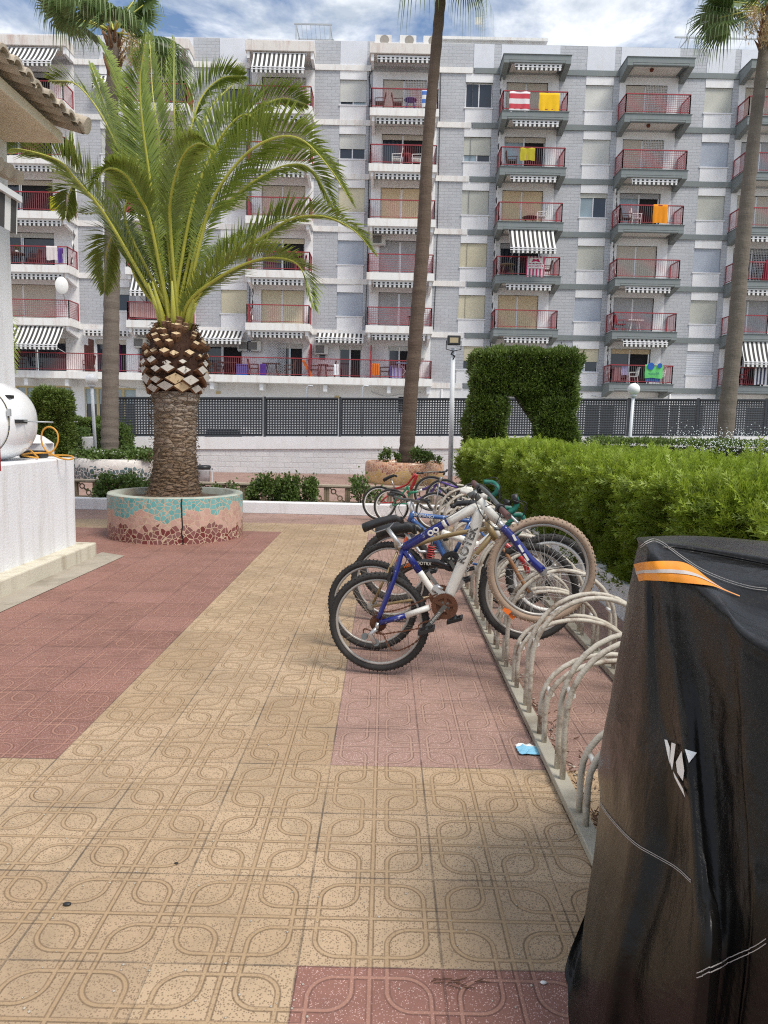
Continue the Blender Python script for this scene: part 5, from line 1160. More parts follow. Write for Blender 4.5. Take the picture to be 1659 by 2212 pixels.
def wheel(B,c,axis,Rr,w,tyre,rim,spoke,knobs=True,rimw=.010,hubs=None,label=None,nsp=30,flat=False):
    c=Vector(c); ax=Vector(axis).normalized(); u=Vector((0,0,1)); u=(u-ax*u.dot(ax)).normalized(); v=ax.cross(u)
    mb=MB(); mb.torus(c,ax,Rr-w,w,64,10)
    if knobs:
        for k in range(74):
            t=2*PI*k/74; d=u*math.cos(t)+v*math.sin(t); tt=v*math.cos(t)-u*math.sin(t)
            for s in ((-.55,.0),(.0,.0),(.55,0)) if k%2 else ((-.8,0),(.3,0),(.8,0)):
                q=c+d*(Rr-w)+ (d*math.cos(s[0]*1.1)+ax*math.sin(s[0]*1.1))*w; dn=(d*math.cos(s[0]*1.1)+ax*math.sin(s[0]*1.1)); mb.bar(q-dn*.002,q+dn*.0042,w*.42,w*.30,up=tuple(tt))
    if flat:
        zmin=.003; mb.v=[(a,b,max(z,zmin+ .0)) for a,b,z in mb.v]
    wl=mb.build('wheel',tyre,B,label=label)
    mb=MB(); mb.torus(c,ax,Rr-2*w-rimw*.55,rimw,56,6,1.1); mb.build('rim',rim,wl)
    mb=MB(); hw=.035
    for k in range(nsp):
        t=2*PI*(k+.3*(k%4))/nsp; s=1 if k%2 else -1; t2=t+(.5 if k%4<2 else -.5); a=c+ax*s*hw+(u*math.cos(t2)+v*math.sin(t2))*.022; b=c+(u*math.cos(t)+v*math.sin(t))*(Rr-2*w-rimw); mb.tube([a,b],.0011,3,cap=False)
    mb.build('spokes',spoke,wl)
    MB().tube([c-ax*.05,c+ax*.05],.012,10).tube([c-ax*.04,c-ax*.036],.027,14).tube([c+ax*.036,c+ax*.04],.027,14).build('hub',hubs or BK['silver'],wl)
    return wl
def sproket(mb,c,ax,r,teeth=36,th=.003,hole=.5):
    c=Vector(c); ax=Vector(ax).normalized(); u=Vector((0,0,1)); v=ax.cross(u); n=teeth*2; b0=len(mb.v)
    for s in (-1,1):
        for ring in (0,1):
            for k in range(n):
                t=2*PI*k/n; rr=(r if k%2 else r*.945) if ring else r*hole; mb.v.append(tuple(c+ax*th*s+(u*math.cos(t)+v*math.sin(t))*rr))
    for k in range(n):
        k2=(k+1)%n; mb.face(b0+k,b0+k2,b0+n+k2,b0+n+k); mb.face(b0+2*n+k,b0+3*n+k,b0+3*n+k2,b0+2*n+k2); mb.face(b0+n+k,b0+n+k2,b0+3*n+k2,b0+3*n+k); mb.face(b0+k,b0+2*n+k,b0+2*n+k2,b0+k2)
def saddle(B,c,d,L=.27,W=.13,mat=None,red=True,th=.034):
    """padded saddle, nose towards d"""
    c=Vector(c); d=Vector(d).normalized(); s=d.cross(Vector((0,0,1))).normalized(); u=s.cross(d)
    mb=MB(); n=14; m=10; b0=0
    for k in range(n+1):
        f=k/n; x=(f-.45)*L; hw=W/2*(.22+.78*max(0,1-f*1.25)**.8) if f>.12 else W/2*(.55+.45*f/.12); zt=.018*(1-f)+.010*math.sin(f*PI)-(.018 if f>.9 else 0)
        for j in range(m):
            a=2*PI*j/m; mb.v.append(tuple(c+d*x+s*hw*math.cos(a)+u*(zt+.026*math.sin(a) if math.sin(a)>0 else zt+th*(1-.45*f)*math.sin(a))))
    for k in range(n):
        for j in range(m): mb.face(k*m+j,k*m+(j+1)%m,(k+1)*m+(j+1)%m,(k+1)*m+j,sm=True)
    mb.face(*range(m)); mb.face(*[n*m+j for j in range(m)][::-1]); o=mb.build('saddle',mat or M['saddle'],B)
    if red:
        a=MB(); a.bar(c-s*W*.30+d*.02+u*.034-d*.06,c-s*.022+u*.030+d*.09,.020,.003); a.build('saddle_stripe',M['saddlered'],o)
        a=MB(); a.bar(c-s*W*.47-d*.08+u*.014,c-s*.030+u*.012+d*.10,.010,.006); a.build('saddle_piping',M['plastic'],o)
    MB().tube([c-d*.07-u*.005,c-d*.05-u*.035,c+d*.04-u*.035,c+d*.09-u*.002],.004,6).build('saddle_rail',M['metal'],o)
    return o
def crank(B,c,ax,side,r=.085,mat=None,ang=-2.2,arm=.165,pedal=True,rs=None):
    c=Vector(c); ax=Vector(ax).normalized(); mb=MB()
    sproket(mb,c+ax*side*.045,ax,r,40,hole=.62); sproket(mb,c+ax*side*.040,ax,r*.72,30,hole=.55)
    for k in range(5): t=k*2*PI/5+.4; e=Vector((math.cos(t)*-ax.y,math.cos(t)*ax.x,math.sin(t))); mb.bar(c+ax*side*.046,c+ax*side*.046+e*r*.78,.016,.006,up=tuple(ax))
    ch=mb.build('chainring',mat or M['rust'],B)
    for s,an in ((side,ang),(-side,ang+PI)):
        u=Vector((math.cos(an)*1.0,math.cos(an)*(-ax.x/ax.y if abs(ax.y)>.3 else 0),math.sin(an))).normalized(); p0=c+ax*s*.062; p1=p0+u*arm; ca=MB().bar(p0-u*.01,p1+u*.012,.026,.014,up=tuple(ax)).build('crank',BK['silver'] if s!=side else M['armgrey'],B)
        if pedal:
            q=p1+ax*s*.06; hz=Vector((1,0,.3)).normalized(); pd=MB(); pd.bar(q-hz*.045-ax*.04,q+hz*.045-ax*.04,.012,.02); pd.bar(q-hz*.045+ax*.04,q+hz*.045+ax*.04,.012,.02); pd.bar(q-hz*.045-ax*.045,q-hz*.045+ax*.045,.012,.022); pd.bar(q+hz*.045-ax*.045,q+hz*.045+ax*.045,.012,.022); pd.tube([p1,q+ax*s*.04],.012,8); pd.build('pedal',M['black'],ca)
    return ch
M['armgrey']=pm('dull_crank_arm',(.13,.135,.13),.4,.2,20,metal=.4)
def chain(B,pts,mat=None,r=.0045,name='chain'):
    path=bez(pts,int(max(30,sum((Vector(pts[i+1])-Vector(pts[i])).length for i in range(len(pts)-1))/.011))); mb=MB()
    for k in range(len(path)-1):
        mb.bar(path[k],path[k+1],r*2.2 if k%2 else r*1.2,.006,up=(0,1,.01))
    return mb.build(name,mat or M['rust'],B)
def bike_frame(B,tubes):
    """tubes: (name, points, radius, material)"""
    for nm,pts,r,m in tubes: MB().tube(bez(pts,14) if len(pts)>2 else pts,r,12).build(nm,m,B)
# -- bike 1: white and blue mountain bike
B1=tag(thing('bicycle','x','x',(0,4.45,0)),'nearest bicycle, white and dark blue mountain bike with tan front tyre resting on the rack','bicycle','bicycles parked in the rack')
YR,YF=4.46,4.26
def b1(x,y,dy=0.): 
    X=(x-325)/(1265-325); return at(*KZ_(x,y),YR+(YF-YR)*X+dy)
ra,bb,st,ht,hb_,fa=b1(325,1005),b1(707,905),b1(465,578),b1(905,318),b1(1040,440),b1(1268,705)
axn=Vector((.13,1,0)).normalized()
wheel(B1,ra,axn,.317,.0215,M['tyre'],M['rimm'],M['spoke'],flat=True)
fax=Vector((.02,1,.02)); wheel(B1,b1(1266,705),fax,.322,.022,M['tyretan'],M['rimm'],M['spokel'])
tm=st.lerp(ht,.60)
bike_frame(B1,[('top_tube',[st,st.lerp(ht,.5)+Vector((0,0,.0)),tm],.027,BK['blue']),('top_tube',[tm,b1(880,345),b1(915,345)],.029,BK['white']),('down_tube',[b1(912,350),b1(838,590),bb],.034,BK['white']),
 ('seat_tube',[st,b1(560,715)],.022,BK['blue']),('seat_tube',[b1(560,715),b1(640,830),bb],.021,BK['white']),('head_tube',[b1(903,300),b1(1015,425)],.027,BK['white']),
 ('seat_stay',[st,b1(412,760,-.045),b1(322,985,-.06)],.015,BK['blue']),('seat_stay',[st,b1(402,760,.045),b1(322,985,.06)],.013,BK['blue']),
 ('chain_stay',[b1(330,1010,-.06),b1(480,968,-.045)],.017,BK['blue']),('chain_stay',[b1(480,968,-.045),b1(620,920,-.03)],.019,BK['white']),('chain_stay',[b1(330,1010,.06),b1(620,925,.03)],.015,BK['blue'])])
tmj=MB(); tmj.tube([st.lerp(ht,.535),st.lerp(ht,.575)],.0278,12); tmj.build('tube_band',BK['white'],B1)
# fork and bars
bike_frame(B1,[('steerer',[b1(1000,410),b1(1062,478)],.021,BK['silver']),('fork_crown',[b1(1060,475,-.07),b1(1060,475,.07)],.020,BK['silver']),('fork_leg',[b1(1040,455,-.06),b1(1110,530,-.06),b1(1190,630,-.06),b1(1272,708,-.055)],.0235,BK['blue']),('fork_leg',[b1(1040,455,.06),b1(1110,530,.06),b1(1190,630,.06),b1(1272,708,.055)],.0235,BK['blue'])])
decal=MB(); 
for a,b in (((1135,560),(1160,600)),((1165,610),(1190,650)),((1100,500),(1118,535))): decal.bar(b1(*a,-.0835),b1(*b,-.0835),.014,.003,up=(0,1,0))
decal.build('fork_decal',BK['white'],B1)
stem=MB().tube([b1(905,300),b1(880,262),b1(855,285)],[.017,.026,.030],10).build('stem',M['armgrey'],B1)
hbc=b1(900,250); g1=b1(885,195,-.30); g2=b1(1075,395,-.12)
gL,gR=at(*KZ_(872,200),4.62),at(*KZ_(1075,395),3.95)
mid_=gL.lerp(gR,.45)+Vector((0,0,.02))
bar_=MB().tube(bez([gL,gL.lerp(mid_,.6)+Vector((0,0,.005)),mid_,gR.lerp(mid_,.6),gR],16),.0125,10).build('handlebar',M['armgrey'],B1)
MB().tube([gL,gL.lerp(gR,.17)],.018,10).build('grip',M['grip'],bar_); MB().tube([gR,gR.lerp(gL,.17)],.018,10).build('grip',M['grip'],bar_)
for f in (.21,.79): q=gL.lerp(gR,f); MB().tube([q-(gR-gL)*.02,q+(gR-gL)*.025],.027,10).build('shifter',M['black'],bar_)
for f in (.25,.75): q=gL.lerp(gR,f); MB().tube([q,q+Vector((.05,-.0,-.03)),q+(gL-gR)*(.18 if f<.5 else -.18)+Vector((.07,0,-.05))],.007,6).build('brake_lever',M['metal'],bar_)
mb=MB()
for p in ([(875,260),(820,340),(600,470),(470,560)],[(905,230),(885,300),(930,400),(1010,470),(1080,500)],[(960,200),(1010,230),(1015,300),(940,340)],[(1010,330),(1060,300),(1000,450)],[(500,590),(470,680),(400,740),(370,800)],[(1100,300),(1160,330),(1150,400),(1060,440)]): mb.tube(bez([b1(x,y,-.035) for x,y in p],24),.0028,5)
mb.build('cables',M['black'],B1)
sp=b1(372,462); MB().tube([st+Vector((.01,0,-.02)),sp],.0145,10).build('seat_post',BK['silver'],B1); MB().tube([st+(sp-st)*.05,st+(sp-st)*.16],.022,12).build('seat_clamp',BK['silver'],B1)
saddle(B1,b1(340,442),b1(460,400)-b1(215,480),.255,.12)
crank(B1,bb,axn,-1,.083,ang=-2.22)
mb=MB(); 
for k,r in enumerate((.055,.047,.039,.031)): sproket(mb,ra-axn*(.03+.006*k),axn,r,22,.0015,.3)
mb.build('cassette',M['rust'],B1)
chain(B1,[b1(300,955,-.045),b1(450,930,-.05),b1(660,845,-.05)]); chain(B1,[b1(690,985,-.05),b1(560,1020,-.05),b1(560,1100,-.055),b1(470,1160,-.055),b1(400,1165,-.055),b1(350,1080,-.055),b1(310,1060,-.05)]); chain(B1,[b1(575,1040,-.05),b1(420,1065,-.05),b1(330,1075,-.055),b1(245,1045,-.055),b1(235,1075,-.055)])
dr=MB().tube([b1(320,1010,-.06),b1(312,1045,-.068)],.013,8).tube([b1(312,1045,-.068),b1(275,1075,-.07),b1(305,1130,-.07)],.016,8).build('derailleur',BK['silver'],B1)
for x,y in ((243,1088),(308,1125)): MB().tube([b1(x,y,-.060),b1(x,y,-.076)],.022,14).build('jockey_wheel',M['armgrey'],dr)
MB().tube([b1(640,830,-.03),b1(665,800,-.03),b1(690,820,-.03)],.016,8).bar(b1(640,800,-.04),b1(700,845,-.04),.03,.012,up=(0,1,0)).build('front_derailleur',BK['silver'],B1)
MB().bar(b1(395,690,-.05),b1(380,770,-.05),.018,.014,up=(0,1,0)).bar(b1(395,690,.05),b1(380,770,.05),.018,.014,up=(0,1,0)).build('brake_arm',M['black'],B1)
# lettering on the frame
dd=(b1(880,450)-b1(795,665)); mwx=basis(b1(838,560,-.0365),dd,Vector((0,0,1)).cross(dd).cross(dd)*-1 if False else (-.9,0,.35))
text_mesh('lettering','KOTEK',.074,M['black'],basis(b1(836,560,-.0375),dd,(-.9,0,.3)),B1,outline=.0019)
dd2=(b1(900,340)-b1(465,578)); text_mesh('lettering','OO',.045,BK['white'],basis(b1(640,484,-.0295),dd2,(-.4,0,.9)),B1,outline=.0030)
u=Vector((math.cos(-2.22),math.cos(-2.22)*-.13,math.sin(-2.22))); 
text_mesh('lettering','SHIMANO',.020,BK['white'],basis(bb-axn*.0705+u*.085,-u,(-.8,0,.6)),B1)
mb=MB(); mb.bar(b1(1048,925,-.05),b1(1082,955,-.05),.030,.012,up=(0,1,0)); mb.bar(b1(1085,955,-.03),b1(1105,985,-.03),.028,.012,up=(0,1,0)); mb.build('reflector',M['reflector'],B1)
# -- bike 2: tarnished gold frame
B2=tag(thing('bicycle','x','x',(0,4.97,0)),'second bicycle, tarnished gold frame with green taped bars behind the blue and white one','bicycle','bicycles parked in the rack')
def b2(x,y,dy=0.): X=(x-285)/(1190-285); return at(*KZ_(x,y),4.95+(4.62-4.95)*X+dy)
a2=Vector((.2,1,0)).normalized()
c=b2(287,915); wheel(B2,Vector((c.x,c.y,.322)),a2,.317,.021,M['tyre'],M['rimm'],M['spoke'],flat=True)
wheel(B2,b2(1190,835),(.05,1,0),.322,.0225,M['tyre'],M['rimm'],M['spokel'])
ra2=Vector((c.x,c.y,.322)); bb2=b2(690,850)
bike_frame(B2,[('top_tube',[b2(440,590),b2(700,510),b2(965,462)],.0155,BK['gold']),('down_tube',[b2(975,505),bb2],.017,BK['gold']),('seat_tube',[b2(430,560),b2(560,710),b2(640,830),bb2],.015,BK['gold']),('head_tube',[b2(948,425),b2(1000,530)],.021,BK['gold']),('seat_stay',[b2(432,600),b2(290,900,-.05)],.009,BK['gold']),('seat_stay',[b2(432,600),b2(290,900,.05)],.009,BK['gold']),('chain_stay',[b2(290,915,-.05),bb2],.010,BK['gold']),('chain_stay',[b2(290,915,.05),bb2],.010,BK['gold']),
 ('fork_leg',[b2(1000,530,-.045),b2(1080,640,-.05),b2(1130,730,-.05),b2(1195,835,-.05)],.013,BK['rusty']),('fork_leg',[b2(1000,530,.045),b2(1080,640,.05),b2(1130,730,.05),b2(1195,835,.05)],.013,BK['rusty'])])
saddle(B2,b2(415,470)+Vector((0,0,0)),b2(520,455)-b2(325,490),.27,.17,red=False,th=.075); MB().tube([b2(432,590),b2(410,490)],.0135,10).build('seat_post',BK['silver'],B2)
crank(B2,bb2,a2,-1,.082,ang=-.9)
text_mesh('lettering','MERCIER',.043,BK['white'],basis(b2(853,672,-.0185),b2(905,600)-b2(790,760),(-.7,0,.7)),B2)
st2=MB().tube([b2(948,425),b2(955,385),b2(985,375)],.012,8).build('stem',BK['silver'],B2)
hc=b2(985,375)
for s in (-1,1):
    e=hc+Vector((.03,.19*s,0)); 
    d_=MB().tube(bez([hc,hc.lerp(e,.8),e,e+Vector((.11,0,.02)),e+Vector((.13,0,-.05)),e+Vector((.08,0,-.12)),e+Vector((-.0,0,-.13))],24),.012,8).build('handlebar',M['armgrey'],B2)
    MB().tube(bez([e+Vector((.06,0,.012)),e+Vector((.12,0,.01)),e+Vector((.133,0,-.05)),e+Vector((.09,0,-.11))],14),.0165,8).build('grip',M['tape'],d_)
e=b2(1000,235); MB().tube(bez([at(*KZ_(930,195),4.75),at(*KZ_(985,200),4.74),at(*KZ_(1010,225),4.7),at(*KZ_(1000,260),4.7),at(*KZ_(960,290),4.72)],18),.0155,8).build('grip',M['tape'],B2); MB().tube(bez([at(*KZ_(1110,270),4.5),at(*KZ_(1122,310),4.5),at(*KZ_(1110,350),4.5),at(*KZ_(1075,375),4.5)],14),.018,8).build('grip',M['tape'],B2); MB().tube([at(*KZ_(1108,268),4.5),at(*KZ_(1122,320),4.5)],.021,8).tube([at(*KZ_(1055,312),4.52),at(*KZ_(1085,318),4.5)],.018,8).build('brake_hood',M['black'],B2)
mb=MB()
for p in ([(1120,300),(1180,320),(1160,390),(1090,430),(1010,450)],[(1000,190),(1030,230),(1020,330),(990,380)],[(940,180),(1000,170),(1025,210)]): mb.tube(bez([b2(x,y,-.2) for x,y in p],24),.0022,5)
mb.build('cables',M['black'],B2)
# -- bike 3: full suspension, black rear arm with red spring
B3=tag(thing('bicycle','x','x',(.1,5.75,0)),'third bicycle, white and black full suspension frame with a red coil spring and white rim','bicycle','bicycles parked in the rack')
def b3(x,y,dy=0.): X=(x-390)/(1330-390); return at(*KZ_(x,y),5.72+(5.35-5.72)*X+dy)
a3=Vector((.2,1,0)).normalized()
c=b3(392,750); c3=Vector((c.x,c.y,.325)); wheel(B3,c3,a3,.322,.024,M['tyre'],M['rimm'],M['spoke'])
wheel(B3,b3(1310,742),(.1,1,0),.322,.028,M['tyre'],M['rimw'],M['spokel'],rimw=.016)
bb3=b3(745,650)
bike_frame(B3,[('swing_arm',[b3(430,700,-.05),b3(540,668,-.045),b3(650,655,-.04),b3(745,690,-.03)],.023,BK['black']),('swing_arm',[c3+Vector((0,.05,0)),b3(540,680,.045),b3(745,690,.03)],.020,BK['black']),('main_beam',[b3(690,490),b3(800,525),b3(900,560)],.028,BK['white']),('main_beam',[b3(690,660),b3(830,620),b3(985,500)],.030,BK['white']),('main_beam',[b3(660,520),b3(690,600),b3(740,690)],.020,BK['mid']),
 ('head_tube',[b3(985,430),b3(1020,520)],.022,BK['white']),('fork_leg',[b3(1040,540,-.06),b3(1150,640,-.06),b3(1190,720,-.06)],.020,BK['red']),('fork_leg',[b3(1040,540,.06),b3(1150,640,.06),b3(1310,742,.06)],.016,BK['white']),('fork_leg',[b3(1150,640,-.06),b3(1310,742,-.06)],.014,BK['white'])])
text_mesh('lettering','HSEB',.036,M['reflector'],basis(b3(495,678,-.0745),b3(560,664)-b3(480,690),(0,0,1)),B3); text_mesh('lettering','OOTRX',.034,BK['white'],basis(b3(585,668,-.0695),(1,-.3,.02),(0,0,1)),B3); text_mesh('lettering','TOP BIKE',.045,M['spring'],basis(b3(905,575,-.0315),b3(960,520)-b3(850,620),(-.6,0,.8)),B3)
mb=MB(); pts=[]
p0,p1=b3(632,560),b3(622,640); dv=(p1-p0)
for k in range(90):
    f=k/89; a=f*2*PI*6; pts.append(p0+dv*f+Vector((math.cos(a)*.028,math.sin(a)*.028,0)))
sh_=MB().tube([p0-dv*.25,p1+dv*.2],.012,8).build('shock_absorber',M['black'],B3); MB().tube(pts,.0065,6).build('coil_spring',M['spring'],sh_)
saddle(B3,b3(470,462),(1,-.2,.02),.28,.2,red=False,th=.05); MB().tube([b3(470,475),b3(560,600),b3(680,600)],.014,8).build('seat_post',BK['silver'],B3)
crank(B3,bb3,a3,-1,.08,ang=-1.0,mat=M['black'])
# -- bike 4: blue frame facing the plaza
B4=tag(thing('bicycle','x','x',(0,6.4,0)),'fourth bicycle, plain mid blue frame with orange fork, its handlebars pointing to the plaza','bicycle','bicycles parked in the rack')
def b4(x,y,dy=0.): return at(*KZ_(x,y),6.35+dy)
c=at(*KZ_(425,640),6.35); c4=Vector((c.x,6.35,.33)); wheel(B4,c4,(.12,1,0),.325,.030,M['tyre'],M['rimm'],M['spoke'])
r4=Vector((c.x+1.03,6.2,.33)); wheel(B4,r4,(.1,1,0),.32,.026,M['tyre'],M['rimm'],M['spoke'])
bb4=b4(745,640)
bike_frame(B4,[('top_tube',[b4(522,385),b4(700,402),b4(860,422)],.020,BK['mid']),('down_tube',[b4(515,412),b4(610,500),bb4],.024,BK['mid']),('head_tube',[b4(525,365),b4(500,428)],.023,BK['mid']),('seat_tube',[b4(865,405),bb4],.019,BK['mid']),('seat_stay',[b4(862,425),r4+Vector((0,-.06,0))],.010,BK['mid']),('chain_stay',[bb4,r4+Vector((0,-.06,0))],.011,BK['mid']),
 ('fork_leg',[b4(500,428,-.05),b4(490,500,-.055),c4+Vector((0,-.06,0))],.015,BK['orange']),('fork_leg',[b4(500,428,.05),b4(495,500,.055),c4+Vector((0,.06,0))],.015,BK['orange'])])
text_mesh('lettering','SHIMANO',.040,BK['white'],basis(b4(585,391,-.022),(1,0,-.1),(0,0,1)),B4)
saddle(B4,b4(845,330),(-1,0,.02),.26,.14,red=False); MB().tube([b4(862,410),b4(850,340)],.014,8).build('seat_post',BK['silver'],B4)
g1,g2=at(*KZ_(385,268),6.75),at(*KZ_(615,308),6.0); h_=MB().tube(bez([g1,g1.lerp(g2,.3)+Vector((0,0,-.02)),b4(515,300),g1.lerp(g2,.7)+Vector((0,0,-.02)),g2],18),.012,8).build('handlebar',M['armgrey'],B4)
MB().tube([g1,g1.lerp(g2,.16)],.017,8).build('grip',M['black'],h_); MB().tube([g2,g2.lerp(g1,.16)],.017,8).build('grip',M['black'],h_); MB().tube([b4(522,368),b4(520,330),b4(515,300)],.015,8).build('stem',BK['silver'],B4)
mb=MB()
for p in ([(560,300),(480,300),(440,340),(470,400),(520,440)],[(470,290),(420,350),(450,430),(505,440)],[(540,300),(570,350),(545,400)]): mb.tube(bez([b4(x,y,-.1) for x,y in p],24),.0028,5)
mb.build('cables',M['black'],B4); MB().tube([b4(500,310),b4(520,370)],.02,8).build('light_bracket',M['plastic'],B4)
crank(B4,bb4,(.1,1,0),-1,.08,ang=-.4,mat=M['black'])
# -- three children's bicycles at the far end
QZ=lambda x,y:((960+x/4.1475)/1.2912,(1280+y/4.1475)/1.2912)
def kid(label,rear,front,fr_,Yr,Yf,r,tubes,seat,bars_,knob=False,pur=None):
    B=tag(thing('bicycle','x','x',(0,Yr,0)),label,'bicycle','bicycles parked in the rack')
    def q(x,y,dy=0.): X=(x-rear[0])/(front[0]-rear[0]); return at(*QZ(x,y),Yr+(Yf-Yr)*X+dy)
    c=q(*rear); cr=Vector((c.x,c.y,r+.004)); wheel(B,cr,(.1,1,0),r,.018,M['tyre'],M['rimw'],M['spokel'],knobs=False,nsp=20); cf=q(*front); wheel(B,cf,(.1,1,0),r,.018,M['tyre'],M['rimm'],M['spokel'],knobs=False,nsp=20)
    for nm,pts,rr,m in tubes: P=[cr if p=='r' else cf if p=='f' else q(*p) for p in pts]; MB().tube(bez(P,12) if len(P)>2 else P,rr,10).build(nm,m,B)
    if seat: saddle(B,q(*seat[0]),q(*seat[1])-q(*seat[0]),.24,.13,red=False); MB().tube([q(seat[0][0]+15,seat[0][1]+5),q(*seat[2])],.012,8).build('seat_post',BK['silver'],B)
    if bars_: 
        a,b=q(bars_[0][0],bars_[0][1],.22),q(bars_[1][0],bars_[1][1],-.2); h=MB().tube([a,a.lerp(b,.5)+Vector((0,0,.01)),b],.010,8).build('handlebar',M['armgrey'],B); MB().tube([a,a.lerp(b,.22)],.016,8).build('grip',M['black'],h); MB().tube([b,b.lerp(a,.22)],.016,8).build('grip',M['black'],h)
    return B,q
kid('small red bicycle with a black saddle at the far end of the rack',(405,515),(1010,400),None,12.05,11.7,.285,[('down_tube',[(840,180),(800,290),(735,400)],.028,BK['red']),('top_tube',[(820,175),(730,290),(660,325),(590,345)],.018,BK['red']),('seat_tube',[(575,340),(520,420)],.018,BK['red']),('seat_stay',[(520,410),'r'],.014,BK['red']),('chain_stay',['r',(560,500),(700,440)],.013,BK['red']),('fork_leg',[(880,220),(910,275),(945,320),'f'],.013,BK['gold'])],((525,225),(585,195),(585,340)),((1165,150),(840,165)))
kid('small green bicycle with a purple and white top tube beside the red one',(545,530),(1150,440),None,11.6,11.3,.285,[('top_tube',[(735,400),(860,375)],.019,BK['green']),('top_tube',[(860,375),(905,355)],.0192,BK['white']),('top_tube',[(905,355),(1070,290)],.019,BK['purple']),('seat_tube',[(735,310),(700,370),(590,480)],.016,BK['green']),('down_tube',[(730,310),(760,390),(740,430)],.016,BK['green']),('down_tube',[(1065,300),(980,400),(760,520)],.018,BK['purple']),('seat_stay',[(640,400),'r'],.011,BK['green']),('chain_stay',['r',(640,520),(760,525)],.011,BK['green']),('fork_leg',[(1070,290),(1110,370),'f'],.013,BK['purple'])],((610,408),(900,470),(650,470)),((950,470),(985,495)))
kid('dark bicycle mostly hidden behind the far hoops of the rack',(1050,360),(1500,500),None,11.0,10.7,.29,[('top_tube',[(1100,260),(1300,330)],.016,BK['purple']),('down_tube',[(1100,330),(1280,480)],.018,BK['black']),('head_tube',[(1130,210),(1110,260)],.02,BK['silver']),('fork_leg',[(1110,260),'r'],.013,BK['silver'])],None,((1150,180),(1190,130)))
# crumpled white bag by the hoops
M['bag']=pm('crumpled_white_bag',(.70,.68,.62),.7,.15,20); mb=MB(); c=at(*QZ(1420,370),7.6); mb.sphere(c,.05,14,9,(1.4,.8,.9)); c2=at(*QZ(1600,420),7.2); mb.sphere(c2,.055,14,9,(1.2,.8,.9))
mb.v=[(a+random.uniform(-.011,.011),b+random.uniform(-.011,.011),z+random.uniform(-.011,.011)) for a,b,z in mb.v]; tag(mb.build('bag',M['bag']),'crumpled white bag caught on the hoops behind the handlebars','bag')
# ------------------------------------------------------------------ things on the balconies
def chair(label,x,z,mat,face=1,y=None,high=False,white=False):
    y=FY-.8 if y is None else y; t=tag(thing('balcony_chair','x','x',(x,y,z)),label,'chair')
    MB().box(x-.24,x+.24,y-.22,y+.22,z+.40,z+.44).build('seat',mat,t); b=MB(); bx=x+.24*face
    b.bar((bx,y-.2,z+.42),(bx+.10*face,y-.2,z+.95),.04); b.bar((bx,y+.2,z+.42),(bx+.10*face,y+.2,z+.95),.04); b.bar((bx+.10*face,y-.2,z+.93),(bx+.10*face,y+.2,z+.93),.05)
    for k in range(5): b.bar((bx+.02*face,y-.16+k*.08,z+.45),(bx+.09*face,y-.16+k*.08,z+.92),.035,.02)
    b.build('backrest',mat,t); a=MB()
    for s in (-1,1): a.bar((x-.24,y+.22*s,z+.64),(x+.28,y+.22*s,z+.66),.04,.03); a.bar((x-.22*face,y+.22*s,z+.01),(x-.24*face,y+.22*s,z+.64),.032); a.bar((x+.28*face,y+.22*s,z+.01),(x+.2*face,y+.22*s,z+.44),.032)
    a.build('frame',mat,t); return t
def table(label,x,z,mat,r=.42,h=.72,square=False,y=None):
    y=FY-.7 if y is None else y; t=tag(thing('balcony_table','x','x',(x,y,z)),label,'table')
    if square: MB().box(x-r,x+r,y-.35,y+.35,z+h-.04,z+h).build('table_top',mat,t)
    else: MB().lathe([(.001,h-.035),(r,h-.035),(r,h),(.001,h)],(x,y,z),24).build('table_top',mat,t)
    for sx in (-1,1):
        for sy in (-1,1): MB().bar((x+sx*r*.75,y+sy*.25,z+.005),(x+sx*r*.45,y+sy*.2,z+h-.04),.035).build('leg',mat,t)
    return t
def towel(label,x0,x1,ztop,hgt,mat,y=FY-1.385,name='towel',cat='towel'):
    V=[];n=14;m=8; mb=MB()
    for j in range(m+1):
        for i in range(n+1):
            f=j/m; x=x0+(x1-x0)*i/n; mb.v.append((x+.01*math.sin(j+i),y-.012-.018*f*math.sin(i*1.3+x0*3)-.01*math.sin(i*.7),ztop+.03-hgt*f-(.02*math.sin(i*.5+x0))*f))
    for j in range(m):
        for i in range(n): a=j*(n+1)+i; mb.face(a,a+1,a+n+2,a+n+1,sm=True)
    b0=len(mb.v)
    for j in range(3):
        for i in range(n+1): mb.v.append((x0+(x1-x0)*i/n,y+.06+.01*j,ztop+.035-hgt*.35*j/2))
    for j in range(2):
        for i in range(n): a=b0+j*(n+1)+i; mb.face(a,a+1,a+n+2,a+n+1,sm=True)
    for i in range(n): mb.face(i,b0+i,b0+i+1,i+1,sm=True)
    o=mb.build(name,mat); return tag(o,label,cat)
def cloth(name,c): return pm(name,c,.9,.12,6)
RB=lambda i:LV[i]+.43+1.0
zf=lambda i:LV[i]+.425
towel('red and white striped towel on the top floor grey balcony railing',6.25,7.35,RB(5)-.05,1.05,stripes('red_white_towel',.52,(.55,.02,.05),(.75,.72,.74),2,.5),y=FY-1.37)
towel('plain yellow towel on the same top floor railing as the striped one',7.85,8.95,RB(5)-.1,.95,cloth('yellow_towel',(.80,.48,.01)),y=FY-1.37)
towel('olive yellow towel folded over a railing one floor below the plain yellow towel',6.95,7.75,RB(4)-.05,.66,cloth('olive_towel',(.42,.36,.02)),y=FY-1.37)
tw=towel('pink and white striped bath towel with lettering below the lowered awning',7.55,8.55,RB(2),1.10,stripes('pink_white_towel',.19,(.72,.66,.68),(.50,.02,.12),0,.5),y=FY-1.40)
plate=MB().box(7.6,8.5,FY-1.455,FY-1.445,RB(2)-.62,RB(2)-.40).build('white_band',M['plastic'],tw); 
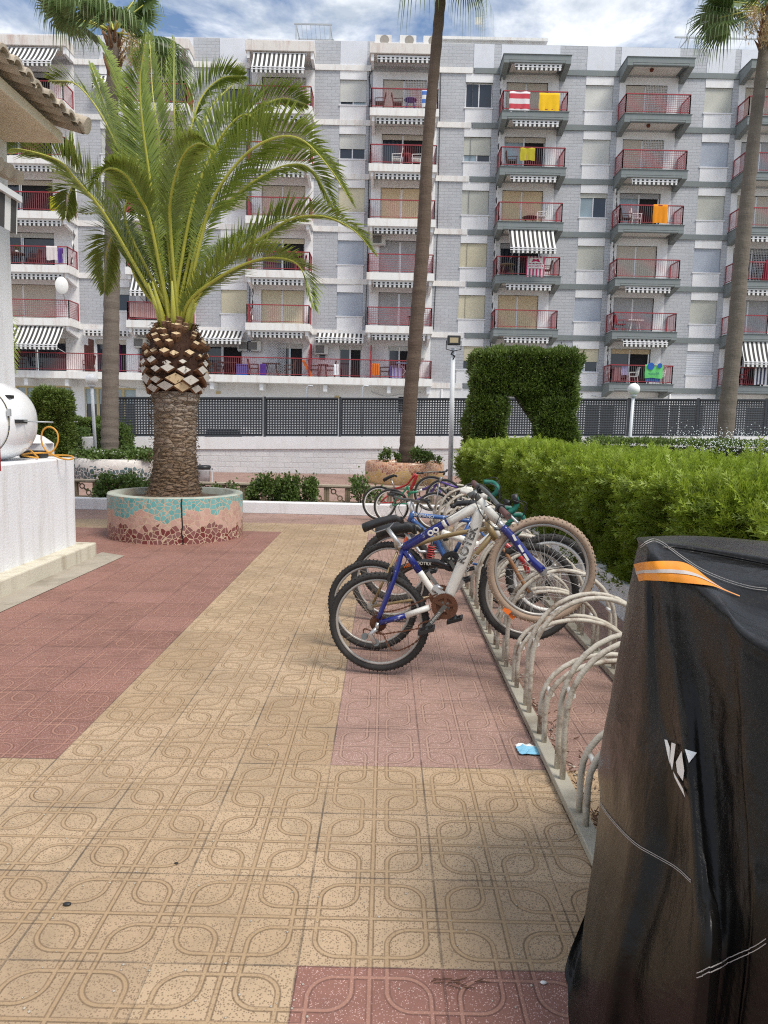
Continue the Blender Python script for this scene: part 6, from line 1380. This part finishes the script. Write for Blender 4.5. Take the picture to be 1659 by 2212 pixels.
pk=cloth('pink_ink',(.50,.02,.12)); mwm=basis((8.05,FY-1.458,RB(2)-.51),(-1,0,0),(0,0,1)); mwm=Matrix.Translation((8.05,FY-1.460,RB(2)-.51))@Matrix(((-1,0,0,0),(0,0,1,0),(0,1,0,0),(0,0,0,1))); text_mesh('lettering','ATENCION',.17,pk,mwm,tw)
mb=MB(); mb.box(7.7,8.4,FY-1.452,FY-1.446,RB(2)-.34,RB(2)-.06); mb.build('white_patch',M['plastic'],tw); mb=MB(); i=mb.add([(7.8,FY-1.456,RB(2)-.3),(7.92,FY-1.456,RB(2)-.1),(8.05,FY-1.456,RB(2)-.16),(8.18,FY-1.456,RB(2)-.1),(8.3,FY-1.456,RB(2)-.3),(8.05,FY-1.456,RB(2)-.24)]); mb.face(i,i+1,i+2,i+5); mb.face(i+5,i+2,i+3,i+4); mb.build('towel_motif',pk,tw)
towel('bright orange towel on the third grey balcony from the top at the right',14.35,15.15,RB(3)+.02,.98,cloth('orange_towel',(.72,.25,.005)),y=FY-1.38)
gt=towel('green beach towel with blue corners and cursive lettering on the lowest grey balcony',14.45,15.45,RB(0)+.02,.74,cloth('green_towel',(.13,.52,.16)),y=FY-1.38); text_mesh('lettering','Mojácar',.20,cloth('dark_green_ink',(.02,.12,.14)),Matrix.Translation((14.93,FY-1.46,RB(0)-.45))@Matrix(((-1,0,0,0),(0,0,1,0),(0,1,0,0),(0,0,0,1))),gt,shear=.35)
mb=MB(); mb.lathe([(.001,-1.44),(.2,-1.44)],(14.75,FY,RB(0)-.04),16,'y'); mb.lathe([(.001,-1.442),(.14,-1.442)],(15.25,FY,RB(0)+.0),16,'y'); mb.build('blue_corner',cloth('blue_ink',(.02,.10,.38)),gt)
towel('blue towel hanging just under the green beach towel',14.5,15.35,RB(0)-.62,.32,cloth('denim_towel',(.04,.12,.32)),y=FY-1.33)
towel('navy and white striped towel on the lowest railing beyond the right palm',20.6,21.5,RB(0),.95,stripes('navy_white_towel',.2,(.72,.72,.74),(.015,.02,.07),0,.5),y=FY-1.39)
towel('hot pink striped towel at the very right edge',21.52,22.4,RB(0),.95,stripes('hot_pink_towel',.2,(.80,.04,.25),(.75,.25,.45),0,.4),y=FY-1.39)
towel('blue and white banded towel on the top balcony beside the tall palm trunk',1.55,2.35,RB(5)-.1,.85,stripes('blue_white_towel',.42,(.04,.16,.55),(.72,.72,.74),2,.5),y=FY-1.37)
bs=stripes('rust_marbled_sheet',.3,(.62,.42,.40),(.58,.33,.30)); towel('marbled reddish cloth tied along a low railing behind the date palm',-14.45,-11.3,RB(1)-.08,.8,bs,y=FY-1.30,name='railing_cloth',cat='cloth')
towel('yellow green cloth hanging behind the railing above the satellite dish column',-18.75,-18.25,RB(3)-.2,.75,cloth('lime_cloth',(.55,.55,.02)),y=FY-1.15,name='cloth',cat='cloth')
towel('white towel on the corner railing at the left, third balcony up',-18.95,-18.35,RB(2)-.02,.75,cloth('white_towel',(.62,.56,.55)),y=FY-1.38)
towel('purple towel just right of the white one on the corner railing',-18.30,-18.05,RB(2)-.12,.8,cloth('purple_towel',(.08,.03,.22)),y=FY-1.38)
towel('white shirt drying on the long terrace railing',-3.0,-2.72,RB(0)-.35,.6,cloth('white_shirt',(.72,.74,.76)),y=FY-1.33,name='shirt',cat='shirt')
towel('orange shirt drying on the long terrace railing near the right end',-.85,-.45,RB(0)-.25,.65,cloth('orange_shirt',(.65,.16,.02)),y=FY-1.31,name='shirt',cat='shirt')
towel('lime vest on the terrace railing beside the tall palm trunk',1.42,1.62,RB(0)-.42,.4,cloth('lime_vest',(.5,.65,.05)),y=FY-1.31,name='shirt',cat='shirt')
towel('mauve garment drying on the lowest grey balcony, left one',12.75,13.1,RB(0)-.15,.75,cloth('mauve_cloth',(.25,.15,.16)),y=FY-1.31,name='garment',cat='garment')
towel('lilac garment drying beside the mauve one',13.15,13.5,RB(0)-.08,.5,cloth('lilac_cloth',(.33,.31,.48)),y=FY-1.31,name='garment',cat='garment')
for lb,x,i,m,f in (('dark wicker chair at the left on the top balcony beside the tall palm',-.75,5,'brown',1),('dark wicker chair in the middle of the top balcony beside the tall palm',.25,5,'brown',-1),('ornate white chair, left one, behind the railing left of the tall palm',.25,4,'plastic',1),('ornate white chair, right one, behind the railing left of the tall palm',1.35,4,'plastic',1),('white reclining chair behind the orange towel balcony railing',13.6,3,'plastic',-1),('brown armchair behind the orange towel balcony railing',13.05,3,'brown',-1),
  ('red plastic chair beside the small white table on a right grey balcony',13.1,1,'red',-1),('dark chair left of the round table at the left corner balcony',-22.1,2,'brown',-1),('dark chair right of the round table at the left corner balcony',-19.9,2,'brown',1),('white plastic chair on the lowest grey balcony, left of the green towel',13.95,0,'plastic',1),('white plastic chair on the lowest grey balcony, right of the green towel',15.45,0,'plastic',1),('red chair behind the right palm trunk on the lowest balcony',20.1,0,'red',1),('folding chair under the lowered awning, right side',8.75,2,'brown',1),('dark chair on the balcony with the olive towel',6.6,4,'brown',-1),('reddish chair behind the date palm fronds, second white balcony up',-5.0,2,'red',1),('white slatted seat on the grey balcony with the wicker table',8.35,3,'plastic',1)):
    chair(lb,x,zf(i) if i<9 else 0,M[m],f)
for lb,x,m,f in (('dark wicker chair on the terrace, left of the divider at far left',-20.9,'brown',-1),('dark wicker chair on the terrace left of the purple curtain door',-17.3+.3,'brown',1),('dark wicker chair on the terrace near the lattice gate, left side',-7.6,'brown',-1),('dark wicker chair on the terrace near the lattice gate, right side',-5.55,'brown',1),('dark wicker chair beside the orange board on the terrace',-4.15,'brown',-1),('dark chair on the terrace right of the orange shirt',-.15,'brown',1),('dark chair close to the black door on the terrace',-3.25,'brown',1),('dark wicker chair on the terrace left of the blue cooler',-10.0,'brown',-1)):
    chair(lb,x,zf(0)-.02,M[m],f)
table('purple clothed table on the top balcony beside the tall palm',.95,zf(5),cloth('purple_cloth',(.08,.05,.2)),.35); table('small wrought table between the ornate white chairs',.8,zf(4),M['red'],.3)
table('round dark table with a plant on the left corner balcony',-21.0,zf(2),M['brown'],.55); table('small white square table on a right grey balcony',13.9,zf(1),M['plastic'],.42,.68,True); table('round wicker table on the grey balcony above the lowered awning',7.75,zf(3),M['brown'],.42,.42); table('slatted folding table under the lowered awning',6.6,zf(2),M['beigewood'] if 'beigewood' in M else M['cast'],.42); table('dark table on the terrace near the lattice gate',-6.6,zf(0),M['brown'],.5,square=True); table('dark table on the terrace before the black door',-3.65+.0,zf(0)-.01,M['brown'],.28,square=True); table('dark table on the terrace at the left',-9.1,zf(0),M['brown'],.55,square=True); table('dark low table on the balcony below the washing line, beside the tall palm',1.3,zf(1),M['black'],.22,.62,True)
p_=tag(thing('potted_plant','x','x',(-20.9,FY-.7,zf(2)+.72)),'small potted plant on the round dark table','plant'); MB().lathe([(.001,0),(.08,0),(.11,.16),(.001,.16)],(-20.9,FY-.7,zf(2)+.722),12).build('pot',M['plastic'],p_); P=rng.normal(0,1,(120,3))*.09+np.array((-20.9,FY-.7,zf(2)+.98)); blades(P,np.tile((0,0,1.),(120,1)),.1,.02,1,.7,M['shrub'],'foliage',p_)
MB_=MB().box(-8.55,-7.9,FY-1.,FY-.5,zf(0)-.02,zf(0)+.55).box(-8.58,-7.87,FY-1.03,FY-.47,zf(0)+.55,zf(0)+.62); tag(MB_.build('cool_box',cloth('blue_plastic',(.01,.10,.42)),None,.03),'blue cool box on the long terrace','cool box')
tag(MB().box(-7.2,-6.85,FY-1.1,FY-.9,zf(0),zf(0)+.65).build('folded_bag',cloth('violet_fabric',(.06,.03,.30)),None,.04),'violet bag standing on the terrace near the lattice gate','bag')
tag(MB().box(.25,.85,FY-1.15,FY-1.08,zf(0)+.02,zf(0)+.6).bar((.18,FY-1.2,zf(0)),(.18,FY-1.2,zf(0)+.68),.03).bar((.95,FY-1.2,zf(0)),(.95,FY-1.2,zf(0)+.68),.03).bar((.18,FY-1.2,zf(0)+.68),(.95,FY-1.2,zf(0)+.68),.03).build('folded_lounger',stripes('violet_white_fabric',.08,(.10,.07,.42),(.5,.5,.6))),'folded violet striped lounger leaning on the terrace railing','lounger')
tag(MB().bar((-4.75,FY-1.2,zf(0)+.9),(-4.25,FY-1.2,zf(0)+.02),.16,.05,up=(0,1,0)).build('body_board',cloth('orange_foam',(.70,.16,.02))),'orange board leaning on the terrace railing','board')
ir=tag(thing('ironing_board','x','x',(1.0,FY-.9,zf(0))),'light blue ironing board on the terrace left of the tall palm','ironing board'); MB().box(.5,1.75,FY-1.05,FY-.75,zf(0)+.84,zf(0)+.89).build('board',cloth('light_blue_cover',(.12,.32,.50)),ir,.02); MB().bar((.7,FY-.9,zf(0)),(1.4,FY-.9,zf(0)+.84),.03).bar((1.4,FY-.92,zf(0)),(.7,FY-.92,zf(0)+.84),.03).build('legs',M['metal'],ir)
tag(MB().tube([(19.35+.20*math.cos(k*.7),FY-1.46,RB(2)-.42+.38*math.sin(k*.7)+.002*k) for k in range(60)],.025,6).build('hose',cloth('orange_hose',(.70,.10,.02))),'coiled orange hose on a balcony railing left of the right palm','hose')
tag(MB().lathe([(.001,0),(.2,0),(.24,.1),(.14,1.0),(.05,1.25),(.001,1.28)],(20.95+.1,FY-.9,zf(2)),10).build('folded_parasol',cloth('dark_red_parasol',(.25,.01,.03))),'closed dark red parasol on the balcony behind the right palm','parasol')
purple=MB(); 
for k in range(14): purple.box(-16.25+k*.055,-16.2+k*.055,FY+.03+.02*(k%2),FY+.06+.02*(k%2),zf(0),zf(0)+1.7)
c_=purple.build('curtain',cloth('purple_curtain',(.10,.003,.10)),BL)
sd_=tag(thing('satellite_dish','x','x',(-18.3,FY-1.5,zf(1)+1.4)),'white satellite dish on a pole by the lowest corner balcony at the left','satellite dish')
mb=MB(); mb.lathe([(.001,.10),(.2,.085),(.33,.04),(.40,0.)],(0,0,0),28,'y'); mb.v=[tuple(Matrix.Rotation(R(28),3,'Z')@Vector((a*.85,-b,z*1.15))+Vector((-18.05,FY-1.6,zf(1)+1.75))) for a,b,z in mb.v]; mb.build('dish',M['plastic'],sd_); MB().tube([(-18.05,FY-1.6,zf(1)+1.75),(-18.1,FY-1.4,zf(1)+1.55),(-17.95,FY-1.3,zf(1)+.6)],.025,6).build('dish_arm',M['metal'],sd_)
for x,i,lb in ((14.0,6,'top right balcony ceiling'),(14.0,5,'second balcony ceiling at the right'),(7.3,5,'ceiling under the striped towel balcony')):
    tag(MB().lathe([(.001,-.16),(.09,-.15),(.11,-.05),(.06,0),(.001,0)],(x,FY-.8,LV[i]+.11),14).build('ceiling_lamp',cloth('amber_lamp',(.16,.04,.02))),'small amber lantern on the '+lb,'lamp')
tag(MB().lathe([(.001,-.16),(.12,-.15),(.15,-.05),(.1,0),(.001,0)],(.6,FY-.6,21.49),14).build('ceiling_lamp',M['black']),'dark round lamp under the white roof canopy beside the tall palm','lamp')
# furled side blinds on the balconies
for x,i in ((5.95,5),(5.95,4),(5.95,3),(5.95,2),(5.95,1),(5.95,0),(12.6,3),(12.6,2),(12.6,1),(12.6,0),(-17.85,2),(-7.75,1)):
    mb=MB(); z0,z1=LV[i]+.6,LV[i+1]-.3; n=16
    pts=[(x+.05*math.sin(k*1.1),FY-.35-.5*(1-k/n)**2,z0+(z1-z0)*k/n) for k in range(n+1)]
    mb.tube(pts,[.05+.03*math.sin(k*.9) for k in range(n+1)],7); mb.build('side_blind',M['awnside'],BR if x>4 else BL)
# ------------------------------------------------------------------ black scooter cover
def coverz(x,y): return ((1600+x/3.061)/1.2912,(1450+y/3.061)/1.2912)
def cov2(x,y): return ((1600+x/3.061)/1.2912,(2150+y/3.061)/1.2912)
def tarp():
    t=NT('black_tarpaulin',.36); co=t.co(); t.b.inputs['Coat Weight'].default_value=.0; t.b.inputs['Specular IOR Level'].default_value=.25
    w1=t.noise(3.2,co,5,.55,dist=.6); w2=t.noise(14,t.vscale(co,(1.,1.,.5)),5,.6,dist=1.2)
    v=t.voro(2600,co); t.bump(t.math('ADD',t.math('ADD',t.math('MULTIPLY',w1,.9),t.math('MULTIPLY',w2,.22)),t.math('MULTIPLY',v,.004)),.5,.03)
    t.put(t.b.inputs['Roughness'],t.math('MULTIPLY_ADD',t.noise(5,co,4),.12,.20))
    return t.color(t.mix(t.noise(2.,co,5),(.005,.0045,.0042),(.010,.009,.008)))
M['tarp']=tarp(); M['stitch']=pm('white_stitching',(.48,.45,.42),.8,.1); M['tapeo']=pm('orange_reflective_tape',(.78,.27,.015),.35,.08); M['tapes']=pm('silver_reflective_strip',(.52,.46,.42),.35,.1)
CVR=tag(thing('covered_scooter','x','x',(1.1,1.6,0)),'scooter hidden under a black waterproof cover with an orange reflective band, at the right edge','scooter cover')
# control net: columns run around the cover from its far back side to the near side, rows from top to hem
Z=lambda p,Y:at(*p,Y)
def ZX(p,X):
    q=at(*p,1.); d=q-Vector((0,0,CAMH)); return Vector((0,0,CAMH))+d*(X/d.x)
cols=[
 # far back (hidden)
 [Vector((1.45,2.25,1.20)),Vector((1.5,2.40,1.12)),Vector((1.55,2.50,.95)),Vector((1.6,2.55,.75)),Vector((1.6,2.6,.55)),Vector((1.6,2.6,.35)),Vector((1.62,2.6,.15)),Vector((1.65,2.62,.01))],
 [Vector((1.05,2.22,1.235)),Vector((1.05,2.36,1.18)),Vector((1.06,2.44,1.0)),Vector((1.08,2.50,.8)),Vector((1.08,2.52,.6)),Vector((1.08,2.54,.4)),Vector((1.05,2.54,.2)),Vector((1.02,2.55,.01))],
 # silhouette edge
 [Z(coverz(690,150),2.13),Z(coverz(585,215),2.19),Z(coverz(505,520),2.24),Z(coverz(430,950),2.26),Z(coverz(330,1500),2.25),Z(coverz(235,2100),2.22),Z(cov2(235,330),2.18),Z(cov2(100,1300),2.02)],
 # side face, far to near, laid on the plane of the cover's plaza side
 [ZX(coverz(745,185),.765),ZX(coverz(610,270),.70),ZX(coverz(590,560),.69),ZX(coverz(580,1000),.68),ZX(coverz(520,1550),.66),ZX(coverz(460,2050),.64),ZX(cov2(480,560),.62),ZX(cov2(250,1650),.54)],
 [ZX(coverz(800,220),.77),ZX(coverz(690,340),.70),ZX(coverz(680,700),.694),ZX(coverz(720,1200),.688),ZX(coverz(760,1700),.68),ZX(coverz(840,2100),.672),ZX(cov2(830,700),.66),ZX(cov2(560,1750),.59)],
 [ZX(coverz(870,270),.785),ZX(coverz(790,420),.715),ZX(coverz(790,760),.70),ZX(coverz(850,1200),.69),ZX(coverz(910,1600),.68),ZX(coverz(960,2100),.665),ZX(cov2(1020,900),.635),ZX(cov2(1030,1650),.60)],
 [ZX(coverz(1040,370),.80),ZX(coverz(980,520),.735),ZX(coverz(1000,850),.725),ZX(coverz(1060,1250),.72),ZX(coverz(1110,1650),.715),ZX(coverz(1160,2120),.705),ZX(cov2(1220,820),.68),ZX(cov2(1250,1640),.65)],
 [ZX(coverz(1300,560),.82),ZX(coverz(1260,730),.75),ZX(coverz(1290,1000),.74),ZX(coverz(1340,1350),.735),ZX(coverz(1380,1700),.73),ZX(coverz(1400,2130),.72),ZX(cov2(1460,820),.70),ZX(cov2(1480,1500),.68)],
 [ZX(coverz(1640,890),.85),ZX(coverz(1650,1060),.77),ZX(coverz(1660,1250),.76),ZX(coverz(1670,1500),.755),ZX(coverz(1690,1800),.75),ZX(coverz(1700,2150),.74),ZX(cov2(1720,760),.72),ZX(cov2(1720,1400),.70)],
]
last=cols[-1]; cols.append([v+Vector((.20,-.35,-.05)) for v in last]); cols.append([v+Vector((.5,-.62,-.06)) for v in last])
for c_ in cols:
    v=c_[-1]; c_.append(Vector((v.x+(.0 if v.z<.1 else -.01),v.y+.02,max(.004,min(v.z-.12,.12))))); 
    c_.append(Vector((c_[-1].x-.03,c_[-1].y+.0,.004)))
# crown line inside the top
for k,c_ in enumerate(cols):
    ctr=Vector((1.45,1.6,1.17)) if k<9 else Vector((1.75,1.1,1.12))
    top=c_[0]; c_.insert(0,top.lerp(ctr,.45)+Vector((0,0,.012 if k<4 else -.0))); c_.insert(0,ctr+Vector((.0,0,-.005)))
def cr1(a,b,c,d,f): return .5*((2*b)+(c-a)*f+(2*a-5*b+4*c-d)*f*f+(3*b-a-3*c+d)*f**3)
def surf(u,v):
    nu,nv=len(cols),len(cols[0]); i=min(int(u),nu-2); fu=u-i; j=min(int(v),nv-2); fv=v-j
    def P(a,b): return cols[min(max(a,0),nu-1)][min(max(b,0),nv-1)]
    rows_=[cr1(*[P(i+di,j+dj) for di in (-1,0,1,2)],fu) for dj in (-1,0,1,2)]
    return cr1(*rows_,fv)
NU,NV=150,150; nu,nv=len(cols)-1,len(cols[0])-1
from mathutils import noise as mn
def fold(u,v,p):
    dep=max(0,v-2.2)/8
    a=mn.fractal(Vector((u*.9,v*.22,1.3)),1.,2.2,3)*.009*(.2+dep)
    b=abs(mn.noise(Vector((u*2.6+v*.25,v*.7,5.))))*-.005*min(1,dep*1.6)
    c=(abs(mn.noise(Vector((p.x*6+p.z*5,p.y*6-p.z*3,7.+p.z*2))))-.2)*.006*min(1,.1+dep)
    return a+b+c
V=np.empty(((NU+1)*(NV+1),3)); pos=[[surf(nu*i/NU,nv*j/NV) for j in range(NV+1)] for i in range(NU+1)]
for i in range(NU+1):
    for j in range(NV+1):
        p=pos[i][j]; a=pos[min(i+1,NU)][j]-pos[max(i-1,0)][j]; b=pos[i][min(j+1,NV)]-pos[i][max(j-1,0)]; n_=a.cross(b); 
        if n_.length>1e-9: n_.normalize()
        if n_.dot(p-Vector((1.5,1.5,.6)))<0: n_=-n_
        q=p+n_*fold(nu*i/NU,nv*j/NV,p); V[i*(NV+1)+j]=(q.x,q.y,max(q.z,.003))
idx=np.array([[i*(NV+1)+j,(i+1)*(NV+1)+j,(i+1)*(NV+1)+j+1,i*(NV+1)+j+1] for i in range(NU) for j in range(NV)])
cv=arr_mesh('cover',V,idx,M['tarp'],CVR,smooth=True)
VV=V.reshape(NU+1,NV+1,3)
def sp(u,v,off=.003):
    """point on the finished cover and slightly outside of it"""
    x=min(max(u/nu*NU,0),NU-1e-6); y=min(max(v/nv*NV,0),NV-1e-6); i,j=int(x),int(y); f,g=x-i,y-j
    p=(VV[i,j]*(1-f)+VV[i+1,j]*f)*(1-g)+(VV[i,j+1]*(1-f)+VV[i+1,j+1]*f)*g
    a=Vector(VV[min(i+2,NU),j]-VV[max(i-1,0),j]); b=Vector(VV[i,min(j+2,NV)]-VV[i,max(j-1,0)]); n_=a.cross(b).normalized(); p=Vector(p)
    if n_.dot(p-Vector((1.5,1.5,.6)))<0: n_=-n_
    return p+n_*off
from mathutils.bvhtree import BVHTree
BV=BVHTree.FromPolygons([tuple(v) for v in V],[tuple(f) for f in idx])
def on(pix,off=.004):
    """point of the cover surface seen at a measured spot"""
    o=Vector((0,0,CAMH)); d=(Vector(at(*pix,2.))-o).normalized(); h=BV.ray_cast(o,d)
    if h[0] is None: return None
    return h[0]+h[1]*(off if h[1].dot(d)<0 else -off)
def poly2(pts,n):
    q=bez([(x,y,0) for x,y in pts],n); return [(v.x,v.y) for v in q]
def strip(name,top,bot,mat,off,m=6,n=90,f0=0.,f1=1.):
    A=poly2(top,n); B=poly2(bot,n); mb=MB(); G={}
    for k in range(n+1):
        for j in range(m+1):
            f=f0+(f1-f0)*j/m; p_=on((A[k][0]+(B[k][0]-A[k][0])*f,A[k][1]+(B[k][1]-A[k][1])*f),off)
            if p_ is not None: G[k,j]=len(mb.v); mb.v.append(tuple(p_))
    for k in range(n):
        for j in range(m):
            q=[(k,j),(k+1,j),(k+1,j+1),(k,j+1)]
            if all(x in G for x in q):
                ids=[G[x] for x in q]
                if max((Vector(mb.v[ids[i]])-Vector(mb.v[ids[i-1]])).length for i in range(4))<.06: mb.face(*ids,sm=True)
    return mb.build(name,mat,CVR)
top_=[coverz(*q) for q in ((522,381),(600,363),(760,360),(920,370),(1030,420),(1150,515),(1280,600),(1412,655))]
bot_=[coverz(*q) for q in ((568,526),(640,516),(790,527),(960,545),(1090,562),(1190,578),(1290,615),(1413,663))]
strip('reflective_band',top_,bot_,M['tapeo'],.0035); strip('silver_strip',top_,bot_,M['tapes'],.0048,2,90,.43,.60)
def seam(pts,gap=18,name='stitching'):
    mb=MB()
    for off2 in (0,gap):
        q=[on((x,y+off2/3.061/1.2912),.0025) for x,y in poly2(pts,150)]
        for k in range(len(q)-1):
            if q[k] is not None and q[k+1] is not None and (q[k+1]-q[k]).length<.05: mb.bar(q[k],q[k].lerp(q[k+1],.72),.0013)
    mb.build(name,M['stitch'],CVR)
seam([cov2(*q) for q in ((235,270),(300,370),(440,530),(560,635),(700,715),(880,820),(1010,935))])
seam([cov2(*q) for q in ((1060,1725),(1200,1655),(1400,1565),(1560,1490),(1650,1432))],40)
seam([coverz(*q) for q in ((575,225),(640,182),(700,172),(800,225),(950,335),(1090,425),(1300,515),(1500,572),(1650,592))])
M['patch']=pm('white_print',(.86,.86,.84),.6,.03)
for pts in ([coverz(*q) for q in ((790,1880),(815,1884),(838,1945),(836,2020),(838,2088),(818,2010),(800,1930))],[coverz(*q) for q in ((853,1905),(890,1915),(868,2075),(858,2138),(838,2060),(845,1980))],[coverz(*q) for q in ((892,2070),(938,1980),(962,2143),(952,2230),(905,2160))],[coverz(*q) for q in ((962,1962),(1044,1992),(990,2082))],[coverz(*q) for q in ((866,2146),(905,2212),(955,2300),(972,2372),(915,2270),(880,2200))]):
    res=[on(q,.005) for q in pts]; c0=on((sum(q[0] for q in pts)/len(pts),sum(q[1] for q in pts)/len(pts)),.006)
    if all(r is not None for r in res) and c0 is not None:
        mb=MB(); i=mb.add([c0]+res); n_=len(res)
        for k in range(n_): mb.face(i,i+1+k,i+1+(k+1)%n_)
        mb.build('white_print',M['patch'],CVR)
